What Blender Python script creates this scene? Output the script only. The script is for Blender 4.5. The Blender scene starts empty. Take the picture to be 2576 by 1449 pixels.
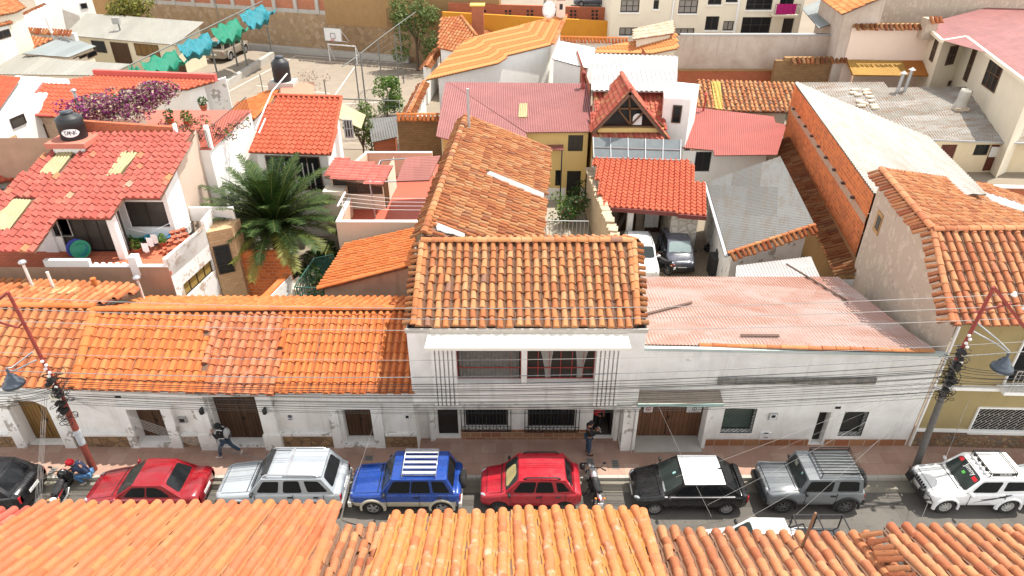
import bpy, bmesh, math, random
from mathutils import Vector, Matrix
RN = random.Random(11)
rad = math.radians
sc = bpy.context.scene
COL = sc.collection
FOC, TH, HC = 1720., rad(31.8), 20.
_c, _s = math.cos(TH), math.sin(TH)
CAM = Vector((0, 0, HC))
def ray(px, py):
 x = (px-1288)/FOC; u = -(py-724.5)/FOC
 return Vector((x, _c+u*_s, -_s+u*_c))
def Zp(px, py, z=0.):
 d = ray(px, py); return CAM + d*((z-HC)/d.z)
def Yp(px, py, y):
 d = ray(px, py); return CAM + d*(y/d.y)
def PLp(px, py, p, n):
 d = ray(px, py); return CAM + d*((p-CAM).dot(n)/d.dot(n))
def thing(name, label, cat, loc=(0, 0, 0), rz=0., group=None):
 o = bpy.data.objects.new(name, None); COL.objects.link(o)
 o.location = loc; o.rotation_euler = (0, 0, rz); o.empty_display_size = .3
 tag(o, label, cat, group); return o
def tag(o, label=None, cat=None, group=None, kind=None):
 if label: o['label'] = label
 if cat: o['category'] = cat
 if group: o['group'] = group
 if kind: o['kind'] = kind
 return o
def copy_tree(o, parent=None):
 c = o.copy(); COL.objects.link(c)
 if parent: c.parent = parent
 for ch in list(o.children): copy_tree(ch, c)
 return c
class MB:
 """collects faces and links them as ONE mesh object"""
 def __init__(s): s.v = []; s.f = []; s.m = []; s.t = []; s.sm = []
 def poly(s, pts, m=0, t=.5, sm=False):
  b = len(s.v); s.v += [tuple(p) for p in pts]
  s.f.append(tuple(range(b, b+len(pts)))); s.m.append(m); s.t.append(t); s.sm.append(sm)
 def grid(s, rows, m=0, t=.5, sm=True, close=False):
  b = len(s.v); n = len(rows[0])
  for r in rows: s.v += [tuple(p) for p in r]
  for i in range(len(rows)-1):
   for j in range(n if close else n-1):
    k = (j+1) % n
    s.f.append((b+i*n+j, b+i*n+k, b+(i+1)*n+k, b+(i+1)*n+j)); s.m.append(m); s.t.append(t); s.sm.append(sm)
 def box(s, lo, hi, m=0, t=.5, M=None):
  x0, y0, z0 = lo; x1, y1, z1 = hi
  c = [Vector(p) for p in ((x0,y0,z0),(x1,y0,z0),(x1,y1,z0),(x0,y1,z0),(x0,y0,z1),(x1,y0,z1),(x1,y1,z1),(x0,y1,z1))]
  if M is not None: c = [M @ p for p in c]
  for q in ((0,3,2,1),(4,5,6,7),(0,1,5,4),(1,2,6,5),(2,3,7,6),(3,0,4,7)): s.poly([c[i] for i in q], m, t)
 def beam(s, p, q, w, h, m=0, up=(0, 0, 1), t=.5):
  p = Vector(p); q = Vector(q); d = q-p; L = d.length
  if L < 1e-6: return
  z = d/L; x = Vector(up).cross(z)
  if x.length < 1e-3: x = Vector((1, 0, 0)).cross(z)
  if x.length < 1e-3: x = Vector((0, 1, 0))
  x.normalize(); y = z.cross(x)
  M = Matrix((x, y, z)).transposed().to_4x4(); M.translation = p
  s.box((-w/2, -h/2, 0), (w/2, h/2, L), m, t, M)
 def tube(s, pts, r, n=6, m=0, caps=True, t=.5):
  pts = [Vector(p) for p in pts]; rows = []
  rs = r if isinstance(r, (list, tuple)) else [r]*len(pts)
  a = None
  for i, p in enumerate(pts):
   d = pts[min(i+1, len(pts)-1)]-pts[max(i-1, 0)]
   if d.length < 1e-9: d = Vector((0, 0, 1))
   d.normalize()
   if a is None:
    a = d.cross(Vector((0, 0, 1)))
    if a.length < 1e-3: a = d.cross(Vector((1, 0, 0)))
   a = (a-d*a.dot(d)).normalized(); b = d.cross(a)
   rows.append([p+(a*math.cos(2*math.pi*k/n)+b*math.sin(2*math.pi*k/n))*rs[i] for k in range(n)])
  s.grid(rows, m, t, True, True)
  if caps:
   s.poly(rows[0][::-1], m, t); s.poly(rows[-1], m, t)
 def lathe(s, prof, n=16, M=None, m=0, t=.5, caps=True, sm=True):
  rows = [[Vector((r*math.cos(2*math.pi*k/n), r*math.sin(2*math.pi*k/n), z)) for k in range(n)] for r, z in prof]
  if M is not None: rows = [[M @ p for p in r] for r in rows]
  s.grid(rows, m, t, sm, True)
  if caps:
   if prof[0][0] > .001: s.poly(rows[0][::-1], m, t)
   if prof[-1][0] > .001: s.poly(rows[-1], m, t)
 def ell(s, c, r, n=10, k=6, m=0, t=.5, M=None):
  rows = []
  for i in range(k+1):
   a = -math.pi/2+math.pi*i/k
   row = [Vector((c[0]+r[0]*math.cos(a)*math.cos(2*math.pi*j/n), c[1]+r[1]*math.cos(a)*math.sin(2*math.pi*j/n), c[2]+r[2]*math.sin(a))) for j in range(n)]
   rows.append([M @ p for p in row] if M is not None else row)
  s.grid(rows, m, t, True, True)
 def build(s, name, mats, parent=None, world=True, sharp=None, label=None, merge=False):
  me = bpy.data.meshes.new(name); me.from_pydata(s.v, [], s.f); me.update()
  if not isinstance(mats, (list, tuple)): mats = [mats]
  for m in mats: me.materials.append(m)
  n = len(s.f)
  me.polygons.foreach_set('material_index', s.m); me.polygons.foreach_set('use_smooth', s.sm)
  at = me.attributes.new('tint', 'FLOAT', 'FACE'); at.data.foreach_set('value', s.t)
  if merge:
   bm = bmesh.new(); bm.from_mesh(me); bmesh.ops.remove_doubles(bm, verts=bm.verts, dist=.0005)
   bmesh.ops.recalc_face_normals(bm, faces=bm.faces); bm.to_mesh(me); bm.free()
  uv_box(me)
  if sharp: me.set_sharp_from_angle(angle=rad(sharp))
  o = bpy.data.objects.new(name, me); COL.objects.link(o)
  if parent:
   o.parent = parent
   if world:
    o.location = -Vector(root_loc(parent))
  if label: o['label'] = label
  return o
def root_loc(p):
 return p.location if p.type == 'EMPTY' else (0, 0, 0)
def uv_box(me):
 uv = me.uv_layers.new(name='UVMap').data
 vs = me.vertices
 for p in me.polygons:
  n = p.normal
  if abs(n.z) > .97: t = Vector((1, 0, 0))
  else: t = Vector((0, 0, 1)).cross(n).normalized()
  b = n.cross(t)
  for li in p.loop_indices:
   co = vs[me.loops[li].vertex_index].co
   uv[li].uv = (co.dot(t), co.dot(b))
def from_curve_text(txt, size, mat, name, M, parent, depth=.004, world=False, align='CENTER'):
 cu = bpy.data.curves.new(name, 'FONT'); cu.body = txt; cu.size = size; cu.extrude = depth/2
 cu.align_x = align; cu.align_y = 'CENTER'; cu.resolution_u = 2
 o = bpy.data.objects.new(name, cu); COL.objects.link(o)
 me = bpy.data.meshes.new_from_object(o.evaluated_get(bpy.context.evaluated_depsgraph_get()))
 bpy.data.objects.remove(o); me.name = name
 me.transform(M); me.materials.clear(); me.materials.append(mat)
 o = bpy.data.objects.new(name, me); COL.objects.link(o)
 if parent:
  o.parent = parent
  if world: o.location = -Vector(root_loc(parent))
 return o
def eval_mods(o):
 """apply the object's modifiers into its own mesh"""
 me = bpy.data.meshes.new_from_object(o.evaluated_get(bpy.context.evaluated_depsgraph_get()))
 old = o.data; o.modifiers.clear(); me.name = old.name; o.data = me
 return o
MATS = {}
class NT:
 def __init__(s, name):
  s.m = bpy.data.materials.new(name); s.m.use_nodes = True; s.t = s.m.node_tree; s.t.nodes.clear()
  s.out = s.n('ShaderNodeOutputMaterial'); s.b = s.n('ShaderNodeBsdfPrincipled'); s.l(s.b.outputs[0], s.out.inputs[0])
 def n(s, ty, **k):
  n = s.t.nodes.new(ty)
  for a, v in k.items(): setattr(n, a, v)
  return n
 def l(s, a, b): s.t.links.new(a, b)
 def set(s, sock, v):
  if hasattr(v, 'links') or isinstance(v, bpy.types.NodeSocket): s.l(v, sock)
  elif isinstance(v, (tuple, list)) and len(v) == 3 and sock.type == 'RGBA': sock.default_value = (*v, 1)
  else: sock.default_value = v
 def noise(s, scale, vec=None, detail=4, rough=.6, dist=0.):
  n = s.n('ShaderNodeTexNoise'); n.inputs['Scale'].default_value = scale; n.inputs['Detail'].default_value = detail
  n.inputs['Roughness'].default_value = rough; n.inputs['Distortion'].default_value = dist
  s.l(vec if vec is not None else s.pos(), n.inputs['Vector']); return n.outputs['Fac']
 def pos(s):
  if not hasattr(s, '_p'): s._p = s.n('ShaderNodeNewGeometry').outputs['Position']
  return s._p
 def uv(s):
  if not hasattr(s, '_u'): s._u = s.n('ShaderNodeUVMap', uv_map='UVMap').outputs[0]
  return s._u
 def scale(s, vec, sc_):
  n = s.n('ShaderNodeMapping'); s.l(vec, n.inputs[0]); n.inputs['Scale'].default_value = sc_; return n.outputs[0]
 def ramp(s, fac, stops, interp='LINEAR'):
  n = s.n('ShaderNodeValToRGB'); cr = n.color_ramp; cr.interpolation = interp
  while len(cr.elements) < len(stops): cr.elements.new(.5)
  for e, (p, c) in zip(cr.elements, stops):
   e.position = p; e.color = (c, c, c, 1) if isinstance(c, (int, float)) else (*c, 1)
  s.l(fac, n.inputs[0]); return n.outputs[0]
 def mix(s, f, a, b, mode='MIX'):
  n = s.n('ShaderNodeMix', data_type='RGBA', blend_type=mode)
  s.set(n.inputs[0], f); s.set(n.inputs[6], a); s.set(n.inputs[7], b); return n.outputs[2]
 def math(s, op, a, b=0.):
  n = s.n('ShaderNodeMath', operation=op); s.set(n.inputs[0], a); s.set(n.inputs[1], b); return n.outputs[0]
 def attr(s, a='tint'):
  return s.n('ShaderNodeAttribute', attribute_name=a).outputs['Fac']
 def bump(s, h, strength=.3, dist=.02):
  n = s.n('ShaderNodeBump'); n.inputs['Strength'].default_value = strength; n.inputs['Distance'].default_value = dist
  s.l(h, n.inputs['Height']); s.l(n.outputs[0], s.b.inputs['Normal'])
 def fin(s, col, rough=.8, metal=0., spec=.3):
  s.set(s.b.inputs['Base Color'], col); s.set(s.b.inputs['Roughness'], rough)
  s.b.inputs['Metallic'].default_value = metal; s.b.inputs['Specular IOR Level'].default_value = spec
  return s.m
def cached(fn):
 def w(name, *a, **k):
  if name not in MATS: MATS[name] = fn(name, *a, **k)
  return MATS[name]
 return w
@cached
def plain(name, col, rough=.7, metal=0., spec=.4, var=.12, sc_=6.):
 t = NT(name); f = t.noise(sc_)
 c = t.mix(f, tuple(x*(1-var) for x in col), tuple(min(1, x*(1+var)) for x in col))
 return t.fin(c, rough, metal, spec)
@cached
def plaster(name, col, dirt=(.25, .2, .16), amt=.35, sc_=.9, peel=None, pamt=0., bump=.15):
 t = NT(name)
 f1 = t.ramp(t.noise(sc_, detail=8, rough=.65), [(.45, 0), (.75, 1)])
 f2 = t.ramp(t.noise(1.1, t.scale(t.pos(), (3.2, 3.2, .35)), 6), [(.5, 0), (.8, 1)])
 f = t.math('MULTIPLY', t.math('MAXIMUM', f1, f2), amt)
 c = t.mix(f, col, dirt)
 c = t.mix(t.math('MULTIPLY', t.noise(14), .25), c, tuple(x*.8 for x in col))
 if peel:
  pf = t.ramp(t.noise(1.5, detail=9, rough=.7), [(.62-pamt*.2, 0), (.64-pamt*.2, 1)]); c = t.mix(pf, c, peel)
 t.bump(t.noise(18, detail=6), bump, .02)
 return t.fin(c, .9, 0, .15)
@cached
def tile(name, stops, grime=(.12, .07, .04), gamt=.35, light=(.85, .62, .42), lamt=.15, rough=.85, spots=0., pan=None):
 K = .64; k_ = lambda c: tuple(x*K for x in c)
 stops = [(p, k_(c)) for p, c in stops]; light = k_(light); grime = k_(grime); pan = k_(pan) if pan else None
 t = NT(name); a = t.attr()
 ab = t.math('FRACT', a)
 c = t.ramp(ab, stops)
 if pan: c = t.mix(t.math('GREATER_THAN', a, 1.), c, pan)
 g = t.ramp(t.noise(1.3, detail=8, rough=.75), [(.42, 0), (.8, 1)])
 c = t.mix(t.math('MULTIPLY', g, gamt), c, grime)
 l = t.ramp(t.noise(2.1, t.scale(t.pos(), (1.3, 1, 1)), 8, .8), [(.54, 0), (.66, 1)])
 c = t.mix(t.math('MULTIPLY', l, lamt), c, light)
 if spots:
  s_ = t.ramp(t.noise(16, detail=5, rough=.8), [(.56, 0), (.68, 1)]); c = t.mix(t.math('MULTIPLY', s_, spots), c, (.06, .045, .03))
 t.bump(t.noise(30, detail=5), .25, .01)
 return t.fin(c, rough, 0, .2)
@cached
def corr(name, col, rust=(.30, .13, .05), amt=.4, alt=None, sheet=(.85, 2.2), var=.15, rough=.5, metal=0., white=None, wamt=0.):
 k_ = lambda c: tuple(x*.40 for x in c); col = k_(col); rust = k_(rust); alt = k_(alt) if alt else None; white = k_(white) if white else None
 t = NT(name); b = t.n('ShaderNodeTexBrick'); t.l(t.uv(), b.inputs['Vector'])
 b.offset = .37; b.inputs['Scale'].default_value = 1; b.inputs['Brick Width'].default_value = sheet[0]; b.inputs['Row Height'].default_value = sheet[1]
 b.inputs['Mortar Size'].default_value = .006; b.inputs['Bias'].default_value = 0
 lo = tuple(x*(1-var) for x in col); hi = alt or tuple(min(1, x*(1+var)) for x in col)
 t.set(b.inputs['Color1'], lo); t.set(b.inputs['Color2'], hi); t.set(b.inputs['Mortar'], tuple(x*.45 for x in col))
 c = b.outputs['Color']
 f = t.ramp(t.noise(1., t.scale(t.uv(), (2.2, .5, 1)), 8, .75), [(.49, 0), (.58, 1)])
 c = t.mix(t.math('MULTIPLY', f, amt), c, rust)
 if white: c = t.mix(t.math('MULTIPLY', t.ramp(t.noise(.55, t.scale(t.uv(), (1, .6, 1)), 6, .6), [(.5, 0), (.56, 1)]), wamt), c, white)
 return t.fin(c, rough, metal, .4)
@cached
def brick(name, c1, c2, mortar, w=.24, h=.11, bamt=.4, grime=(.1, .07, .05), gamt=.25, ms=.012):
 t = NT(name); b = t.n('ShaderNodeTexBrick'); t.l(t.uv(), b.inputs['Vector'])
 b.inputs['Scale'].default_value = 1; b.inputs['Brick Width'].default_value = w; b.inputs['Row Height'].default_value = h
 b.inputs['Mortar Size'].default_value = ms; b.inputs['Bias'].default_value = 0
 t.set(b.inputs['Color1'], c1); t.set(b.inputs['Color2'], c2); t.set(b.inputs['Mortar'], mortar)
 f = t.ramp(t.noise(.9, detail=8, rough=.7), [(.45, 0), (.75, 1)])
 c = t.mix(t.math('MULTIPLY', f, gamt), b.outputs['Color'], grime)
 c = t.mix(t.math('MULTIPLY', t.noise(9, detail=6), .35), c, c2)
 t.bump(t.math('SUBTRACT', t.math('MULTIPLY', t.noise(20), .4), b.outputs['Fac']), bamt, .015)
 return t.fin(c, .9, 0, .15)
@cached
def stone(name, cols, mortar, sc_=3., width=.06, bamt=.6):
 t = NT(name)
 v = t.n('ShaderNodeTexVoronoi'); v.inputs['Scale'].default_value = sc_; t.l(t.uv(), v.inputs['Vector'])
 e = t.n('ShaderNodeTexVoronoi', feature='DISTANCE_TO_EDGE'); e.inputs['Scale'].default_value = sc_; t.l(t.uv(), e.inputs['Vector'])
 sep = t.n('ShaderNodeSeparateColor'); t.l(v.outputs['Color'], sep.inputs[0])
 k = len(cols); c = t.ramp(sep.outputs[0], [((i+.5)/k, q) for i, q in enumerate(cols)])
 c = t.mix(t.math('MULTIPLY', t.noise(8, detail=6), .5), c, tuple(x*.6 for x in cols[0]))
 f = t.ramp(e.outputs['Distance'], [(width*.6, 1), (width, 0)])
 c = t.mix(f, c, mortar)
 t.bump(t.math('ADD', t.ramp(e.outputs['Distance'], [(0, 0), (width*2.5, 1)]), t.math('MULTIPLY', t.noise(14), .3)), bamt, .03)
 return t.fin(c, .9, 0, .15)
@cached
def wood(name, c1, c2, plank=.14, sc_=2., vert=True):
 t = NT(name)
 u = t.uv() if vert else t.uv()
 f = t.noise(sc_, t.scale(u, (12, .8, 1) if vert else (.8, 12, 1)), 6, .65)
 c = t.ramp(f, [(.3, c1), (.7, c2)])
 b = t.n('ShaderNodeTexBrick'); t.l(u, b.inputs['Vector']); b.offset = 0
 b.inputs['Scale'].default_value = 1; b.inputs['Brick Width'].default_value = plank if vert else 50; b.inputs['Row Height'].default_value = 50 if vert else plank
 b.inputs['Mortar Size'].default_value = .008; t.set(b.inputs['Color1'], (1, 1, 1)); t.set(b.inputs['Color2'], (.8, .8, .8)); t.set(b.inputs['Mortar'], (.15, .12, .1))
 c = t.mix(1., c, b.outputs['Color'], 'MULTIPLY')
 return t.fin(c, .65, 0, .3)
@cached
def glass(name, col=(.012, .013, .014), rough=.08, spec=.25):
 t = NT(name); c = t.mix(t.noise(2.5), col, tuple(x*1.6 for x in col))
 return t.fin(c, rough, 0, spec)
@cached
def paint(name, col, rough=.25, coat=.6, metal=0.):
 t = NT(name); c = t.mix(t.ramp(t.noise(3., detail=8), [(.4, 0), (.8, 1)]), col, tuple(x*.82+.02 for x in col))
 t.fin(c, t.ramp(t.noise(5., detail=6), [(.35, rough), (.75, min(1, rough+.15))]), metal, .5)
 t.b.inputs['Coat Weight'].default_value = coat; t.b.inputs['Coat Roughness'].default_value = .08
 return t.m
@cached
def leaf(name, c1, c2, c3=None, trans=.25):
 t = NT(name); a = t.attr()
 st = [(0, c1), (1, c2)] if c3 is None else [(0, c1), (.5, c2), (1, c3)]
 c = t.ramp(a, st); t.fin(c, .6, 0, .3)
 d = t.n('ShaderNodeBsdfTranslucent'); t.l(c, d.inputs[0])
 mx = t.n('ShaderNodeMixShader'); mx.inputs[0].default_value = trans
 t.l(t.b.outputs[0], mx.inputs[1]); t.l(d.outputs[0], mx.inputs[2]); t.l(mx.outputs[0], t.out.inputs[0])
 return t.m
@cached
def paving(name, c1, c2, mortar, w, h, stain=(.08, .06, .05), samt=.35, off=.5, ms=.01, spots=.6):
 t = NT(name); b = t.n('ShaderNodeTexBrick'); t.l(t.uv(), b.inputs['Vector']); b.offset = off
 b.inputs['Scale'].default_value = 1; b.inputs['Brick Width'].default_value = w; b.inputs['Row Height'].default_value = h
 b.inputs['Mortar Size'].default_value = ms; b.inputs['Bias'].default_value = -.2
 t.set(b.inputs['Color1'], c1); t.set(b.inputs['Color2'], c2); t.set(b.inputs['Mortar'], mortar)
 f = t.ramp(t.noise(.8, detail=9, rough=.7), [(.42, 0), (.75, 1)])
 c = t.mix(t.math('MULTIPLY', f, samt), b.outputs['Color'], stain)
 s_ = t.ramp(t.noise(7, detail=3, rough=.5), [(.68, 0), (.72, 1)]); c = t.mix(t.math('MULTIPLY', s_, spots), c, stain)
 t.bump(t.noise(25, detail=5), .12, .01)
 return t.fin(c, .85, 0, .2)
class Frame:
 """plane with u along the eave, v up the slope, n out of the roof"""
 def __init__(s, A, u, v): s.A = Vector(A); s.u = u.normalized(); s.n = u.cross(v).normalized(); s.v = s.n.cross(s.u).normalized()
 def hit(s, p): return PLp(p[0], p[1], s.A, s.n)
 def uv(s, P): d = Vector(P)-s.A; return (d.dot(s.u), d.dot(s.v))
 def at(s, u, v, h=0.): return s.A+s.u*u+s.v*v+s.n*h
 def z(s, x, y): return s.A.z-((x-s.A.x)*s.n.x+(y-s.A.y)*s.n.y)/s.n.z
 def polys(s, px): return [s.hit(p) for p in px]
def eave_frame(e0, e1, z, pitch, z1=None):
 """roof plane from its eave, seen at two picture points at height z; it rises to the left of e0->e1"""
 A = Zp(*e0, z); B = Zp(*e1, z if z1 is None else z1); u = (B-A).normalized()
 h = Vector((-u.y, u.x, 0)).normalized(); p = rad(pitch)
 return Frame(A, u, h*math.cos(p)+Vector((0, 0, 1))*math.sin(p))
def line_frame(A, B, pitch):
 A = Vector(A); B = Vector(B); u = (B-A).normalized(); h = Vector((-u.y, u.x, 0)).normalized(); p = rad(pitch)
 return Frame(A, u, h*math.cos(p)+Vector((0, 0, 1))*math.sin(p))
def spans(poly, u):
 """v intervals of a 2-D polygon on the line at u"""
 xs = []
 n = len(poly)
 for i in range(n):
  (u0, v0), (u1, v1) = poly[i], poly[(i+1) % n]
  if (u0 <= u < u1) or (u1 <= u < u0): xs.append(v0+(v1-v0)*(u-u0)/(u1-u0))
 xs.sort(); return [(xs[i], xs[i+1]) for i in range(0, len(xs)-1, 2)]
def inside(poly, u, v):
 for a, b in spans(poly, u):
  if a <= v <= b: return True
 return False
BARREL = [(-.5, -.006), (-.4, -.016), (-.31, .0)] + [(-.31+.62*i/6., None) for i in range(0, 7)] + [(.4, -.016), (.5, -.006)]
def prof(style, h):
 if style == 'barrel':
  pr = [(-.5, -.03), (-.40, -.035), (-.33, -.01)]
  for i in range(7):
   a = math.pi*i/6; pr.append((-.32*math.cos(a), h*math.sin(a)))
  pr += [(.33, -.01), (.40, -.035), (.5, -.03)]
  return pr, lambda k: not 3 <= k <= 8
 if style == 'spanish':
  pr = [(-.5, .0), (-.32, -.012), (-.2, .012)] + [(-.2+.5*i/5, .02+h*math.sin(math.pi*i/5)) for i in range(6)] + [(.38, .01), (.5, 0)]
  return pr, lambda k: False
 if style == 'wave':
  pr = [(-.5+i/8., h*.5*(1-math.cos(2*math.pi*i/8))) for i in range(9)]
  return pr, lambda k: False
def tile_mesh(mb, fr, poly2, p=.3, L=.4, h=.085, style='barrel', skip=(), jit=1., tint=None, m=0, seed=1, mslab=1, slab=.1, step=.028, ext=.05):
 rn = random.Random(seed); us = [q[0] for q in poly2]; u0, u1 = min(us), max(us)
 n = max(1, round((u1-u0)/p)); p = (u1-u0)/n; pr, ispan = prof(style, h)
 for i in range(n):
  uc = u0+(i+.5)*p; coltint = rn.random()
  for (a, b) in spans(poly2, uc):
   ins = .0 if b-a > 3*L else 0
   k = max(1, math.ceil((b-a+ext)/L)); v = a-ext
   sway = rn.uniform(-.012, .012)*jit
   for j in range(k):
    lo = v+j*L; hi = min(lo+L, b+.02)
    if hi-lo < .06: continue
    if any(inside(q, uc, (lo+hi)/2) for q in skip): continue
    du = rn.uniform(-.012, .012)*jit+sway; dr = rn.uniform(-.02, .02)*jit; dh = rn.uniform(0, .012)*jit
    dl = rn.uniform(-.03, .03)*jit if j else rn.uniform(-.04, .02)*jit
    tt = min(.999, max(0, tint(i, j, rn))) if tint else rn.random()*.999
    lo2 = lo+dl
    r0 = [fr.at(uc+x*p*(1.09 if abs(x) < .33 else 1)+du, lo2, y+step+dh) for x, y in pr]
    r1 = [fr.at(uc+x*p*(.88 if abs(x) < .33 else 1)+du+dr, hi+.05, y*.90+dh*.3) for x, y in pr]
    bs = [fr.at(uc+x*p+du, lo2+.004, min(y, 0)-.03) for x, y in pr]
    bb = len(mb.v)
    mb.v += [tuple(q) for q in r0+r1+r0+bs]; N = len(pr)
    for q in range(N-1):
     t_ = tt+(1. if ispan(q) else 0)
     mb.f.append((bb+q, bb+q+1, bb+N+q+1, bb+N+q)); mb.m.append(m); mb.t.append(t_); mb.sm.append(True)
     mb.f.append((bb+2*N+q+1, bb+2*N+q, bb+3*N+q, bb+3*N+q+1)); mb.m.append(m); mb.t.append(t_); mb.sm.append(False)
 slab_mesh(mb, fr, poly2, -.03, -.03-slab, mslab)
def slab_mesh(mb, fr, poly2, top, bot, m):
 T = [fr.at(u, v, top) for u, v in poly2]; B = [fr.at(u, v, bot) for u, v in poly2]
 area = sum(poly2[i][0]*poly2[(i+1) % len(T)][1]-poly2[(i+1) % len(T)][0]*poly2[i][1] for i in range(len(T)))
 if area < 0: T.reverse(); B.reverse()
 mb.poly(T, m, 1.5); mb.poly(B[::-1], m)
 for i in range(len(T)):
  j = (i+1) % len(T); mb.poly([B[i], B[j], T[j], T[i]], m)
def corr_mesh(mb, fr, poly2, pitch=.15, amp=.02, m=0, slab=.05, mslab=1, seg=4):
 us = [q[0] for q in poly2]; u0, u1 = min(us)+1e-4, max(us)-1e-4; n = max(2, round((u1-u0)/pitch)*seg)
 prev = None
 for i in range(n+1):
  u = u0+(u1-u0)*i/n; s_ = spans(poly2, u)
  if not s_: prev = None; continue
  h = amp*math.sin(2*math.pi*i/seg+.4)
  cur = (s_[0][0], s_[-1][1], u, h)
  if prev:
   a, b = prev, cur
   mb.poly([fr.at(a[2], a[0], a[3]), fr.at(b[2], b[0], b[3]), fr.at(b[2], b[1], b[3]), fr.at(a[2], a[1], a[3])], m, .5, False)
  prev = cur
 slab_mesh(mb, fr, poly2, -amp-.005, -amp-slab, mslab)
def cap_row(mb, P, Q, r=.13, L=.4, m=0, seed=3, jit=1., flat=.75, t0=None):
 """a row of ridge tiles from P to Q"""
 rn = random.Random(seed); P = Vector(P); Q = Vector(Q); d = Q-P; n = max(1, round(d.length/L)); d.normalize(); L = (Q-P).length/n
 side = d.cross(Vector((0, 0, 1))).normalized(); up = side.cross(d)
 for i in range(n):
  a = P+d*(i*L-.03)+up*rn.uniform(0, .012)*jit; b = P+d*((i+1)*L)+up*rn.uniform(-.01, .004)*jit
  t = rn.random() if t0 is None else t0; rows = []
  for c, rr in ((a, r*1.06), (b, r*.93)):
   rows.append([c+side*rr*math.cos(math.pi*k/6)+up*(rr*flat*math.sin(math.pi*k/6)-.02) for k in range(7)])
  mb.grid(rows[::-1], m, t, True)
  mb.poly(rows[0][::-1], m, t); mb.poly(rows[1], m, t)
def short_row(mb, P, Q, out, L=.3, p=.27, r=.095, drop=.10, m=0, seed=5, jit=1.):
 """verge tiles lying across a gable edge, pointing along out"""
 rn = random.Random(seed); P = Vector(P); Q = Vector(Q); d = Q-P; n = max(1, round(d.length/p)); d.normalize(); st = (Q-P).length/n
 out = Vector(out).normalized()
 for i in range(n):
  c = P+d*((i+.5)*st+rn.uniform(-.015, .015)*jit); o = (out+d*rn.uniform(-.06, .06)*jit).normalized(); t = rn.random()
  up = o.cross(d); up = up if up.z > 0 else -up
  ll = L*rn.uniform(.9, 1.12); rows = []
  for c2, rr in ((c+o*ll-up*drop, r*1.08), (c, r*.95)):
   rows.append([c2+d*rr*math.cos(math.pi*k/6)+up*(rr*.85*math.sin(math.pi*k/6)) for k in range(7)])
  mb.grid(rows, m, t, True); mb.grid(rows[::-1], m, t, True)
  mb.poly(rows[0], m, t)
def inset2(P, d):
 """inset a closed CCW list of 2-D points"""
 n = len(P); out = []
 if not isinstance(d, (list, tuple)): d = [d]*n
 for i in range(n):
  a, b, c = P[i-1], P[i], P[(i+1) % n]
  e0 = Vector((b[0]-a[0], b[1]-a[1])).normalized(); e1 = Vector((c[0]-b[0], c[1]-b[1])).normalized()
  n0 = Vector((-e0.y, e0.x)); n1 = Vector((-e1.y, e1.x)); d0, d1 = d[i-1], d[i]
  p0 = Vector(a[:2])+n0*d0; p1 = Vector(b[:2])+n1*d1
  cr = e0.x*e1.y-e0.y*e1.x
  if abs(cr) < 1e-3: out.append(Vector(b[:2])+n1*d1); continue
  t = ((p1.x-p0.x)*e1.y-(p1.y-p0.y)*e1.x)/cr
  out.append(p0+e0*t)
 return out
def ccw(P):
 a = sum(P[i][0]*P[(i+1) % len(P)][1]-P[(i+1) % len(P)][0]*P[i][1] for i in range(len(P)))
 return list(P) if a > 0 else list(P)[::-1]
class WallPlane:
 """vertical wall from P0 to P1 (seen from outside: left to right); picture points -> (u, z)"""
 def __init__(s, P0, P1):
  s.P0 = Vector((P0[0], P0[1], 0)); d = Vector((P1[0]-P0[0], P1[1]-P0[1], 0)); s.L = d.length; s.u = d.normalized(); s.n = Vector((s.u.y, -s.u.x, 0))
 def uz(s, p):
  q = PLp(p[0], p[1], s.P0, s.n); return ((q-s.P0).dot(s.u), q.z)
 def at(s, u, z, o=0.): return s.P0+s.u*u+Vector((0, 0, z))+s.n*o
 def rect(s, bl, tr):
  a = s.uz(bl); b = s.uz(tr); return (min(a[0], b[0]), max(a[0], b[0]), min(a[1], b[1]), max(a[1], b[1]))
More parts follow.
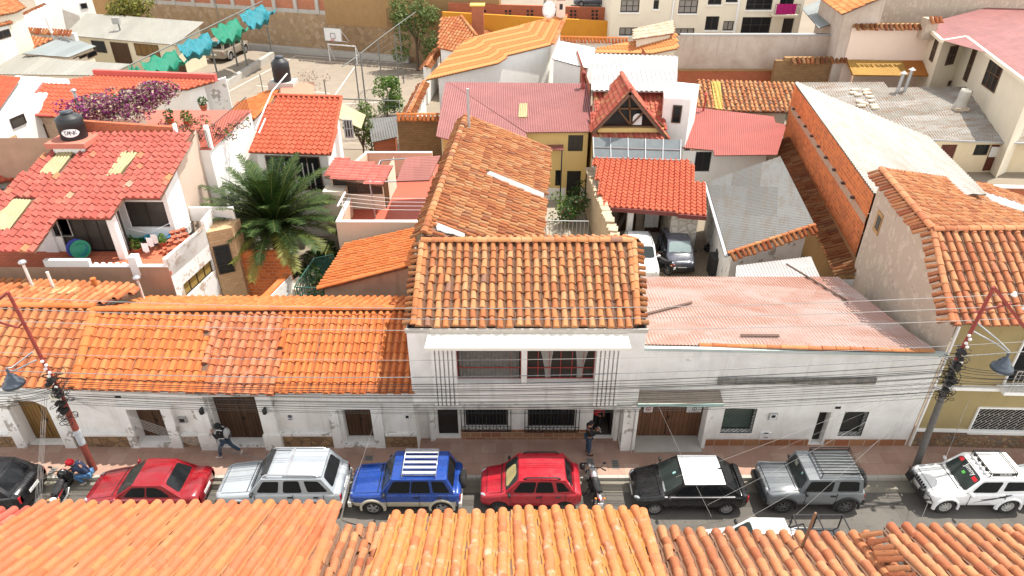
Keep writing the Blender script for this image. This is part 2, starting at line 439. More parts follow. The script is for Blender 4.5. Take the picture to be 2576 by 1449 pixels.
def wall_mesh(mb, wp, zb, zt0, zt1=None, holes=(), depth=.15, m=0, mr=None, u0=0., u1=None):
 """one wall face with rectangular openings and their reveals; the top may slope from zt0 to zt1"""
 zt1 = zt0 if zt1 is None else zt1; u1 = wp.L if u1 is None else u1; mr = m if mr is None else mr
 top = lambda u: zt0+(zt1-zt0)*(u-u0)/max(1e-6, u1-u0)
 zf = min(zt0, zt1); H = []
 for h in holes:
  a, b, c, d = max(h[0], u0+.01), min(h[1], u1-.01), max(h[2], zb), min(h[3], zf-.02)
  if b-a > .05 and d-c > .05: H.append((a, b, c, d))
 U = sorted(set([u0, u1]+[x for h in H for x in h[:2]])); Zs = sorted(set([zb, zf]+[x for h in H for x in h[2:4]]))
 for i in range(len(U)-1):
  for j in range(len(Zs)-1):
   uc, zc = (U[i]+U[i+1])/2, (Zs[j]+Zs[j+1])/2
   if any(h[0] < uc < h[1] and h[2] < zc < h[3] for h in H): continue
   mb.poly([wp.at(U[i], Zs[j]), wp.at(U[i+1], Zs[j]), wp.at(U[i+1], Zs[j+1]), wp.at(U[i], Zs[j+1])], m)
  if abs(zt0-zt1) > 1e-3:
   q = [wp.at(U[i], zf), wp.at(U[i+1], zf)]
   if top(U[i+1])-zf > 1e-3: q.append(wp.at(U[i+1], top(U[i+1])))
   if top(U[i])-zf > 1e-3: q.append(wp.at(U[i], top(U[i])))
   if len(q) > 2: mb.poly(q, m)
 for a, b, c, d in H:
  f = lambda u, z: wp.at(u, z); g = lambda u, z: wp.at(u, z, -depth)
  mb.poly([f(a, c), g(a, c), g(b, c), f(b, c)][::-1], mr); mb.poly([f(a, d), f(b, d), g(b, d), g(a, d)][::-1], mr)
  mb.poly([f(a, c), f(a, d), g(a, d), g(a, c)][::-1], mr); mb.poly([f(b, c), g(b, c), g(b, d), f(b, d)][::-1], mr)
 return H
def window(root, wp, h, frame, pane, nx=2, ny=1, depth=.15, fw=.06, name='window', bars=None, back=None, extra=None, world=True):
 """frame (with mullions) as a part, its pane as a sub-part"""
 a, b, c, d = h; mb = MB(); o = -depth
 def bar(u0_, u1_, z0_, z1_, off=0.):
  q = [wp.at(u0_, z0_, o+.02+off), wp.at(u1_, z0_, o+.02+off), wp.at(u1_, z1_, o+.02+off), wp.at(u0_, z1_, o+.02+off)]
  r = [p-wp.n*.05 for p in q]; mb.poly(q)
  for i in range(4): mb.poly([r[i], r[(i+1) % 4], q[(i+1) % 4], q[i]])
 bar(a, b, c, c+fw); bar(a, b, d-fw, d); bar(a, a+fw, c+fw, d-fw); bar(b-fw, b, c+fw, d-fw)
 for i in range(1, nx):
  u = a+(b-a)*i/nx; bar(u-fw*.4, u+fw*.4, c+fw, d-fw, -.003)
 for j in range(1, ny):
  z = c+(d-c)*j/ny; bar(a+fw, b-fw, z-fw*.35, z+fw*.35, -.006)
 f = mb.build(name, frame, root, world)
 g = MB(); g.poly([wp.at(a, c, o-.012), wp.at(b, c, o-.012), wp.at(b, d, o-.012), wp.at(a, d, o-.012)])
 p = g.build('pane', pane, f, False)
 if back:
  k = MB(); back(k, wp, h, o); k.build('curtain', M_CURT, f, False)
 return f
def door(root, wp, h, mat, depth=.2, leaves=2, frame=None, name='door', hmat=None, panels=True):
 a, b, c, d = h; mb = MB(); o = -depth
 w = (b-a)/leaves
 for i in range(leaves):
  x0, x1 = a+i*w+.015, a+(i+1)*w-.015
  q = [wp.at(x0, c+.01, o+.02), wp.at(x1, c+.01, o+.02), wp.at(x1, d-.01, o+.02), wp.at(x0, d-.01, o+.02)]
  mb.poly(q); r = [p-wp.n*.06 for p in q]
  for k in range(4): mb.poly([r[k], r[(k+1) % 4], q[(k+1) % 4], q[k]])
 mb.poly([wp.at(a, c, o-.03), wp.at(b, c, o-.03), wp.at(b, d, o-.03), wp.at(a, d, o-.03)])
 f = mb.build(name, mat, root, True)
 g = MB(); um = (a+b)/2+(.06 if leaves > 1 else w*.35); zz = c+min(1.05, (d-c)*.45)
 g.box((-.02, -.03, -.07), (.02, .03, .07), M=Matrix.Translation(wp.at(um, zz, o+.04)))
 g.build('handle', hmat or M_IRON, f, False)
 return f
def grille(root, wp, h, mat, style='diag', off=.03, r=.012, name='grille'):
 a, b, c, d = h; mb = MB()
 for p, q in (((a, c), (b, c)), ((b, c), (b, d)), ((b, d), (a, d)), ((a, d), (a, c))): mb.beam(wp.at(*p, off), wp.at(*q, off), .03, .03)
 if style == 'diag':
  W, Hh = b-a, d-c; s = .17; k = -Hh
  while k < W:
   u0, u1 = max(0, k), min(W, k+Hh)
   if u1-u0 > .05: mb.tube([wp.at(a+u0, c+(u0-k), off), wp.at(a+u1, c+(u1-k), off)], r, 4, 0, False)
   z = 0
   i = int(round((k+Hh)/s))
   x = max(0, k)+ (.14 if i % 2 else .32)
   while x < u1-.05:
    zz = x-k
    if 0 < zz < Hh-.05 and x+.09 < W: mb.tube([wp.at(a+x, c+zz, off), wp.at(a+min(W, x+.085), c+max(0, zz-.085), off)], r, 4, 0, False)
    x += .36
   k += s
 elif style == 'vert':
  n = int((b-a)/.13)
  for i in range(1, n): mb.tube([wp.at(a+(b-a)*i/n, c, off), wp.at(a+(b-a)*i/n, d, off)], r, 4, 0, False)
  for t in (.12, .88): mb.tube([wp.at(a, c+(d-c)*t, off), wp.at(b, c+(d-c)*t, off)], r, 4, 0, False)
 elif style == 'ornate':
  n = int((b-a)/.14)
  for i in range(1, n): mb.tube([wp.at(a+(b-a)*i/n, c, off), wp.at(a+(b-a)*i/n, d, off)], r*.8, 4, 0, False)
  for t in (.14, .9): mb.tube([wp.at(a, c+(d-c)*t, off), wp.at(b, c+(d-c)*t, off)], r, 4, 0, False)
  for i in range(n//2):
   u = a+(b-a)*(2*i+1)/n
   mb.tube([wp.at(u-.13, c+.16, off), wp.at(u, c+.02, off), wp.at(u+.13, c+.16, off)], r, 4, 0, False)
  for u in (a+.13, b-.13): mb.tube([wp.at(u, c, off), wp.at(u, d, off)], r*1.2, 4, 0, False)
 else:
  n = int((b-a)/.16); m_ = int((d-c)/.16)
  for i in range(1, n): mb.tube([wp.at(a+(b-a)*i/n, c, off), wp.at(a+(b-a)*i/n, d, off)], r, 4, 0, False)
  for i in range(1, m_): mb.tube([wp.at(a, c+(d-c)*i/m_, off), wp.at(b, c+(d-c)*i/m_, off)], r, 4, 0, False)
 return mb.build(name, mat, root, True)
class House:
 def __init__(s, name, label, cat, at, group=None):
  s.root = thing(name, label, cat, at, 0, group); s.mb = MB()
 def tiles(s, fr, pts, mat, name='roof', parent=None, skip=(), under=None, caps=(), **k):
  """pts: 3-D outline on the frame"""
  mb = MB(); p2 = [fr.uv(p) for p in pts]
  tile_mesh(mb, fr, p2, skip=[[fr.uv(q) for q in sk] for sk in skip], **k)
  for c in caps: cap_row(mb, *c[:2], **(c[2] if len(c) > 2 else {}))
  return mb.build(name, [mat, under or M_UNDER], parent or s.root, True)
 def sheet(s, fr, pts, mat, name='roof', under=None, **k):
  mb = MB(); corr_mesh(mb, fr, [fr.uv(p) for p in pts], **k)
  return mb.build(name, [mat, under or M_UNDER], s.root, True)
 def under(s, fr, pts, inset=.25, zb=0., holes={}, gap=.14, depth=.15, m=0, skip=()):
  """walls below a roof outline; returns their WallPlanes (edges of the CCW outline)"""
  P = ccw([(p[0], p[1]) for p in pts]); Q = inset2(P, inset); out = []
  for i in range(len(Q)):
   a, b = Q[i], Q[(i+1) % len(Q)]; wp = WallPlane(a, b); out.append(wp)
   if i in skip: continue
   wall_mesh(s.mb, wp, zb, fr.z(a[0], a[1])-gap, fr.z(b[0], b[1])-gap, holes.get(i, ()), depth, m)
  return out
 def done(s, mats, name='wall', **k):
  if s.mb.f: return s.mb.build(name, mats, s.root, True, **k)
def skylight(root, fr, px, mat, pitch=.12, name='skylight', lift=.06):
 pts = fr.polys(px); mb = MB(); f2 = Frame(fr.A+fr.n*lift, fr.u, fr.v)
 corr_mesh(mb, f2, [f2.uv(p) for p in pts], pitch=pitch, amp=.025, mslab=0, slab=.02)
 return mb.build(name, mat, root, True)
def wall_box(mb, P0, P1, zb, zt, th=.2, m=0, zt1=None, mtop=None):
 """free-standing wall of real thickness, from P0 to P1 (front on the right-hand side)"""
 wp = WallPlane(P0, P1); zt1 = zt if zt1 is None else zt1; L = wp.L
 c = lambda u, z, o: wp.at(u, z, o)
 F = [c(0, zb, 0), c(L, zb, 0), c(L, zt1, 0), c(0, zt, 0)]; B = [c(0, zb, -th), c(L, zb, -th), c(L, zt1, -th), c(0, zt, -th)]
 mb.poly(F, m); mb.poly(B[::-1], m); mb.poly([F[3], F[2], B[2], B[3]], m if mtop is None else mtop)
 mb.poly([F[1], B[1], B[2], F[2]], m); mb.poly([B[0], F[0], F[3], B[3]], m)
 return wp
M_UNDER = plain('roof_underside', (.16, .09, .06), .9)
M_IRON = plain('black_iron', (.02, .02, .02), .5)
M_CURT = plain('curtain_cloth', (.55, .53, .5), .9)
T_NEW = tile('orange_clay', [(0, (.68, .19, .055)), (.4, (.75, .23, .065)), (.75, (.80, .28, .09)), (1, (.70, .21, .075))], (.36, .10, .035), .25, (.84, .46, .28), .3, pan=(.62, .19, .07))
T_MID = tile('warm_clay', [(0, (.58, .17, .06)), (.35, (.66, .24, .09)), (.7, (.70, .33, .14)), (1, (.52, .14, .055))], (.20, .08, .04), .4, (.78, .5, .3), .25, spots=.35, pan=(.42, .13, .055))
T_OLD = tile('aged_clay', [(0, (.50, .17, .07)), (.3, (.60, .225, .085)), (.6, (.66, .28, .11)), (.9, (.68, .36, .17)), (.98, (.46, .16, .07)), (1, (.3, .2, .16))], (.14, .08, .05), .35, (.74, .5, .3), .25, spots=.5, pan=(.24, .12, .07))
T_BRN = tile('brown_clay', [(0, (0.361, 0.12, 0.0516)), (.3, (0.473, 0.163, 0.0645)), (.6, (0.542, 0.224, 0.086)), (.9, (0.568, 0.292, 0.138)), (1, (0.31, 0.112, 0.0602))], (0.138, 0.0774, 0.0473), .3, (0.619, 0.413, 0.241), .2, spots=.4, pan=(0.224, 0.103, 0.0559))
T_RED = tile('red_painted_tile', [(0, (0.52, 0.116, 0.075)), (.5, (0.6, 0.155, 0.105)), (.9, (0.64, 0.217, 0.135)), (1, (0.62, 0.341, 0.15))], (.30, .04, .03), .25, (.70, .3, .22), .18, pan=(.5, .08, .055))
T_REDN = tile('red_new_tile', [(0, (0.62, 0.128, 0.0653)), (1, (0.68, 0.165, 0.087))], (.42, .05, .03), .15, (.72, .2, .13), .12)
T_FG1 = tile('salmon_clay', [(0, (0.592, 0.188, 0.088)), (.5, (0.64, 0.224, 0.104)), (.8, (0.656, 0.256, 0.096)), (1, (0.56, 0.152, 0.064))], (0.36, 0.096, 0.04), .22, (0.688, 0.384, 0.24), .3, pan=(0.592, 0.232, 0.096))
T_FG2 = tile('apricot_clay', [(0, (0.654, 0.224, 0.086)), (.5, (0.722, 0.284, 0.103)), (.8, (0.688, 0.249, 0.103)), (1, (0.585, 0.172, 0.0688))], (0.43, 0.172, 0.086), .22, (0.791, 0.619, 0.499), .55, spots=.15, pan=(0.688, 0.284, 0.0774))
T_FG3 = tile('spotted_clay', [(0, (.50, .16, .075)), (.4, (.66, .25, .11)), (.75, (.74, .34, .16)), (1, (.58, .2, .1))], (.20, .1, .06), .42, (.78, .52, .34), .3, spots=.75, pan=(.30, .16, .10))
T_HILITE = tile('orange_highlight_tile', [(0, (.76, .25, .08)), (.45, (.78, .26, .085)), (.55, (.82, .34, .12)), (1, (.83, .37, .14))], (.6, .2, .05), .15, (.85, .6, .3), .15)  # yellower end of the ramp stands in for highlights along the tile courses
T_PALE = tile('pale_cream_tile', [(0, (.76, .52, .36)), (1, (.82, .64, .48))], (.6, .4, .25), .2)
P_WHITE = plaster('white_plaster', (.86, .845, .80), (.42, .39, .35), .22)
P_FRONT = plaster('street_white_plaster', (.86, .845, .80), (.40, .36, .31), .5, sc_=.8, peel=(.62, .59, .53), pamt=-.12)
P_WHITEOLD = plaster('old_white_plaster', (.83, .82, .78), (.40, .37, .33), .34, peel=(.40, .37, .32), pamt=.25)
P_CREAM = plaster('cream_plaster', (.74, .66, .52), (.45, .38, .28), .2)
P_PEACH = plaster('peach_plaster', (.72, .56, .42), (.5, .36, .26), .25)
P_PINKW = plaster('blush_plaster', (.82, .66, .55), (.6, .45, .36), .15)
P_OCHRE = plaster('olive_ochre_plaster', (.36, .28, .135), (.20, .15, .08), .35)
P_MUST = plaster('mustard_plaster', (.62, .27, .035), (.40, .16, .03), .35)
P_YEL = plaster('yellow_plaster', (.70, .50, .20), (.45, .33, .16), .25)
P_BROWN = plaster('bare_brown_render', (.45, .28, .19), (.22, .13, .09), .55, sc_=.7)
P_ADOBE = plaster('rough_adobe', (.58, .48, .38), (.20, .15, .11), .8, sc_=3.5, bump=1., peel=(.46, .37, .29), pamt=.8)
P_MUD = plaster('mud_wall', (.36, .22, .10), (.22, .13, .06), .5, sc_=1.5, bump=.7)
P_GREY = plaster('grey_render', (.56, .47, .40), (.28, .18, .12), .7, sc_=.35)
P_CONC = plaster('concrete', (.48, .45, .40), (.22, .2, .17), .45)
B_ORANGE = brick('orange_block', (.80, .22, .055), (.50, .12, .035), (.58, .40, .27), .36, .19, gamt=.35)
B_RED = brick('red_brick', (.46, .12, .05), (.36, .09, .04), (.36, .22, .15), .26, .12, gamt=.3)
B_ADOBE = brick('adobe_brick', (.32, .19, .09), (.25, .145, .07), (.16, .095, .05), .34, .15, gamt=.35)
B_FAR = brick('far_red_brick', (.50, .19, .10), (.42, .15, .08), (.38, .24, .17), .36, .15, gamt=.3)
S_WALL = stone('yard_stone', [(.40, .27, .15), (.46, .33, .20), (.33, .22, .13), (.5, .36, .24)], (.32, .23, .15), 1.8, .05)
S_COB = stone('cobble_plinth', [(.24, .16, .10), (.34, .22, .12), (.28, .14, .09), (.40, .28, .15), (.22, .18, .15)], (.16, .12, .085), 5.5, .07)
S_RUB = stone('rubble_plinth', [(.30, .19, .10), (.38, .25, .14), (.24, .15, .09)], (.15, .105, .07), 3.0, .05)
S_BLK = brick('red_stone_blocks', (.34, .20, .11), (.26, .11, .06), (.45, .36, .27), .42, .26, gamt=.3, ms=.014)
S_SAND = brick('sandstone_cladding', (.62, .44, .26), (.52, .33, .18), (.40, .27, .16), .34, .16, gamt=.2)
W_DARK = wood('dark_door_wood', (.055, .03, .017), (.13, .068, .034))
W_OCHRE = wood('worn_ochre_wood', (.16, .085, .025), (.30, .17, .05))
W_GATE = wood('gate_planks', (.12, .055, .03), (.24, .12, .065), .17)
W_BLACK = plain('black_door', (.022, .018, .016), .5)
G_DARK = glass('dark_glass')
G_MID = glass('room_glass', (.05, .045, .038), .1)
G_TEAL = glass('green_glass', (.09, .12, .10), .15)
M_ALU = plain('dark_frame', (.03, .024, .02), .5)
M_BRFR = plain('brown_frame', (.10, .055, .03), .6)
M_REDFR = plain('red_window_frame', (.32, .05, .04), .5)
M_WHFR = plain('white_frame', (.75, .74, .72), .5)
M_GALV = plain('galvanised_steel', (.42, .43, .44), .45, .6)
M_PVC = plain('white_pipe', (.72, .68, .62), .6)
C_PINK = corr('pink_sheet', (.62, .22, .20), (.46, .11, .09), .5, sheet=(.8, 3.2))
C_RED = corr('red_sheet', (.74, .17, .13), (.5, .08, .06), .3, sheet=(.8, 4))
C_FADE = corr('faded_red_sheet', (.78, .29, .17), (.58, .22, .10), .5, alt=(.98, .72, .62), sheet=(2.1, 9), white=(.95, .80, .74), wamt=.7)
C_WHITE = corr('white_sheet', (.98, .97, .94), (.62, .25, .2), .2, sheet=(1, 4))
C_ZINC = corr('rusty_zinc', (.58, .53, .43), (.50, .24, .10), .8, alt=(.95, .93, .87), sheet=(.85, 2.4))
C_ZINC2 = corr('cream_zinc', (.60, .57, .49), (.44, .31, .18), .6, alt=(.68, .66, .60), sheet=(1.1, 3.6))
C_GREYZ = corr('grey_zinc', (.29, .285, .27), (.30, .215, .13), .6, alt=(.45, .45, .435), sheet=(1.6, 3.))
C_CREAM = corr('cream_roof_sheet', (.66, .63, .54), (.52, .48, .38), .3, sheet=(1, 5))
C_BLUEG = corr('blue_grey_sheet', (.52, .58, .57), (.4, .44, .42), .3, sheet=(1, 5))
C_ORAN = corr('orange_sheet', (.82, .28, .03), (.7, .2, .02), .2)
C_AMB = corr('amber_translucent_sheet', (.84, .46, .08), (.8, .4, .05), .2)
C_YELL = corr('yellow_translucent_sheet', (.88, .74, .36), (.6, .45, .2), .4, sheet=(.7, 3))
C_CORAL = corr('coral_pvc_sheet', (.78, .29, .24), (.66, .2, .16), .3, sheet=(.9, 2.))
F_RED = plain('red_terrace_floor', (.44, .10, .06), .6)
SUN = Vector((.38, .22, 1.)).normalized()
w = bpy.data.worlds.new('World'); sc.world = w; w.use_nodes = True
nt = w.node_tree; nt.nodes.clear()
sky = nt.nodes.new('ShaderNodeTexSky'); sky.sky_type = 'NISHITA'; sky.sun_disc = False
EL = math.asin(SUN.z); AZ = math.atan2(SUN.x, SUN.y)
sky.sun_elevation = EL; sky.sun_rotation = AZ; sky.altitude = 2800; sky.dust_density = 1.5
bg = nt.nodes.new('ShaderNodeBackground'); bg.inputs[1].default_value = .15
wo = nt.nodes.new('ShaderNodeOutputWorld'); hs_ = nt.nodes.new('ShaderNodeHueSaturation'); hs_.inputs['Saturation'].default_value = .28; hs_.inputs['Value'].default_value = 1.; mxw = nt.nodes.new('ShaderNodeMix'); mxw.data_type = 'RGBA'; mxw.blend_type = 'MULTIPLY'; mxw.inputs[0].default_value = 1; mxw.inputs[7].default_value = (1, .955, .88, 1); nt.links.new(sky.outputs[0], hs_.inputs['Color']); nt.links.new(hs_.outputs[0], mxw.inputs[6]); nt.links.new(mxw.outputs[2], bg.inputs[0]); nt.links.new(bg.outputs[0], wo.inputs[0])
ld = bpy.data.lights.new('sun', 'SUN'); ld.energy = 2.0; ld.angle = rad(.5); ld.color = (1, .95, .87)
lo = bpy.data.objects.new('sun', ld); COL.objects.link(lo); lo.rotation_euler = (-SUN).to_track_quat('-Z', 'Y').to_euler(); lo.location = (0, 0, 60)
cd = bpy.data.cameras.new('camera'); co = bpy.data.objects.new('camera', cd); COL.objects.link(co)
co.location = CAM; co.rotation_euler = (math.pi/2-TH, 0, 0); cd.sensor_width = 36; cd.lens = FOC/2576*36; cd.clip_end = 2000; sc.camera = co
sc.view_settings.view_transform = 'Standard'; sc.view_settings.look = 'None'; sc.view_settings.exposure = 1.85; sc.view_settings.gamma = 1
sc.cycles.max_bounces = 6; sc.cycles.diffuse_bounces = 4
def sheet_obj(name, pts, mat, z, kind='structure', th=0.):
 mb = MB()
 top = [(x, y, z) for x, y in pts]; mb.poly(top)
 if th:
  n = len(pts)
  for i in range(n):
   a, b = pts[i], pts[(i+1) % n]; mb.poly([(a[0], a[1], z-th), (b[0], b[1], z-th), (b[0], b[1], z), (a[0], a[1], z)])
 o = mb.build(name, mat); tag(o, kind=kind); return o
M_GROUND = plaster('packed_earth', (.27, .225, .17), (.16, .125, .09), .5, sc_=.25)
M_ROAD = paving('worn_asphalt', (.125, .114, .10), (.138, .126, .11), (.10, .092, .08), 3.5, 9, (.05, .045, .04), .6, spots=.9, ms=.02)
M_GUT = paving('gutter_concrete', (.24, .22, .175), (.21, .19, .155), (.15, .135, .105), 2.2, .9, (.12, .1, .08), .5, spots=.7)
M_KERB = paving('kerb_stone', (.42, .40, .35), (.38, .35, .30), (.25, .23, .2), .9, .6, (.3, .27, .22), .3, spots=.2)
M_PAVE = paving('red_pavement_slabs', (.36, .22, .165), (.44, .31, .24), (.30, .2, .15), .62, .56, (.16, .105, .08), .45, spots=.55)
sheet_obj('ground', [(-260, -60), (260, -60), (260, 340), (-260, 340)], M_GROUND, -.03)
sheet_obj('road', [(-90, 10.2), (90, 10.2), (90, 17.72), (-90, 17.72)], M_ROAD, 0.)
sheet_obj('gutter', [(-90, 17.72), (90, 17.72), (90, 18.30), (-90, 18.30)], M_GUT, .004)
mb = MB()
mb.box((-90, 18.30, -.02), (90, 18.46, .15)); o = mb.build('kerb', M_KERB); tag(o, kind='structure')
mb = MB(); mb.box((-90, 18.46, -.02), (90, 21.2, .146)); o = mb.build('pavement', M_PAVE); tag(o, kind='structure')
mb = MB(); mb.box((-90, 8.6, -.02), (90, 10.2, .15)); o = mb.build('pavement', M_PAVE); tag(o, kind='structure')
M_DARKST = plain('dark_iron_cover', (.075, .07, .065), .8)
for px, py, a, b, lab in ((397, 1170, .3, .55, 'rusty oblong cover in the pavement near the red pole foot'), (233, 0, 0, 0, None), (928, 1152, .34, .3, 'small dark square cover in the pavement behind the blue four wheel drive'),
                          (1485, 1163, .3, .5, 'dark slotted cover in the pavement at the feet of the man in black'), (1548, 1168, .28, .5, 'grey slotted cover in the pavement behind the parked motorcycle'), (130, 1188, .26, .5, 'narrow rusty cover in the pavement behind the black hatchback')):
 if not lab: continue
 p = Zp(px, py, .15); mb = MB(); mb.box((p.x-a/2, p.y-b/2, .10), (p.x+a/2, p.y+b/2, .153))
 for k in range(4): mb.box((p.x-a*.38, p.y-b*.36+k*b*.2, .15), (p.x+a*.38, p.y-b*.36+k*b*.2+b*.09, .158), 1)
 tag(mb.build('drain_cover', [plain('grey_cover', (.20, .18, .16), .8), M_DARKST]), lab, 'drain cover', 'covers let into the pavement')
# ================================================================ long orange-tiled house on the left
def front_pt(px, py, y, z=None): return Yp(px, py, y)
FY = 20.05
hA = House('orange_tiled_house', 'long single storey white house with bright orange tile roof and four wooden doors', 'house', (-12, 21, 0))
XA1 = -3.72
wpA = WallPlane((-27, FY), (XA1, FY))
def X_(px, py, y): return Yp(px, py, y).x
def Ux(x): return x+27
dz = .15
doorsA = [(-19.35, -17.85, .15, 2.45), (-14.86, -13.6, .3, 2.2), (-11.68, -9.78, .2, 2.85), (-6.62, -5.5, .3, 2.2)]
holesA = [(Ux(a), Ux(b), c, d) for a, b, c, d in doorsA]
wall_mesh(hA.mb, wpA, 0, 3.35, 3.35, holesA, .4)
frA = eave_frame((180, 975), (1045, 986), 3.3, 25)
EA = frA.hit((180, 975)).y
ridgeY = frA.hit((640, 780)).y; zr = frA.hit((640, 780)).z
for P0, P1 in (((XA1, FY), (XA1, ridgeY)),):
 wall_mesh(hA.mb, WallPlane(P0, P1), 0, 3.3, zr-.15)
wall_mesh(hA.mb, WallPlane((XA1, ridgeY), (XA1, 26.2)), 0, zr-.15, 3.3)
wall_mesh(hA.mb, WallPlane((XA1, 26.2), (-27, 26.2)), 0, 3.1)
hA.done([P_FRONT])
for i, (a, b, c, d) in enumerate(doorsA):
 door(hA.root, wpA, (Ux(a), Ux(b), c, d), W_OCHRE if i == 0 else W_DARK, .38, 2)
sur = MB()
def pil(x0, x1, zt, yf=19.86, zb=.1, base=.0):
 sur.box((x0, yf, zb), (x1, FY+.02, zt))
 if base: sur.box((x0-.05, yf-.06, zb), (x1+.05, FY+.01, zb+base))
for x0, x1, zt in ((-19.77, -19.36, 2.3), (-17.84, -17.4, 2.3)): pil(x0, x1, zt)
arc = [(-19.36+1.52*i/12, 2.3+.42*math.sin(math.pi*i/12)) for i in range(13)]
for i in range(12):
 (x0, z0), (x1, z1) = arc[i], arc[i+1]
 F = [(x0, 19.86, z0), (x1, 19.86, z1), (x1, 19.86, 2.95), (x0, 19.86, 2.95)]
 sur.poly(F); sur.poly([(x0, 19.86, z0), (x0, 20.45, z0), (x1, 20.45, z1), (x1, 19.86, z1)]); sur.poly([(x0, 19.86, 2.95), (x1, 19.86, 2.95), (x1, FY, 2.95), (x0, FY, 2.95)])
for x0, x1 in ((-19.77, -19.36), (-17.84, -17.4)): sur.box((x0, 19.862, 2.3), (x1, FY+.01, 2.95))
for a, b in ((-15.22, -13.14), (-7.1, -5.05)):
 pil(a, a+.36, 2.2); pil(b-.40, b, 2.2); sur.box((a-.03, 19.84, 2.2), (b+.03, FY+.01, 2.34)); sur.box((a+.36, 19.9, .1), (b-.4, 20.5, .292))
pil(-12.3, -11.72, 2.9, 19.8, .1, .85); pil(-9.74, -9.16, 2.9, 19.8, .1, .85); sur.box((-12.33, 19.78, 2.9), (-9.13, FY+.01, 3.04))
sur.box((-11.72, 19.9, .1), (-9.74, 20.5, .192)); sur.box((-19.36, 19.9, .1), (-17.84, 20.5, .145))
sur.box((-27, 19.93, 3.08), (XA1, FY+.01, 3.2))
sur.build('door_surround', P_WHITEOLD, hA.root)
pl = MB(); led = MB()
for x0, x1 in ((-24, -19.8), (-17.38, -15.24), (-13.1, -12.36), (-9.1, -7.12), (-5.03, -3.74)):
 pl.box((x0, 19.93, .1), (x1, FY-.005, .74)); led.box((x0, 19.90, .742), (x1, FY-.004, .86))
pl.build('stone_plinth', S_RUB, hA.root); led.build('plinth_ledge', P_WHITEOLD, hA.root)
eL = [frA.hit(p) for p in ((-420, 955), (182, 976), (237, 776), (-420, 766))]
hA.tiles(frA, eL, T_MID, p=.36, L=.42, seed=2, h=.09)
main = [frA.hit(p) for p in ((186, 977), (512, 985), (522, 792), (240, 786))]
hA.tiles(frA, main, T_NEW, p=.33, L=.44, seed=3, h=.085)
mid = [frA.hit(p) for p in ((512, 986), (690, 990), (716, 789), (523, 790))]
hA.tiles(frA, mid, tile('patched_clay', [(0, (.60, .17, .07)), (.5, (.70, .24, .10)), (1, (.68, .30, .17))], (.3, .1, .05), .3, (.85, .55, .4), .4, pan=(.5, .16, .08)), p=.30, L=.38, seed=4, h=.085)
rgt = [frA.hit(p) for p in ((690, 986), (1046, 986), (1046, 788), (716, 788))]
hA.tiles(frA, rgt, T_NEW, p=.27, L=.42, seed=5, h=.085)
mb = MB(); cap_row(mb, frA.hit((184, 976))+Vector((0, 0, .06)), frA.hit((238, 778))+Vector((0, 0, .06)), .17, .45);
cap_row(mb, frA.hit((-420, 768))+Vector((0, .05, .1)), frA.hit((240, 776))+Vector((0, .05, .1)), .15, .42)
cap_row(mb, frA.hit((240, 784))+Vector((0, .05, .1)), frA.hit((1046, 780))+Vector((0, .05, .1)), .15, .42)
mb.build('ridge_cap', T_NEW, hA.root)
R0 = frA.hit((240, 781)); R1 = frA.hit((1046, 781))
frAb = line_frame((R1.x, R1.y+3.5, R1.z-3.5*math.tan(rad(25))), (R0.x, R0.y+3.5, R0.z-3.5*math.tan(rad(25))), 25)
hA.tiles(frAb, [frAb.at(u, v) for u, v in ((0, 0), (R1.x-R0.x, 0), (R1.x-R0.x, 3.86), (0, 3.86))], T_NEW, p=.32, L=.42, seed=6)
Q0 = frA.hit((-420, 767)); Q1 = frA.hit((238, 769))
frAc = line_frame((Q1.x+1.6, Q1.y+5.2, Q1.z-.9), (Q0.x, Q0.y+5.2, Q0.z-.9), 10)
cc = [(0, 0), (Q1.x+1.6-Q0.x, 0), (Q1.x-Q0.x-.0, 5.25), (0, 5.25)]
cc = [frAc.hit(p) for p in ((346, 732), (235, 768), (-420, 764), (-420, 690), (330, 716))]
hA.tiles(frAc, cc, T_MID, p=.34, L=.42, seed=7)
skylight(hA.root, frAc, ((118, 742), (190, 742), (205, 726), (160, 724)), C_YELL)
def vent(px, pyb, pyt, y, label, cap=True, mat=None, r=.06, group='vent pipes on the orange roof'):
 b = Yp(px[0], pyb, y); t = Yp(px[1], pyt, y); z0, z1 = b.z-.25, t.z
 th = thing('vent_pipe', label, 'vent pipe', (b.x, y, z0), 0, group); m = MB(); m.tube([(0, 0, 0), (0, 0, z1-z0)], r, 10)
 m.build('pipe', mat or M_PVC, th, False)
 if cap:
  c = MB(); c.lathe([(.05, 0), (.15, .02), (.17, .09), (.12, .16), (.02, .19)], 12, Matrix.Translation((0, 0, z1-z0)))
  c.build('cap', M_GALV, th, False)
 return th
vent((83, 50), 722, 664, 25.2, 'cream vent pipe with metal cowl, leftmost on the orange roof')
vent((134, 121), 722, 684, 25.0, 'short cream pipe without a cowl beside the leftmost cowled vent', False)
vent((362, 345), 754, 703, 25.6, 'cream vent pipe with metal cowl near the white side wall', True)
vent((243, 244), 727, 700, 25.2, 'short fat clay chimney pot on the orange rear roof', False, T_NEW, .12)
def wall_item(name, label, cat, c, size, mat, y=FY, parts=(), group=None):
 th = thing(name, label, cat, (c.x, y, c.z), 0, group); m = MB(); a, b, d = size
 m.box((-a/2, -d, -b/2), (a/2, .0, b/2)); m.build('case', mat, th, False)
 for nm, lo_, hi_, mm in parts:
  m = MB(); m.box(lo_, hi_); m.build(nm, mm, th, False)
 return th
M_GREYB = plain('grey_box', (.35, .34, .32), .6); M_BLK = plain('black_plastic', (.018, .018, .02), .5); M_PAPER = plain('white_sign', (.75, .75, .74), .6); M_INK = plain('sign_ink', (.05, .05, .07), .6); M_REDINK = plain('red_ink', (.5, .03, .02), .6)
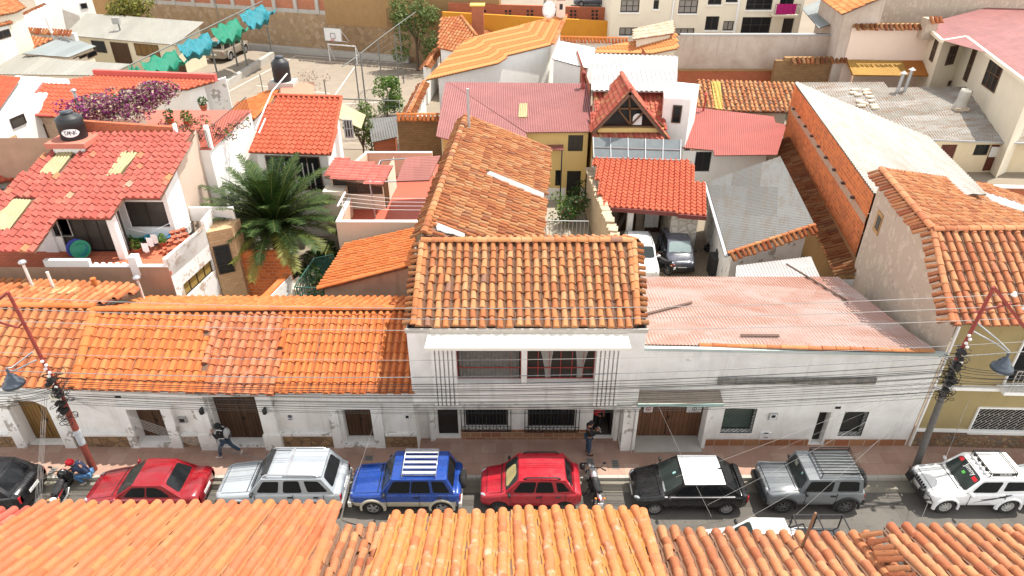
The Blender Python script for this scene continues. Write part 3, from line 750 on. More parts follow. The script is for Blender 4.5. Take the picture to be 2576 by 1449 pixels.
wall_item('meter_box', 'grey meter box with round dial on white wall left of tall double door', 'meter box', Yp(460, 1054, FY), (.3, .3, .08), M_GREYB, FY, (('dial', (-.09, -.1, -.08), (.09, -.08, .08), M_BLK),), 'meter boxes on the house fronts')
wall_item('meter_box', 'small white meter box right of the fourth wooden door', 'meter box', Yp(1024, 1045, FY), (.26, .2, .08), M_PAPER, FY, (('dial', (-.04, -.1, -.06), (.07, -.08, .06), M_BLK),), 'meter boxes on the house fronts')
s = wall_item('paper_notice', 'white paper notice with round emblem on wall right of tall double door', 'notice', Yp(730, 1050, FY), (.3, .34, .012), M_PAPER, FY)
m = MB(); rows = [[(r*math.cos(2*math.pi*k/20), -.016, .06+r*math.sin(2*math.pi*k/20)) for k in range(20)] for r in (.045, .085)]; m.grid(rows, close=True); m.box((-.03, -.018, .03), (.03, -.014, .09))
for k in range(3): m.box((-.1, -.016, -.07-k*.03), (.1-.03*k, -.013, -.055-k*.03))
m.build('emblem', M_INK, s, False)
for px, lab in ((510, 'left of'), (668, 'right of')):
 c = Yp(px, 1032, 19.78); th = thing('wall_lantern', 'small black wall lantern on pilaster %s the tall double door' % lab, 'wall lamp', (c.x, 19.78, c.z), 0, 'lanterns by the tall door')
 m = MB(); m.box((-.03, -.04, -.16), (.03, .02, .16)); m.build('bracket', M_BLK, th, False)
 m = MB(); m.lathe([(.02, -.12), (.08, -.06), (.09, .1), (.02, .2)], 8, Matrix.Translation((0, -.12, 0))); m.build('lamp', M_BLK, th, False)
wall_item('number_plate', 'small dark house number plate left of the second wooden door', 'number plate', Yp(297, 998, FY), (.22, .12, .02), M_BLK, FY)
# ================================================================ central two storey house
GY, UY = 20.42, 19.55
XB0, XB1 = -3.70, 4.72
hB = House('two_storey_house', 'two storey white house with aged tile roof, projecting upper floor and long tiled rear wing', 'house', (0, 21, 0))
wpg = WallPlane((XB0, GY), (XB1, GY))
def px_rect(wp, bl, tr): return wp.rect(bl, tr)
gd = px_rect(wpg, (1104, 1093), (1150, 1020)); gd = (gd[0], gd[1], .3, 2.5)
gw1 = px_rect(wpg, (1172, 1075), (1275, 1025)); gw2 = px_rect(wpg, (1330, 1077), (1448, 1025)); gw1 = (gw1[0], gw1[1], gw1[2], 2.35); gw2 = (gw2[0], gw2[1], gw2[2], 2.35)
ge = px_rect(wpg, (1487, 1108), (1546, 1030)); ge = (ge[0], ge[1], .17, 2.5)
wall_mesh(hB.mb, wpg, 0, 2.72, None, [gd, gw1, gw2, ge], .18)
wpu = WallPlane((XB0, UY), (XB1, UY))
uw = [px_rect(wpu, (1150, 968), (1312, 880)), px_rect(wpu, (1325, 968), (1502, 880))]
uw = [(a, b, 3.72, 5.85) for a, b, c, d in uw]
wall_mesh(hB.mb, wpu, 2.66, 6.22, None, uw, .35)
hB.mb.poly([(XB0, UY, 2.66), (XB1, UY, 2.66), (XB1, GY+.3, 2.66), (XB0, GY+.3, 2.66)])
frB = eave_frame((1032, 818), (1615, 818), 6.3, 25)
rB = frB.hit((1300, 607)); RY, RZ = rB.y, rB.z
for x, sg in ((XB0, 1), (XB1, -1)):
 A = WallPlane((x, UY), (x, RY)) if sg < 0 else WallPlane((x, RY), (x, UY))
 if sg < 0: wall_mesh(hB.mb, A, 0, 6.22, RZ-.12); wall_mesh(hB.mb, WallPlane((x, RY), (x, 25.6)), 0, RZ-.12, 6.5)
 else: wall_mesh(hB.mb, A, 0, RZ-.12, 6.22); wall_mesh(hB.mb, WallPlane((x, 25.6), (x, RY)), 0, 6.5, RZ-.12)
wall_mesh(hB.mb, WallPlane((XB1, 25.6), (XB0, 25.6)), 0, 6.4)
hB.done([P_FRONT])
dr = door(hB.root, wpg, gd, W_BLACK, .14, 1)
for h in (gw1, gw2):
 f = window(hB.root, wpg, h, M_ALU, G_DARK, 4, 1, .16); grille(hB.root, wpg, (h[0]-.16, h[1]+.16, h[2]-.12, h[3]), M_IRON, 'ornate', .1, .016)
def cur_full(k, wp, h, o):
 a, b, c, d = h; n = 60
 rows = [[wp.at(a+.08+(b-a-.16)*i/n, z, o-.05+.025*math.sin(i*1.7)) for i in range(n+1)] for z in (d-.05, c+.02)]
 k.grid(rows[::-1])
def cur_tied(k, wp, h, o):
 a, b, c, d = h
 for cx, s_ in ((a+(b-a)*.28, 1), (a+(b-a)*.82, -1)):
  rows = []
  for j in range(8):
   t = j/7; wd = .42*(1-t)**1.3+.07+(.12*max(0, t-.6)); off = .3*t*s_*.3
   rows.append([wp.at(cx+off+wd*(i/10-.5)*1.6, d-.05-(d-c-.1)*t, o-.06+.02*math.sin(i*2.3)) for i in range(11)])
  k.grid(rows)
G_UP = glass('upper_glass', (.03, .026, .022), .12)
def redwin(h, cur):
 f = window(hB.root, wpu, h, M_REDFR, G_UP, 6, 1, .33, .034, 'window', back=None)
 k = MB(); cur(k, wpu, h, -.255); k.build('curtain', plain('grey_curtain', (.15, .14, .125), .9, var=.5) if cur is cur_full else plain('net_curtain', (.30, .29, .26), .9), f, False)
 q = MB(); a, b, c, d = h
 for z in (d-.32, c+.55): q.beam(wpu.at(a, z, -.27), wpu.at(b, z, -.27), .03, .03)
 q.build('glazing_bar', M_REDFR, f, False)
redwin(uw[0], cur_full); redwin(uw[1], cur_tied)
m = MB(); m.box((XB0-.05, UY-.04, 6.04), (XB1+.05, UY-.002, 6.21)); m.build('cornice', P_CONC, hB.root)
ca = Yp(1078, 838, UY); cb = Yp(1573, 842, UY)
cz0, cz1 = 6.02, 5.86; cx0, cx1 = ca.x-.02, cb.x+.06; m = MB(); fy = UY-.66
T = [(cx0, UY-.003, cz0), (cx1, UY-.003, cz0), (cx1+.06, fy, cz1), (cx0-.06, fy, cz1)]; B_ = [(x, y, z-.12) for x, y, z in T]
m.poly([T[3], T[2], T[1], T[0]]); m.poly(B_);
for i in range(4): m.poly([B_[i], B_[(i+1) % 4], T[(i+1) % 4], T[i]])
m.build('sun_canopy', plaster('canopy_cream', (.76, .74, .66), (.4, .38, .32), .12), hB.root)
m = MB()
for x0, x1 in ((cx0+.12, uw[0][0]+XB0-.03), (uw[1][1]+XB0+.05, cx1-.18)):
 for i in range(6):
  x = x0+(x1-x0)*i/5; m.box((x-.055, UY-.13, 2.78), (x+.05, UY-.001, 5.84))
m.build('vertical_fin', P_WHITE, hB.root)
m = MB(); m.box((XB0, UY-.14, 2.60), (XB1+.1, UY-.002, 2.76)); m.build('floor_ledge', plaster('mouldy_ledge', (.6, .58, .54), (.07, .065, .06), .75, sc_=1.8), hB.root)
m = MB()
for h in (gd, ge):
 pass
m.box((gd[1]+XB0+.1, GY-.06, .1), (ge[0]+XB0-.08, GY-.002, .62)); m.build('stone_plinth', S_BLK, hB.root)
m = MB(); m.box((XB0+.42, GY-.16, .1), (XB0+.62, GY-.004, 2.6)); m.box((ge[1]+XB0+.05, GY-.14, .1), (ge[1]+XB0+.19, GY-.004, 2.6)); m.box((XB1-.42, 19.72, .1), (XB1-.02, GY-.004, 2.6)); m.build('pilaster', P_WHITEOLD, hB.root)
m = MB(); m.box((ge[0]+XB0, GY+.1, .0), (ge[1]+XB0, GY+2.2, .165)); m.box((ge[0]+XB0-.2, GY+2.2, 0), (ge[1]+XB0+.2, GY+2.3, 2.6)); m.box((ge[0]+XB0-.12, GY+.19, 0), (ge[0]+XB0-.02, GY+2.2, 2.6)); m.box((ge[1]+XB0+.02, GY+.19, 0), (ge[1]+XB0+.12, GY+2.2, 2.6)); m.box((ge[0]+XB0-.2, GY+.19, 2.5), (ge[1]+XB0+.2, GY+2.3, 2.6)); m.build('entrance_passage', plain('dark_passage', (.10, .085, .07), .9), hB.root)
m = MB(); x = ge[1]+XB0-.03; m.box((x-.05, GY+.2, .17), (x, GY+1.0, 2.48)); m.build('entrance_door', W_BLACK, hB.root)
ptsB = [frB.hit(p) for p in ((1040, 819), (1604, 819), (1592, 612), (1062, 612))]
hB.tiles(frB, ptsB, T_OLD, p=.318, L=.36, h=.1, seed=21, jit=1.6)
mb = MB()
up = Vector((0, 0, .1))
E0, E1, K0, K1 = ptsB[0], ptsB[1], frB.hit((1062, 609)), frB.hit((1594, 609))
cap_row(mb, K0+up, K1+up, .14, .42, jit=2)
cap_row(mb, E0+up*.7, K0+up*.7, .12, .36, jit=2); cap_row(mb, E1+up*.7, K1+up*.7, .12, .36, jit=2)
mb.build('ridge_cap', T_OLD, hB.root)
mb = MB()
short_row(mb, E0+Vector((-.08, 0, .02)), K0+Vector((-.08, 0, .02)), (-1, 0, -.1), .3, .26, drop=.06, jit=2); mb.build('verge_tile', T_OLD, hB.root); mb = MB(); short_row(mb, E1+Vector((.08, 0, .02)), K1+Vector((.08, 0, .02)), (1, 0, -.1), .3, .26, drop=.06, jit=2)
mb.build('verge_tile', T_OLD, hB.root)
bk = 2.9
frBb = line_frame((K1.x, RY+bk, RZ-bk*math.tan(rad(25))), (K0.x, RY+bk, RZ-bk*math.tan(rad(25))), 25)
wdt = K1.x-K0.x
hB.tiles(frBb, [frBb.at(u, v) for u, v in ((-.3, 0), (wdt, 0), (wdt, bk/math.cos(rad(25))), (-.3, bk/math.cos(rad(25))))], T_OLD, p=.318, L=.36, h=.1, seed=22, jit=2)
frW = eave_frame((1362, 600), (1384, 376), 6.1, 22)
wq = [frW.hit(p) for p in ((1362, 602), (1385, 376), (1172, 292), (1066, 590))]
sk1 = [frW.hit(p) for p in ((1222, 440), (1232, 432), (1368, 487), (1366, 503))]; sk2 = [frW.hit(p) for p in ((1094, 562), (1098, 582), (1168, 600), (1168, 588))]
hB.tiles(frW, wq, T_BRN, p=.29, L=.40, h=.09, seed=23, jit=2.2, skip=[sk1, sk2])
skylight(hB.root, frW, ((1222, 440), (1232, 432), (1368, 487), (1366, 503)), corr('white_skylight', (.82, .82, .80), (.6, .6, .58), .1), lift=.05)
skylight(hB.root, frW, ((1094, 562), (1098, 582), (1168, 600), (1168, 588)), corr('white_skylight', (.8, .8, .8)), lift=.05)
mb = MB(); cap_row(mb, wq[3]+up, wq[2]+up, .15, .45, jit=2); cap_row(mb, wq[2]+up*.6, wq[1]+up*.6, .11, .36, jit=2); mb.build('ridge_cap', T_BRN, hB.root)
mb = MB(); short_row(mb, wq[3]+Vector((-.1, 0, 0)), wq[2]+Vector((-.1, 0, 0)), (-1, .05, -.25), .45, .27, drop=.12, jit=2); mb.build('verge_tile', T_BRN, hB.root)
hw = House('', '', '', (0, 0, 0)); bpy.data.objects.remove(hw.root); hw.root = hB.root
hw.under(frW, wq, .3, 0); hw.done([P_CREAM], 'wing_wall')
p0 = frW.hit((1180, 325)); mb = MB(); q = PLp(1178, 226, p0, Vector((0, 1, 0))); th = thing('flue_pipe', 'tall thin grey flue pipe at the far end of the brown tiled wing roof', 'flue pipe', (p0.x, p0.y, p0.z-.2)); mb.tube([(0, 0, 0), (0, 0, q.z-p0.z+.2)], .07, 8); mb.tube([(0, 0, q.z-p0.z+.18), (0, 0, q.z-p0.z+.26)], .09, 8); mb.build('pipe', M_GALV, th, False)
# ================================================================ white house with the faded red sheet roof
CY = 20.1
hC = House('white_garage_house', 'single storey white house with faded red corrugated roof and plank garage door', 'house', (10, 22, 0))
XC0, XC1 = 4.74, 15.85
wpC = WallPlane((XC0, CY), (XC1, CY-.05))
cg = wpC.rect((1597, 1103), (1780, 1010)); cg = (.12, cg[1], .17, 2.7)
cw1 = wpC.rect((1811, 1090), (1906, 1028)); cw2 = wpC.rect((2106, 1097), (2188, 1036)); cdr = wpC.rect((2035, 1124), (2092, 1037)); cdr = (cdr[0], cdr[1], .17, cdr[3])
zc0, zc1 = Yp(1610, 872, CY).z, Yp(2300, 884, CY).z
wall_mesh(hC.mb, wpC, 0, zc0, zc1, [cg, cw1, cw2, cdr], .3)
frC = line_frame((XC1, 27.2, 3.75), (XC0, 27.2, 3.75), 10)   # rises towards the street
def cz(x, y): return frC.z(x, y)
wall_mesh(hC.mb, WallPlane((XC1, CY), (XC1, 27.1)), 0, cz(XC1, CY)-.6, cz(XC1, 27.1)-.6)
wall_mesh(hC.mb, WallPlane((XC0, 27.1), (XC0, CY)), 0, cz(XC0, 27.1)-.1, cz(XC0, CY)-.1)
wall_mesh(hC.mb, WallPlane((XC1, 27.1), (XC0, 27.1)), 0, cz(XC1, 27.1)-.1)
hC.done([P_FRONT])
shift = Yp(1960, 868, CY+.12).z - cz(9, CY+.12)
frC.A = frC.A+Vector((0, 0, shift-.02))
rC = [frC.hit(p) for p in ((1608, 866), (2352, 880), (2160, 742), (2110, 696), (1618, 696))]
hC.sheet(frC, rC, C_FADE, pitch=.13, amp=.018)
m = MB(); a, b = rC[0], rC[1]
cap_row(m, a+Vector((2.2, -.1, .05)), b+Vector((-.1, -.1, .03)), .1, .5, jit=2); m.build('coping_tile', T_MID, hC.root)
m = MB(); m.beam((XC0, CY-.07, zc0-.02), (XC1, CY-.12, zc1-.02), .16, .12); m.build('cornice', plaster('teal_stained_plaster', (.45, .50, .47), (.2, .24, .22), .4), hC.root)
m = MB(); q = wpC.rect((1803, 962), (2205, 946)); m.box((XC0+q[0], CY-.14, q[2]), (XC0+q[1], CY-.06, q[3]-.05)); m.build('ledge', plaster('mouldy_ledge2', (.3, .28, .25), (.03, .028, .025), .9, sc_=3), hC.root)
door(hC.root, wpC, cg, W_GATE, .45, 2, name='garage_door')
q = wpC.rect((1602, 1016), (1805, 990)); m = MB(); m.poly([(XC0-.04, CY-.66, 2.86), (XC0+q[1]+.05, CY-.66, 2.86), (XC0+q[1]+.05, CY-.06, 3.0), (XC0-.04, CY-.06, 3.0)]); m.box((XC0-.04, CY-.66, 2.72), (XC0+q[1]+.05, CY-.06, 2.84)); m.build('garage_canopy', plaster('weathered_slab', (.30, .25, .20), (.12, .09, .07), .6), hC.root)
m = MB(); m.box((XC0-.05, CY-.70, 2.74), (XC0+q[1]+.06, CY-.665, 2.87)); m.build('canopy_edge', plain('teal_edge', (.34, .47, .43), .7), hC.root)
m = MB(); m.box((XC0+cg[0]-.12, 19.75, .1), (XC0+cg[0], CY-.002, 2.7)); m.box((XC0+cg[1], 19.85, .1), (XC0+cg[1]+.14, CY-.002, 2.7)); m.build('garage_pier', P_WHITEOLD, hC.root)
m = MB(); m.box((XC0+cg[0], 19.62, .1), (XC0+cg[1], 20.6, .2)); m.build('garage_ramp', P_CONC, hC.root)
for h in (cw1, cw2):
 window(hC.root, wpC, h, M_ALU, G_TEAL if h is cw1 else G_MID, 1, 1, .28, .05); grille(hC.root, wpC, h, plain('green_black_iron', (.02, .035, .03), .5), 'diag', -.03, .012)
door(hC.root, wpC, cdr, W_BLACK, .3, 1)
m = MB()
for x0, x1 in ((cg[1]+.18, cdr[0]-.12), (cdr[1]+.1, XC1-XC0-.1)): m.box((XC0+x0, CY-.09, .1), (XC0+x1, CY-.06, .45))
m.build('stone_plinth', brick('red_slab_stone', (.30, .10, .05), (.36, .20, .10), (.42, .35, .28), .6, .6, gamt=.3, ms=.02), hC.root)
s = wall_item('no_parking_sign', 'white no parking sign with red ringed letter on left of garage door', 'sign', Yp(1630, 1024, 20.45)+Vector((0, 0, -.02)), (.34, .3, .02), M_PAPER, CY+.26)
def ringtext(root, r0, r1, z, mat, ch, size, mat2, cross=True):
 m = MB(); rows = [[(r*math.cos(2*math.pi*k/24), -.026, z+r*math.sin(2*math.pi*k/24)) for k in range(24)] for r in (r0, r1)]; m.grid(rows, close=True)
 if cross: m.beam((-r0*.7, -.028, z+r0*.7), (r0*.7, -.028, z-r0*.7), .02, .004)
 m.build('ring', mat, root, False)
 from_curve_text(ch, size, mat2, 'letter', Matrix.Translation((0, -.024, z)) @ Matrix.Rotation(math.pi/2, 4, 'X'), root)
ringtext(s, .08, .11, .02, M_REDINK, 'E', .15, M_INK)
s = wall_item('no_parking_sign', 'wide white no parking notice with black letter on right of garage door', 'sign', Yp(1745, 1024, 20.45)+Vector((0, 0, -.02)), (.58, .3, .02), M_PAPER, CY+.26)
ringtext(s, .075, .095, .03, M_INK, 'E', .13, M_INK, False)
from_curve_text('NO ESTACIONAR', .06, M_INK, 'lettering', Matrix.Translation((0, -.024, -.1)) @ Matrix.Rotation(math.pi/2, 4, 'X'), s)
wall_item('meter_box', 'grey framed meter box with round dial between the two grilled windows', 'meter box', Yp(1943, 1045, CY), (.32, .32, .07), M_GREYB, CY-.02, (('face', (-.13, -.09, -.13), (.13, -.072, .13), M_PAPER), ('dial', (-.07, -.11, -.01), (.07, -.09, .11), M_BLK)), 'meter boxes on the house fronts')
wall_item('gas_box', 'low white gas box with small grey latch near the pavement', 'meter box', Yp(1924, 1097, CY), (.46, .5, .05), M_PAPER, CY-.02, (('latch', (-.05, -.07, -.03), (.09, -.05, .04), M_GREYB), ('vent', (-.1, -.06, .2), (.08, -.048, .25), M_BLK)))
wall_item('number_plate', 'small black house number plate above the open dark doorway', 'number plate', Yp(2107, 1024, CY), (.22, .12, .02), M_BLK, CY-.02)
s = wall_item('number_plate', 'small white house number plate beside the garage canopy', 'number plate', Yp(1812, 1011, CY), (.26, .2, .03), M_PAPER, CY-.02)
from_curve_text('108', .12, M_INK, 'number', Matrix.Translation((0, -.034, 0)) @ Matrix.Rotation(math.pi/2, 4, 'X'), s)
for px, py, px2, py2, lab in ((1862, 848, 1960, 849, 'thin dark bar lying along the front edge of the faded red roof'), (1978, 668, 2135, 763, 'long dark pole lying slantwise across the faded red roof'), (1622, 795, 1740, 765, 'grey lath lying on the left of the faded red roof')):
 m = MB(); a = frC.hit((px, py))+Vector((0, 0, .07)); b = frC.hit((px2, py2))+Vector((0, 0, .07)); m.beam(a, b, .06, .05); m.beam(a+Vector((0, .05, .02)), b+Vector((0, .05, .02)), .03, .03)
 tag(m.build('loose_pole', plain('old_lath', (.14, .09, .07), .8)), lab, 'pole')
# ================================================================ ochre house on the right
hD = House('ochre_house', 'olive ochre two storey house with cobbled plinth and steep aged tile roof', 'house', (19, 21, 0))
DY = 20.05
ang = math.atan2(Zp(2576, 1137, .15).y-Zp(2287, 1130, .15).y, Zp(2576, 1137, .15).x-Zp(2287, 1130, .15).x)
D0 = Vector((15.95, DY)); dd = Vector((math.cos(ang), math.sin(ang))); D1 = D0+dd*9
wpD = WallPlane(D0, D1)
dw1 = wpD.rect((2432, 1088), (2600, 1027)); dw2 = wpD.rect((2530, 950), (2640, 845)); dw1 = (dw1[0], dw1[0]+2.2, dw1[2], dw1[3]); dw2 = (dw2[0], dw2[0]+1.5, dw2[2]-.3, 5.9)
frD = eave_frame((2396, 812), (2640, 816), 6.45, 30)
wall_mesh(hD.mb, wpD, 0, 6.5, None, [dw1, dw2], .2)
gD = House('', '', '', (0, 0, 0)); bpy.data.objects.remove(gD.root); gD.root = hD.root
hD.done([P_OCHRE])
rd = [frD.hit(p) for p in ((2396, 813), (2760, 818), (2700, 580), (2346, 583))]
hD.tiles(frD, rd, T_FG3, p=.33, L=.42, h=.1, seed=31, jit=1.6)
kD0 = frD.hit((2346, 580)); kD1 = frD.hit((2700, 576))
frDw = eave_frame((2640, 640), (2560, 440), kD0.z-2.2, 24)   # wing, falls to the right
far_r = PLp(2212, 428, kD0, Vector((0, 0, 1)))
run = Vector((far_r.x-kD0.x, far_r.y-kD0.y, 0)).normalized(); side = Vector((run.y, -run.x, 0))
frDw = line_frame(kD0+side*5+Vector((0, 0, -5*math.tan(rad(22)))), kD0+side*5+run*6.5+Vector((0, 0, -5*math.tan(rad(22)))), 22)
wqD = [frDw.hit(p) for p in ((2346, 580), (2660, 575), (2660, 560), (2576, 497), (2490, 466), (2216, 426))]
skD = [frDw.hit(p) for p in ((2470, 492), (2480, 488), (2640, 540), (2640, 562), (2500, 512))]
hD.tiles(frDw, wqD, T_BRN, p=.29, L=.40, h=.09, seed=32, jit=2.2, skip=[skD])
skylight(hD.root, frDw, ((2458, 490), (2470, 484), (2640, 530), (2640, 553), (2494, 512)), corr('white_skylight', (.8, .8, .8)), lift=.06)
mb = MB(); cap_row(mb, kD0+up*.8, kD1+up*.8, .15, .42, jit=2); cap_row(mb, kD0+up*.8, wqD[5]+up*.8, .16, .7, jit=1); cap_row(mb, rd[0]+up*.6, kD0+up*.6, .12, .4, jit=2); cap_row(mb, wqD[5]+up*.5, wqD[4]+up*.5, .1, .4, jit=2); mb.build('ridge_cap', T_FG3, hD.root)
mb = MB(); vo = Vector((-.1, 0, 0)); short_row(mb, kD0+vo, wqD[5]+vo, (-1, .1, -.2), .5, .27, drop=.12, jit=2); mb.build('verge_tile', T_FG3, hD.root); mb = MB(); short_row(mb, rd[0]+vo, kD0+vo, (-1, 0, -.15), .34, .27, drop=.08, jit=2); mb.build('verge_tile', T_FG3, hD.root)
m = MB(); gx0 = rd[0].x+.12
pA = Vector((15.86, 20.03)); pB = Vector((kD0.x+.12, kD0.y)); pC = Vector((wqD[5].x+.12, wqD[5].y))
wall_mesh(m, WallPlane(pB, pA), 0, kD0.z-.14, frD.z(pA.x+.3, 20.0)-.12); wall_mesh(m, WallPlane(pC, pB), 0, wqD[5].z-.14, kD0.z-.14)
wall_mesh(m, WallPlane(pC+side.xy*5.2, pC), 0, wqD[5].z-2.4, wqD[5].z-.14)
m.build('gable_wall', P_ADOBE, hD.root)
wpg2 = WallPlane(pC, pB); h = wpg2.rect((2195, 590), (2226, 522)); m = MB()
m.box((-.02, -.35, -.5), (.05, .35, .5), M=Matrix.Translation(PLp(2210, 560, wpg2.P0, wpg2.n)) @ Matrix.Rotation(math.atan2(wpg2.n.y, wpg2.n.x), 4, 'Z')); f = m.build('shutter_window', plain('tan_reveal', (.40, .24, .10), .8), hD.root)
m = MB(); m.box((.04, -.12, -.3), (.07, .3, .34), M=Matrix.Translation(PLp(2210, 560, wpg2.P0, wpg2.n)) @ Matrix.Rotation(math.atan2(wpg2.n.y, wpg2.n.x), 4, 'Z')); m.build('pane', G_MID, f, False)
window(hD.root, wpD, dw1, M_ALU, G_DARK, 2, 1, .2); grille(hD.root, wpD, (dw1[0], dw1[1], dw1[2], dw1[3]), plain('cream_grille', (.42, .38, .33), .5), 'diag', -.02, .014)
window(hD.root, wpD, dw2, M_ALU, G_DARK, 2, 2, .2); grille(hD.root, wpD, (dw2[0]-.05, dw2[1]+.1, dw2[2]-.1, dw2[2]+.95), plain('pale_grille', (.5, .47, .42), .5), 'net', .45, .014)
m = MB()
for (a, b, c, d) in (dw1, dw2):
 for p, q in (((a, c), (b, c)), ((b, c), (b, d)), ((b, d), (a, d)), ((a, d), (a, c))): m.beam(wpD.at(*p, .02), wpD.at(*q, .02), .1, .06)
m.beam(wpD.at(0, 1.02, .05), wpD.at(9, 1.02, .05), .12, .1); m.beam(wpD.at(.0, 3.2, .08), wpD.at(3.2, 3.2, .08), .16, .14); m.beam(wpD.at(dw2[0]-.2, 3.3, .25), wpD.at(dw2[1]+.3, 3.3, .25), .5, .14); m.beam(wpD.at(0.02, .1, .03), wpD.at(0.02, 6.3, .03), .1, .06)
m.build('white_trim', P_WHITE, hD.root)
m = MB(); q = [wpD.at(0, .1, .05), wpD.at(9, .1, .05), wpD.at(9, .96, .05), wpD.at(0, .96, .05)]; m.poly(q); m.poly([q[3], q[2], q[2]-wpD.n*.05, q[3]-wpD.n*.05]); m.poly([q[0], q[3], q[3]-wpD.n*.05, q[0]-wpD.n*.05]); m.build('stone_plinth', S_COB, hD.root)
# ================================================================ roofs on the near side of the street
def near_house(name, label, e0, e1, z, pitch, px, mat, p, L, seed, jit, h=.1, zfloor=0, verge=None, wallm=None, **k):
 fr = eave_frame(e0, e1, z, pitch); pts = [fr.hit(q) for q in px]; H = House(name, label, 'house', tuple((pts[0]+pts[2])/2*Vector((1, 1, 0)) if False else ((pts[0].x+pts[2].x)/2, (pts[0].y+pts[2].y)/2, 0)))
 H.tiles(fr, pts, mat, p=p, L=L, seed=seed, jit=jit, h=h, **k); H.under(fr, pts, .35, 0); H.done([wallm or P_WHITE]); return H, fr, pts
nh1, f1, _ = near_house('near_tiled_house', 'near house with big salmon orange tile roof filling the lower left corner', (845, 1270), (80, 1270), 5.4, 25, ((846, 1270), (92, 1270), (60, 1290), (-420, 1560), (-420, 1900), (610, 1900)), T_FG1, .345, .5, 41, 1.)
m = MB(); cap_row(m, f1.hit((846, 1272))+Vector((.02, 0, .05)), f1.hit((690, 1700))+Vector((.02, 0, .05)), .13, .5); m.build('verge_tile', T_FG1, nh1.root)
nh1b, fb, _ = near_house('pink_roofed_house', 'sliver of pink tile roof at the lower left edge below the black hatchback', (78, 1283), (-200, 1283), 5.0, 25, ((70, 1286), (-200, 1286), (-300, 1500), (-100, 1500)), T_RED, .33, .5, 42, 1.)
nh2, f2, _ = near_house('low_mossy_house', 'low near house with old stained tiles between the salmon and apricot roofs', (985, 1330), (838, 1334), 4.5, 22, ((985, 1329), (838, 1334), (700, 1620), (930, 1620)), T_FG3, .34, .42, 43, 2.4)
nh3, f3, _ = near_house('apricot_tiled_house', 'near house with pale apricot tile roof at the bottom centre', (1617, 1285), (992, 1293), 5.5, 25, ((1617, 1286), (1270, 1283), (1262, 1294), (992, 1296), (860, 1620), (1700, 1620)), T_FG2, .345, .47, 44, 1.4, .105)
m = MB(); cap_row(m, f3.hit((1616, 1288))+Vector((0, 0, .05)), f3.hit((1690, 1560))+Vector((0, 0, .05)), .13, .47); m.build('verge_tile', T_FG2, nh3.root)
nh4, f4, _ = near_house('spotted_tiled_house', 'near house with spotted old tile roof below the white pickup', (2215, 1352), (1640, 1340), 5.2, 21, ((2200, 1352), (1642, 1338), (1700, 1620), (2420, 1620)), T_FG3, .35, .45, 45, 2.2, .11)
nh5, f5, pp5 = near_house('corner_tiled_house', 'near house with orange tile roof in the lower right corner with loose verge tiles', (2760, 1330), (2215, 1330), 5.5, 21, ((2760, 1332), (2222, 1332), (2430, 1620), (3000, 1620)), T_FG3, .35, .45, 46, 2.2, .11)
m = MB(); short_row(m, f5.hit((2216, 1336))+Vector((-.05, 0, .05)), f5.hit((2420, 1600))+Vector((-.05, 0, .05)), (-1, .1, -.05), .5, .3, drop=.1, jit=3); m.build('verge_tile', T_FG3, nh5.root)
# ================================================================ helpers for the blocks behind
def frame3(p0, p1, p2):
 u = (Vector(p1)-Vector(p0)); v = Vector(p2)-Vector(p0); u.normalize(); return Frame(p0, u, (v-u*v.dot(u)))
def pick(wps, px):
 best = None
 for wp in wps:
  if (CAM-wp.P0).dot(wp.n) <= 0: continue
  u, z = wp.uz(px)
  if -.3 < u < wp.L+.3:
   d = (wp.at(u, z)-CAM).length
   if best is None or d < best[0]: best = (d, wp)
 return best[1] if best else wps[0]
def pwin(root, wps, bl, tr, frame=None, pane=None, nx=2, ny=1, name='window', off=.05, fw=.07, sill=None, zmin=None, grow=0):
 wp = pick(wps, ((bl[0]+tr[0])/2, (bl[1]+tr[1])/2)) if isinstance(wps, list) else wps
 h = wp.rect(bl, tr)
 if zmin is not None: h = (h[0], h[1], max(h[2], zmin), h[3])
 f = window(root, wp, h, frame or M_ALU, pane or G_DARK, nx, ny, -off, fw, name)
 if sill:
  m = MB(); a, b, c, d = h; m.beam(wp.at(a-.08, c-.05, .06), wp.at(b+.08, c-.05, .06), .18, .09); m.build('sill', sill, f, False)
 return f
def shed(name, label, e0, e1, z, slope, px, mat, wallm, inset=.25, kind='tile', cat='house', z1=None, at=None, H=None, zb=0, wallname='wall', fr=None, gap=.14, skip=(), rk=None, group=None, **k):
 fr = fr or eave_frame(e0, e1, z, slope, z1); pts = [fr.hit(q) for q in px]
 H2 = H or House(name, label, cat, (sum(p.x for p in pts)/len(pts), sum(p.y for p in pts)/len(pts), 0), group)
 if H: H2.mb = MB()
 if kind == 'tile': H2.tiles(fr, pts, mat, skip=skip, **k)
 else: H2.sheet(fr, pts, mat, **k)
 wps = []
 if wallm: wps = H2.under(fr, pts, inset, zb, gap=gap); H2.done([wallm], wallname)
 return H2, fr, pts, wps
def caps_px(root, fr, segs, mat, r=.14, L=.42, lift=.08, name='ridge_cap', jit=1):
 m = MB()
 for a, b in segs: cap_row(m, fr.hit(a)+Vector((0, 0, lift)), fr.hit(b)+Vector((0, 0, lift)), r, L, jit=jit)
 return m.build(name, mat, root)
def wbox(name, label, cat, P0, P1, zb, zt, mat, th=.25, zt1=None, group=None):
 t = thing(name, label, cat, (P0[0], P0[1], 0), 0, group) if label else None
 m = MB(); wp = wall_box(m, P0, P1, zb, zt, th, 0, zt1); o = m.build('wall_face' if t else name, mat, t);
 return t, wp
def xy(p): return (p.x, p.y)
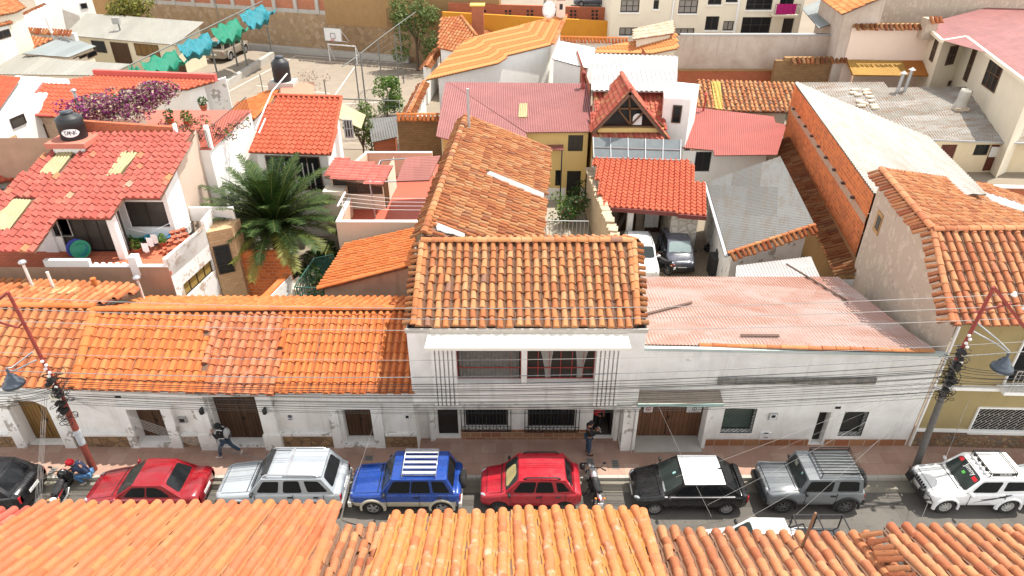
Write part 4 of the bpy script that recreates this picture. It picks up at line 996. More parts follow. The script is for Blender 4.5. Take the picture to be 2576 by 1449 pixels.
# ================================================================ terrace house on the left
frE = eave_frame((143, 545), (276, 548), 6.5, 17)
hE = House('terrace_house', 'two storey house with coral red tile roof, yellow skylights and red tiled balcony', 'house', (-20, 31, 0))
pe = [frE.hit(p) for p in ((224, 331), (488, 335), (403, 499), (313, 497), (276, 549), (143, 546), (85, 633), (-70, 628), (-90, 560), (143, 364), (214, 362))]
skE = [[(151, 379), (191, 380), (142, 441), (100, 437)], [(311, 381), (350, 382), (305, 438), (266, 445)], [(38, 502), (82, 505), (22, 581), (-40, 575)]]
T_PAT = tile('patched_coral', [(0, (.52, .125, .095)), (.7, (.57, .15, .115)), (.95, (.60, .18, .13)), (.985, (.66, .30, .14)), (1, (.7, .5, .4))], (.35, .05, .04), .3, (.72, .36, .28), .3)
hE.tiles(frE, pe, T_PAT, p=.345, L=.43, h=.11, style='spanish', step=.045, seed=51, skip=[[frE.hit(q) for q in s] for s in skE])
for s in skE: skylight(hE.root, frE, s, C_YELL, .16)
EY = 27.0; FL = 4.15; xr2_ = -16.3
X1E = Yp(418, 655, EY).x; X0E = -32
m = MB(); wpf = WallPlane((X0E, EY), (X1E, EY)); wall_mesh(m, wpf, 0, 4.38)
far = Zp(512, 563, 5.0); wps = WallPlane((X1E, EY), xy(far)); wall_mesh(m, WallPlane((xr2_, 34.3), (X0E, 34.3)), 0, 7.9)
m.build('wall', P_BROWN, hE.root)
m = MB(); win = wps.rect((470, 748), (532, 652)); win = (win[0], win[1], win[2], win[3])
wall_mesh(m, wps, 0, 4.75, 5.0, [win], .2); m.build('side_wall', plaster('flaking_white', (.78, .77, .75), (.5, .46, .42), .15, peel=(.50, .40, .33), pamt=.45), hE.root)
window(hE.root, wps, win, M_ALU, plain('ochre_blind', (.30, .20, .05), .6), 4, 1, .12)
m = MB(); m.box((X0E, EY+.01, FL-.2), (X1E+.02, 30.6, FL)); m.build('balcony_floor', paving('red_floor_tiles', (.52, .15, .08), (.46, .13, .07), (.3, .1, .06), .3, .3, samt=.15, off=0, spots=.1), hE.root)
m = MB()
def par(pa, pb, zt, th=.2, zb=FL-.3):
 wall_box(m, pa, pb, zb, zt, th)
xa = Yp(100, 640, EY).x; xb = Yp(215, 640, EY).x; xc = Yp(318, 640, EY).x; xd = Yp(338, 640, EY).x
par((xa, EY+.012), (xb, EY+.012), 4.72); par((xb, EY+.012), (X1E, EY+.012), 4.40); m.box((xb, EY-.03, 4.385), (X1E, EY+.2, 4.43)); m.box((xc, EY-.05, FL-.2), (xd, EY+.35, 4.9)); par(Vector((X1E-.0, EY)), Vector(xy(far)), 4.8, .18)
for i in range(9):
 x = xb+.25+i*.32;
 if x < xc-.2: m.ell((x, EY+.1, 4.44), (.13, .1, .13))
m.build('parapet', P_WHITE, hE.root)
DYE = 28.9
wpb = WallPlane((X0E, DYE), (Yp(312, 600, DYE).x, DYE)); m = MB(); top = frE.z(-20, DYE)-.12
gdr = wpb.rect((172, 640), (300, 548)); gdr = (gdr[0], gdr[1], FL, top-.1); gwn = wpb.rect((135, 610), (165, 548)); gwn = (gwn[0]-.1, gwn[1], FL+.8, top-.2)
wall_mesh(m, wpb, FL, top, None, [gdr, gwn], .12)
xr = Yp(318, 590, 30.1).x; xr2 = -16.55
wpr = WallPlane((xr, 30.1), (xr2, 30.1)); top2 = frE.z(-18, 30.1)-.12
rw = wpr.rect((330, 572), (410, 508)); rw = (rw[0], rw[1], rw[2], min(rw[3], top2-.15))
wall_mesh(m, wpr, FL, top2, None, [rw], .15)
wpd = WallPlane((xr, DYE), (xr, 30.1)); wall_mesh(m, wpd, FL, top-.02, top2)
wall_mesh(m, WallPlane((xr2, 30.1), (xr2+.08, 31.6)), FL-.2, top2, frE.z(-18, 31.6)-.12)
m.box((Yp(300, 600, 28.3).x-.2, 28.1, FL), (Yp(300, 600, 28.3).x+.12, 28.4, frE.z(-19, 28.1)-.1)); m.build('upper_wall', P_WHITE, hE.root)
window(hE.root, wpb, gdr, M_ALU, G_MID, 5, 1, .1, .06, 'balcony_door'); window(hE.root, wpb, gwn, M_ALU, G_DARK, 2, 1, .1); window(hE.root, wpr, rw, M_ALU, G_MID, 2, 1, .12)
window(hE.root, wpd, (.1, wpd.L-.1, FL, FL+2.), M_ALU, G_DARK, 2, 1, -.03, .06, 'glazed_door')
m = MB(); wall_mesh(m, WallPlane((xr2+.09, 31.6), (xr2+.25, 34.3)), 0, frE.z(xr2, 31.6)-.12, frE.z(xr2, 34.2)-.1)
m.build('gable_wall', plaster('pinkish_render', (.62, .48, .38), (.45, .33, .26), .3), hE.root)
m = MB(); tz = 4.5; A = Vector((far.x+.02, far.y+.02)); wpt = WallPlane(A, (A.x+1.05, A.y+.55)); wpt2 = WallPlane((A.x+1.05, A.y+.55), (A.x+1.1, A.y+1.6)); wall_mesh(m, wpt, 0, tz); wall_mesh(m, wpt2, 0, tz); m.poly([(A.x, A.y, tz), (A.x+1.05, A.y+.55, tz), (A.x+1.1, A.y+1.6, tz), (A.x-.1, A.y+1.6, tz)]); m.build('stone_bay', S_SAND, hE.root)
pwin(hE.root, wpt, (552, 690), (575, 612), nx=1, ny=3);
m = MB(); wall_box(m, (A.x-.05, A.y+.1), (A.x-.1, A.y+1.5), 4.4, 5.1, .15); wall_box(m, (A.x-1.4, A.y+1.5), (A.x+.9, A.y+1.5), 4.4, 5.15, .15); m.build('parapet', P_WHITE, hE.root)
rdg = frE.hit((350, 335)); m = MB(); wall_box(m, (Yp(200, 330, rdg.y).x, rdg.y+.1), (Yp(436, 335, rdg.y).x, rdg.y+.1), 7.4, 8.95, .22, 0, 8.6); m.build('brick_parapet', B_RED, hE.root)
m = MB(); wall_box(m, (Yp(436, 335, rdg.y).x, rdg.y+.08), (Yp(441, 335, rdg.y).x, rdg.y+.08), 7.6, 8.75, .26); m.build('parapet_end', P_WHITE, hE.root)
st = Yp(180, 345, rdg.y-1.0); m = MB(); m.box((st.x-1.0, rdg.y-1.7, st.z-.35), (st.x+.95, rdg.y+.1, st.z-.1)); m.build('tank_slab', plaster('red_slab', (.5, .17, .12), (.3, .2, .15), .4), hE.root)
m = MB(); m.box((st.x-.8, rdg.y-1.5, 6.5), (st.x+.8, rdg.y-.05, st.z-.36)); m.build('slab_support', P_WHITEOLD, hE.root)
def water_tank(p, r, h, label, txt, group='black water tanks'):
 th = thing('water_tank', label, 'water tank', p, 0, group); m = MB()
 m.lathe([(r*.96, 0), (r, .05*h), (r*.97, .2*h), (r, .22*h), (r*.97, .4*h), (r, .42*h), (r*.98, .6*h), (r, .74*h), (r*.86, .8*h), (r*.5, .90*h), (r*.42, .92*h)], 28); m.build('tank_body', M_BLK, th, False)
 m = MB(); m.lathe([(r*.46, .915*h), (r*.48, .93*h), (r*.48, .98*h), (r*.3, 1.0*h), (.01, 1.005*h)], 20); m.build('lid', plain('tank_lid', (.03, .035, .045), .5), th, False)
 if txt:
  m = MB(); rows = []
  for k in range(13):
   a = -math.pi/2-.66+1.32*k/12+.35; hw = .15*h*math.sqrt(max(0, 1-((k-6)/6.05)**2)); rows.append([((r+.012)*math.cos(a), (r+.012)*math.sin(a), .3*h+s_*hw) for s_ in (-1, 1)])
  m.grid(rows, 0, .5, True); m.build('label_plate', M_PAPER, th, False)
  for k, ch in enumerate(txt):
   a = -math.pi/2+.35+(k-(len(txt)-1)/2)*.24
   from_curve_text(ch, .25*h*.9, M_INK, 'letter', Matrix.Translation(((r+.02)*math.cos(a), (r+.02)*math.sin(a), .3*h)) @ Matrix.Rotation(a+math.pi/2, 4, 'Z') @ Matrix.Rotation(math.pi/2, 4, 'X'), th)
 return th
water_tank((st.x, rdg.y-.75, st.z-.1), .62, 1.35, 'black ribbed water tank with white lettered label on the slab above the coral roof', 'TANK')
# ================================================================ white house with red roof, centre left
hG, frG, pg, wG = shed('white_gable_house', 'white two storey house with bright red tile roof and two tall dark windows', (625, 382), (832, 388), 5.6, 24, ((625, 382), (832, 388), (860, 245), (690, 240)), T_REDN, P_WHITE, .3, p=.34, L=.36, h=.10, style='spanish', step=.04, seed=61, jit=.4)
caps_px(hG.root, frG, (((690, 241), (860, 246)),), T_REDN, .13); caps_px(hG.root, frG, (((831, 387), (859, 247)),), T_REDN, .11, name='verge_tile')
for bl, tr in (((683, 474), (733, 392)), ((753, 476), (803, 394))):
 f = pwin(hG.root, wG, bl, tr, M_BRFR, G_DARK, 2, 1); wp = pick(wG, (700, 420)); h = wp.rect(bl, tr); m = MB(); m.beam(wp.at(h[0]-.15, h[2]+.35, .25), wp.at(h[1]+.15, h[2]+.35, .25), .05, .06); m.build('rail', M_IRON, f, False)
 m = MB()
 for k in range(3): x = h[0]+(h[1]-h[0])*(.3+.2*k); m.box((-.035, -.003, 0), (.035, .003, h[3]-h[2]-.5), M=Matrix.Translation(wp.at(x, h[2]+.1, .065)))
 m.build('curtain', M_CURT, f, False)
pwin(hG.root, wG, (869, 346), (886, 300), M_GALV, G_MID, 3, 2)
frGy = frame3(frG.hit((858, 262)), frG.hit((858, 262))+Vector((1.6, .2, -.9)), frG.hit((850, 300))); m = MB(); corr_mesh(m, frGy, [(0, 0), (1.6, 0), (1.6, 1.3), (0, 1.3)], pitch=.12); m.build('awning', C_YELL, hG.root)
m = MB(); a = frG.hit((652, 339))+Vector((0, 0, .1)); b = frG.hit((668, 303))+Vector((0, 0, .1)); c_ = frG.hit((673, 296)); m.tube([a, b], .05, 6); m.tube([frG.hit((648, 330))+Vector((-.1, 0, .12)), frG.hit((690, 243))+Vector((-.1, 0, .3)), frG.hit((726, 205))+Vector((0, 0, .5))], .045, 6); m.build('roof_pipe', M_WHFR, hG.root)
hH, frH, ph, wH = shed('hip_roofed_house', 'white house with orange tile roof behind the flowering terrace', (600, 258), (546, 337), 5.4, 17, ((600, 258), (546, 337), (636, 301), (690, 246), (706, 218)), T_NEW, P_WHITE, .25, p=.34, L=.42, seed=62)
caps_px(hH.root, frH, (((546, 337), (636, 301)), ((636, 301), (690, 246))), T_NEW, .15)
hI, frI, pi_, wI = shed('slab_roof_house', 'small flat roofed block carrying a water tank next to the court', (700, 246), (790, 250), 6.4, 3, ((702, 236), (790, 240), (790, 205), (706, 214)), plain('slab_red', (.55, .2, .13), .8), B_RED, .1, 'sheet', pitch=3, amp=.0)
p = frI.hit((713, 212)); m = MB(); m.box((p.x-.9, p.y-.7, p.z-.25), (p.x+.9, p.y+.7, p.z+.25)); m.build('tank_base', P_CONC, hI.root)
water_tank((p.x, p.y, p.z+.25), .62, 1.75, 'tall black water tank on a concrete base beside the basketball court', '')
hJ, frJ, pj, wJ = shed('low_tiled_house', 'low orange tile roof behind the palm', (610, 560), (664, 449), 2.6, 18, ((548, 398), (664, 447), (640, 575), (512, 548), (510, 445)), T_NEW, P_WHITEOLD, .2, p=.36, L=.42, seed=63)
m = MB(); corr_mesh(m, Frame(frJ.A+frJ.n*.12, frJ.v, frJ.u), [Frame(frJ.A+frJ.n*.12, frJ.v, frJ.u).uv(frJ.hit(q)) for q in ((575, 400), (640, 418), (625, 440), (560, 412))], pitch=.18); m.build('old_sheet', plain('old_grey_sheet', (.30, .27, .24), .8), hJ.root)
c0 = Zp(488, 345, 6.2); c1 = Zp(548, 345, 6.2); hK = House('balcony_house', 'narrow white house with brown window below a railed terrace', 'house', (c0.x, c0.y, 0))
wk = WallPlane((c0.x-.1, c0.y-.2), (c1.x, c1.y-3.0 if False else c1.y+.3)); m = MB(); wall_mesh(m, wk, 0, 5.3); wall_mesh(m, WallPlane((c1.x, c1.y+.3), (c1.x+.3, c1.y+5)), 0, 5.3); m.build('wall', P_WHITE, hK.root)
pwin(hK.root, wk, (497, 424), (524, 394), M_BRFR, glass('wood_glass', (.16, .07, .03), .2), 1, 1, sill=P_WHITE)
TZ = 7.3; tb = Yp(350, 335, rdg.y+.4)
hT = House('flower_terrace', 'roof terrace with pots, railings and a purple bougainvillea behind the brick parapet', 'terrace', (tb.x, rdg.y+2, 0))
tx0 = Yp(150, 320, rdg.y+.4).x; tx1 = Yp(545, 330, rdg.y+.4).x; m = MB(); m.box((tx0, rdg.y+.35, 0), (tx1-.6, rdg.y+7, TZ)); m.build('block', P_WHITE, hT.root)
m = MB(); m.box((tx0, rdg.y+.35, TZ), (tx1-.5, rdg.y+7, TZ+.06)); m.build('floor', F_RED, hT.root)
m = MB()
def railing(m, a, b, h=.95, n=12, r=.014):
 a = Vector(a); b = Vector(b); z = Vector((0, 0, h)); m.tube([a+z, b+z], r*1.6, 5); m.tube([a+z*.1, b+z*.1], r, 4)
 for i in range(n+1): p = a.lerp(b, i/n); m.tube([p, p+z], r, 4, caps=False)
ra = Vector((Yp(440, 330, rdg.y+.4).x, rdg.y+.45, TZ)); rb = Vector((tx1-.6, rdg.y+.45, TZ)); railing(m, ra, rb, 1., 22); railing(m, rb, rb+Vector((.1, 6, 0)), 1., 30); m.build('railing', M_IRON, hT.root)
m = MB(); q = Yp(512, 300, rdg.y+.5); m.box((q.x-.1, q.y-.05, TZ), (q.x+.1, q.y+.15, TZ+1.25)); m.build('pillar', P_WHITE, hT.root)
m = MB(); q = Yp(305, 290, rdg.y+1.6); wall_box(m, (q.x-1, q.y), (q.x+.6, q.y), TZ, TZ+1.25, 1.2); m.build('oven_block', P_CREAM, hT.root)
# ================================================================ peach house with red roof terraces
hP = House('peach_house', 'peach rendered house with red painted roof terrace, clothes lines and a small glazed room', 'house', (-7, 36, 0))
f0 = Zp(845, 559, 4.0); f1_ = Zp(1040, 563, 4.0); b0 = Zp(882, 499, 4.0); px1 = -4.0; PY1 = 43.0
m = MB(); m.box((f0.x, f0.y+.02, 0), (px1, PY1, 3.0)); m.build('block', P_PEACH, hP.root)
m = MB(); m.box((f0.x+.02, f0.y+.1, 3.0), (px1, PY1, 3.02)); m.build('terrace_floor', F_RED, hP.root)
m = MB(); wall_box(m, (f0.x, f0.y), (px1, f0.y-.05), 2.0, 4.0, .2); wall_box(m, (f0.x+.02, b0.y), (f0.x, f0.y), 2.5, 4.0, .2); m.build('parapet', P_PEACH, hP.root)
m = MB(); m.box((f0.x-.02, f0.y-.02, 4.0), (px1, f0.y+.22, 4.03)); m.box((f0.x-.02, f0.y+.22, 4.0), (f0.x+.22, b0.y, 4.03)); q0 = Zp(921, 384, 4.6); q1 = Zp(1086, 387, 4.6); m.box((q0.x-.1, q0.y-.1, 4.6), (q1.x, q0.y+.15, 4.63)); m.build('coping', P_WHITE, hP.root)
m = MB(); wall_box(m, (q0.x, q0.y), (q1.x, q0.y), 3, 4.6, .2); wall_box(m, (q0.x-.1, q0.y), (q0.x-1.2, q0.y-4.5), 3, 4.6, .2); m.build('rear_parapet', P_PEACH, hP.root)
frPr = eave_frame((815, 445), (961, 465), 5.15, 14); prr = [frPr.hit(q) for q in ((815, 444), (961, 465), (986, 418), (846, 396))]
frPr2 = frame3(frPr.hit((961, 465)), frPr.hit((986, 418)), frPr.hit((815, 444)))
hP.tiles(frPr2, prr, tile('coral_pvc_tile', [(0, (.70, .2, .16)), (1, (.74, .25, .2))], (.5, .12, .1), .2, (.8, .5, .45), .3), p=.26, L=.55, h=.07, style='wave', seed=71, jit=.5)
rx0, rx1 = prr[0].x+.25, prr[1].x-.25; ry = prr[0].y+.3
wq_ = WallPlane((rx0, ry), (rx1, ry)); gl = wq_.rect((838, 498), (938, 458)); gl = (.1, wq_.L-.05, 3.95, 4.95); m = MB()
wall_mesh(m, wq_, 3, 5.0, None, [gl], .1); wr_ = WallPlane((rx1, ry), (rx1+.2, ry+3.2)); wall_mesh(m, wr_, 3, 5.0); wall_mesh(m, WallPlane((rx0-.2, ry+3.2), (rx0, ry)), 0, 5.0); m.box((rx0-.3, ry-.9, 0), (rx0+.9, ry-.0, 4.5)); m.build('room_wall', P_CREAM, hP.root)
window(hP.root, wq_, gl, M_BRFR, G_MID, 2, 2, .08, .09); window(hP.root, wr_, (.1, 1.0, 3.02, 4.9), M_BRFR, glass('amber_glass', (.2, .11, .05), .2), 3, 1, -.03, .06, 'glazed_door')
frCan = eave_frame((997, 456), (1080, 453), 5.2, 6); m = MB(); cq = [frCan.hit(q) for q in ((997, 456), (1080, 453), (1108, 391), (1020, 397))]; f2 = Frame(frCan.A, frCan.v, -frCan.u); corr_mesh(m, f2, [f2.uv(q) for q in cq], pitch=.2, amp=.03); m.build('canopy', C_CORAL, hP.root)
m = MB(); pb = Zp(945, 549, 3.02); pt = Vector((pb.x-.1, pb.y, 5.2)); m.tube([pb, pt], .045, 6); c2 = Zp(957, 404, 5.2); m.tube([pt, c2, frCan.hit((1020, 399))], .045, 6); m.tube([pt, frCan.hit((997, 456))], .045, 6); m.tube([c2, (c2.x, c2.y, 3)], .04, 6); m.build('pipe_frame', M_GALV, hP.root)
m = MB(); t0 = Zp(868, 484, 4.9); t1 = Zp(849, 519, 4.9); m.tube([t0, t1], .05, 6); mid_ = (t0+t1)/2; m.tube([mid_, (mid_.x+.1, mid_.y, 3.9)], .045, 6); m.build('clothes_post', M_WHFR, hP.root)
m = MB()
for k in range(4):
 a = t0.lerp(t1, .1+.27*k); b = Vector((-4.2, a.y-.3, 4.75)); m.tube([a, (a+b)/2+Vector((0, 0, -.12)), b], .011, 4)
m.build('clothes_line', M_WHFR, hP.root)
hF, frF, pf, wF = shed('orange_lean_to', 'lean-to with orange tiles against the left wall of the two storey house', (872, 612), (800, 727), 3.08, 16, ((872, 613), (800, 727), (1037, 666), (1047, 573)), T_NEW, plaster('brown_stained_wall', (.44, .30, .22), (.2, .13, .1), .6), .2, p=.27, L=.42, seed=72)
caps_px(hF.root, frF, (((800, 728), (1036, 667)),), T_NEW, .11, name='verge_tile')
A = Yp(578, 630, 31); B = Yp(722, 640, 31); wbox('brick_garden_wall', 'orange block wall in front of the palm tree', 'wall', (A.x, 31), (B.x, 31), 0, 3.0, B_ORANGE)
A = Zp(672, 752, 2.0); B = Zp(733, 690, 2.0); t, wp = wbox('coped_garden_wall', 'white garden wall with orange coping beside the green stair railing', 'wall', xy(A), xy(B), 0, 1.95, P_WHITEOLD)
m = MB(); wall_box(m, (A.x-.05, A.y), (B.x-.05, B.y), 1.95, 2.03, .35); m.build('coping', T_NEW, t)
# ================================================================ stair with green railing
t = thing('stair_railing', 'green metal railing along a cream garden stair left of the lean-to', 'railing', tuple(Zp(742, 745, 1.)))
m = MB(); G1 = Zp(740, 722, 2.1); G2 = Zp(790, 650, 2.3); G3 = Zp(838, 640, 2.6); G4 = Zp(835, 726, 2.0)
for a, b in ((G1, G2), (G2, G3), (G1, G4)): railing(m, a-Vector((0, 0, 1)), b-Vector((0, 0, 1)), 1., 16, .02)
m.build('rail', plain('green_iron', (.03, .10, .08), .5), t)
m = MB(); a = Zp(755, 755, .6); b = Zp(820, 690, .9); wall_box(m, xy(a), xy(b), 0, 1.2, .9); m.build('stair_wall', P_CREAM, t)
# ================================================================ pink roofed house behind the wing
hO, frO, po, wO = shed('pink_roofed_villa', 'yellow walled house with wide dusty pink corrugated roof', (1323, 332), (1485, 331), 5.0, 12, ((1323, 333), (1485, 331), (1487, 210), (1128, 206)), C_PINK, None, kind='sheet', pitch=.16, amp=.02)
L0 = Zp(1098, 342, 4.7); frOl = frame3(po[3], L0, po[0]); f2 = frame3(po[3]+Vector((-.3, 0, 0)), po[0], L0)
pl_ = [frOl.hit(q) for q in ((1127, 206), (1120, 208), (1097, 342), (1132, 352), (1330, 362), (1323, 335))]; m = MB(); f3_ = Frame(frOl.A, frOl.v, -frOl.u); corr_mesh(m, f3_, [f3_.uv(q) for q in pl_], pitch=.16, amp=.015); m.build('side_roof', C_PINK, hO.root)
oy = po[0].y+.35; ox0, ox1 = Yp(1330, 345, oy).x, po[1].x-.1
wo1 = WallPlane((ox0-2.6, oy), (ox1, oy)); H = [wo1.rect((1428, 381), (1468, 340)), wo1.rect((1424, 492), (1462, 430)), wo1.rect((1396, 468), (1413, 428))]
H[1] = (H[1][0], H[1][1], 0, H[1][3]); wall_mesh(hO.mb, wo1, 0, 4.85, None, H, .15)
wall_mesh(hO.mb, WallPlane((ox0-2.6, oy+6), (ox0-2.6, oy)), 0, 4.85); wall_mesh(hO.mb, WallPlane((ox1, oy), (ox1, oy+6)), 0, 4.85); wall_mesh(hO.mb, WallPlane((L0.x+.3, L0.y+.5), (ox0-2.6, oy-.1)), 0, 4.4)
hO.done([P_YEL])
window(hO.root, wo1, H[0], M_ALU, G_MID, 3, 1, .12, back=None, sill=None) if False else window(hO.root, wo1, H[0], M_ALU, G_MID, 3, 1, .12)
door(hO.root, wo1, H[1], W_BLACK, .1, 2); window(hO.root, wo1, H[2], M_ALU, G_DARK, 1, 1, .1)
m = MB(); wall_box(m, (ox0-2.5, oy-.03), (H[1][0]+wo1.P0.x-.05, oy-.03), 0, .9, .02); wall_box(m, (H[1][1]+wo1.P0.x+.05, oy-.03), (ox1, oy-.03), 0, .9, .02); m.build('dado', P_WHITE, hO.root)
frA2 = eave_frame((1330, 373), (1418, 377), 3.9, 12); m = MB(); corr_mesh(m, frA2, [frA2.uv(frA2.hit(q)) for q in ((1330, 373), (1418, 377), (1415, 340), (1327, 342))], pitch=.16); m.build('porch_roof', C_PINK, hO.root)
m = MB()
for q in ((1414, 376), (1333, 372)): p = frA2.hit(q); m.tube([p, (p.x, p.y, 0)], .05, 6)
m.build('porch_post', M_IRON, hO.root)
m = MB(); q = frO.hit((1315, 280)); m.box((q.x-.35, q.y-1.2, q.z-.1), (q.x+.3, q.y+.9, q.z+.06)) if False else corr_mesh(m, Frame(frO.A+frO.n*.05, frO.u, frO.v), [frO.uv(frO.hit(k)) for k in ((1304, 296), (1326, 296), (1327, 261), (1306, 261))], pitch=.16); m.build('skylight', C_YELL, hO.root)
p = frO.hit((1466, 222)); th = thing('flue_pipe', 'short dark red flue with cowl on the pink roof', 'flue pipe', tuple(p)); m = MB(); m.lathe([(.16, -.1), (.16, .25), (.11, .3), (.11, 1.0), (.2, 1.02), (.2, 1.12), (.05, 1.25)], 12); m.build('pipe', plain('dark_red_metal', (.25, .05, .04), .6), th, False)
# ================================================================ long house, course highlights painted into its orange tiles
frN = eave_frame((1072, 200), (1388, 112), 6.6, 17); hN = House('long_orange_roof_house', 'long white house with orange tile roof, course highlights painted in yellow', 'house', tuple(frN.A*Vector((1, 1, 0)) if False else (frN.A.x, frN.A.y, 0)))
pn = [frN.hit(q) for q in ((1072, 200), (1254, 158), (1273, 146), (1275, 139), (1387, 112), (1424, 39), (1410, 38), (1183, 97), (1166, 108))]
hN.tiles(frN, pn, T_HILITE, p=.3, L=.42, h=.06, style='wave', seed=81, jit=.2, tint=lambda i, j, rn: (.2 if j % 2 else .85)+rn.uniform(-.12, .12))  # tint alternates by course, painting highlights onto uniform orange tile
caps_px(hN.root, frN, (((1390, 114), (1424, 40)),), T_MID, .2)
wn = hN.under(frN, [pn[0], pn[4], pn[5], pn[7]], .3, 0); hN.done([P_WHITE])
p = frN.hit((1410, 42)); th = thing('chimney', 'small pink chimney with tiled cap on the far orange roof', 'chimney', tuple(p)); m = MB(); m.box((-.4, -.4, -.5), (.4, .4, 1.5)); m.build('stack', P_PINKW, th, False); m = MB()
for s_ in (-1, 1): m.poly([(0, -.65, 2.2), (0, .65, 2.2), (.75*s_, .65, 1.6), (.75*s_, -.65, 1.6)]); m.poly([(0, -.65, 2.1), (.75*s_, -.65, 1.5), (.75*s_, .65, 1.5), (0, .65, 2.1)])
m.build('cap', T_RED, th, False); m = MB(); m.box((-.15, -.42, .7), (.15, -.39, 1.2)); m.build('opening', M_BLK, th, False)
p = frN.hit((1380, 52)); th = thing('satellite_dish', 'white satellite dish standing on the far orange roof ridge', 'satellite dish', tuple(p)); m = MB(); m.lathe([(.02, 0), (.35, .05), (.6, .16), (.62, .18), (.34, .09), (.02, .04)], 18, Matrix.Translation((0, 0, .9)) @ Matrix.Rotation(rad(75), 4, 'X') @ Matrix.Scale(1.25, 4, (0, 1, 0))); m.build('dish', M_WHFR, th, False); m = MB(); m.tube([(0, .1, -.3), (0, .1, .8)], .05, 6); m.tube([(0, -.1, .5), (-.5, -.7, .6)], .03, 5); m.build('mast', M_GALV, th, False)
hN2, frN2, pn2, wn2 = shed('hip_pavilion', 'small house with orange hipped roof behind the long far orange roof', (1105, 125), (1152, 130), 4.6, 24, ((1100, 120), (1150, 130), (1200, 90), (1160, 42), (1108, 45)), T_MID, P_WHITE, .3, p=.36, L=.45, seed=82)
shed('', '', (1203, 96), (1252, 78), 4.6, 20, ((1185, 96), (1250, 80), (1160, 41)), T_MID, None, H=hN2, p=.36, L=.45, seed=83)
caps_px(hN2.root, frN2, (((1160, 42), (1200, 92)),), T_MID, .16)
m = MB(); p = frN2.hit((1200, 60)); m.box((p.x-.6, p.y+1.5, 2), (p.x+.6, p.y+2.6, p.z+1.4)); m.build('brick_chimney', B_RED, hN2.root); m = MB(); m.box((p.x-.75, p.y+1.4, p.z+1.4), (p.x+.75, p.y+2.7, p.z+1.52)); m.build('chimney_cap', plain('yellow_cap', (.75, .5, .1), .7), hN2.root)
for i, (a, b, z, lab) in enumerate((((1105, 118), (1072, 168), 3.6, 'upper tile capped white wall stepping down beside the court'), ((1068, 205), (1028, 287), 3.4, 'lower tile capped white wall along the right edge of the court'))):
 A = Zp(*a, z); B = Zp(*b, z); t, wp = wbox('capped_wall', lab, 'wall', xy(B), (A.x, A.y), 0, z-.05, P_WHITE, .3, group='tile capped walls by the court')
 m = MB(); d = (A-B).normalized(); side_ = Vector((-d.y, d.x, 0)); short_row(m, B, A, side_+Vector((0, 0, -.25)), .7, .3, .11, .12, jit=2); short_row(m, B, A, -side_+Vector((0, 0, -.25)), .5, .3, .11, .12, jit=2); cap_row(m, B+Vector((0, 0, .1)), A+Vector((0, 0, .1)), .16, .45, jit=2); m.build('tile_cap', T_MID, t)
A = Zp(998, 296, 4.2); B = Zp(1105, 298, 4.2); t, wp = wbox('adobe_garden_wall', 'old adobe wall with a row of orange tiles on top, left of the pink roof', 'wall', xy(A), (B.x, A.y), 0, 4.15, B_ADOBE, .4)
m = MB(); short_row(m, A+Vector((0, 0, .12)), Vector((B.x, A.y, A.z+.12)), (0, -1, -.3), .5, .32, .12, .1); cap_row(m, A+Vector((0, .2, .2)), Vector((B.x, A.y+.2, A.z+.2)), .14, .45); m.build('tile_cap', T_NEW, t)
hS, frS, ps_, ws_ = shed('garden_shed', 'low shed with grey corrugated roof and brick wall behind the white gable', (940, 350), (1000, 345), 2.5, 10, ((935, 358), (1000, 344), (1000, 292), (925, 300)), C_GREYZ, B_RED, .2, 'sheet', 'shed', pitch=.2)
# ================================================================ red tiled garage house with A-frame dormer
hR = House('a_frame_house', 'house with an A-frame gable, red tile roofs and a glazed strip above the garage', 'house', (8, 40, 0))
frR = eave_frame((1515, 517), (1703, 533), 3.0, 10); pr = [frR.hit(q) for q in ((1514, 518), (1704, 532), (1705, 536), (1777, 542), (1772, 461), (1743, 458), (1740, 404), (1493, 398))]
hR.tiles(frR, pr, T_REDN, p=.33, L=.36, h=.10, style='spanish', step=.04, seed=91, jit=.3)
m = MB(); m.beam(pr[0]+Vector((0, -.08, -.12)), pr[1]+Vector((0, -.08, -.12)), .18, .24); m.beam(pr[2]+Vector((0, -.08, -.12)), pr[3]+Vector((0, -.08, -.12)), .18, .24); m.build('fascia', plain('maroon_fascia', (.16, .04, .035), .6), hR.root)
gy = pr[0].y+2.0; m = MB(); gx0, gx1 = pr[0].x+.1, pr[3].x-.3
wpg3 = WallPlane((gx0, gy), (gx1-1.4, gy)); m = MB(); wall_mesh(m, wpg3, 0, 3.0, None, [(1.2, 2.4, .3, 2.4), (3.0, 4.0, .2, 2.5)], .12); m.build('garage_back_wall', plaster('dim_render', (.42, .34, .26), (.2, .15, .11), .5), hR.root)
door(hR.root, wpg3, (1.2, 2.4, .3, 2.4), W_DARK, .1, 2, name='garage_door'); door(hR.root, wpg3, (3., 4., .2, 2.5), W_DARK, .1, 1)
m = MB(); c = pr[2]; m.box((gx1-1.45, c.y+.25, 0), (gx1, gy+2, 2.85)); m.build('stone_corner', stone('white_boulder', [(.66, .62, .55), (.72, .68, .62), (.6, .56, .5)], (.42, .38, .32), 2.4, .1, 1.), hR.root)
m = MB(); q = frR.hit((1588, 520)); m.box((q.x-.1, q.y+.3, 0), (q.x+.25, q.y+.6, 2.8)); q = pr[1]; m.box((q.x-.2, q.y+.2, 0), (q.x-.05, q.y+.35, 2.8)); m.build('porch_post', P_WHITE, hR.root)
m = MB(); m.box((gx0, gy-1.2, 0), (gx1-1.5, gy, .18)); m.build('porch_step', P_CONC, hR.root)
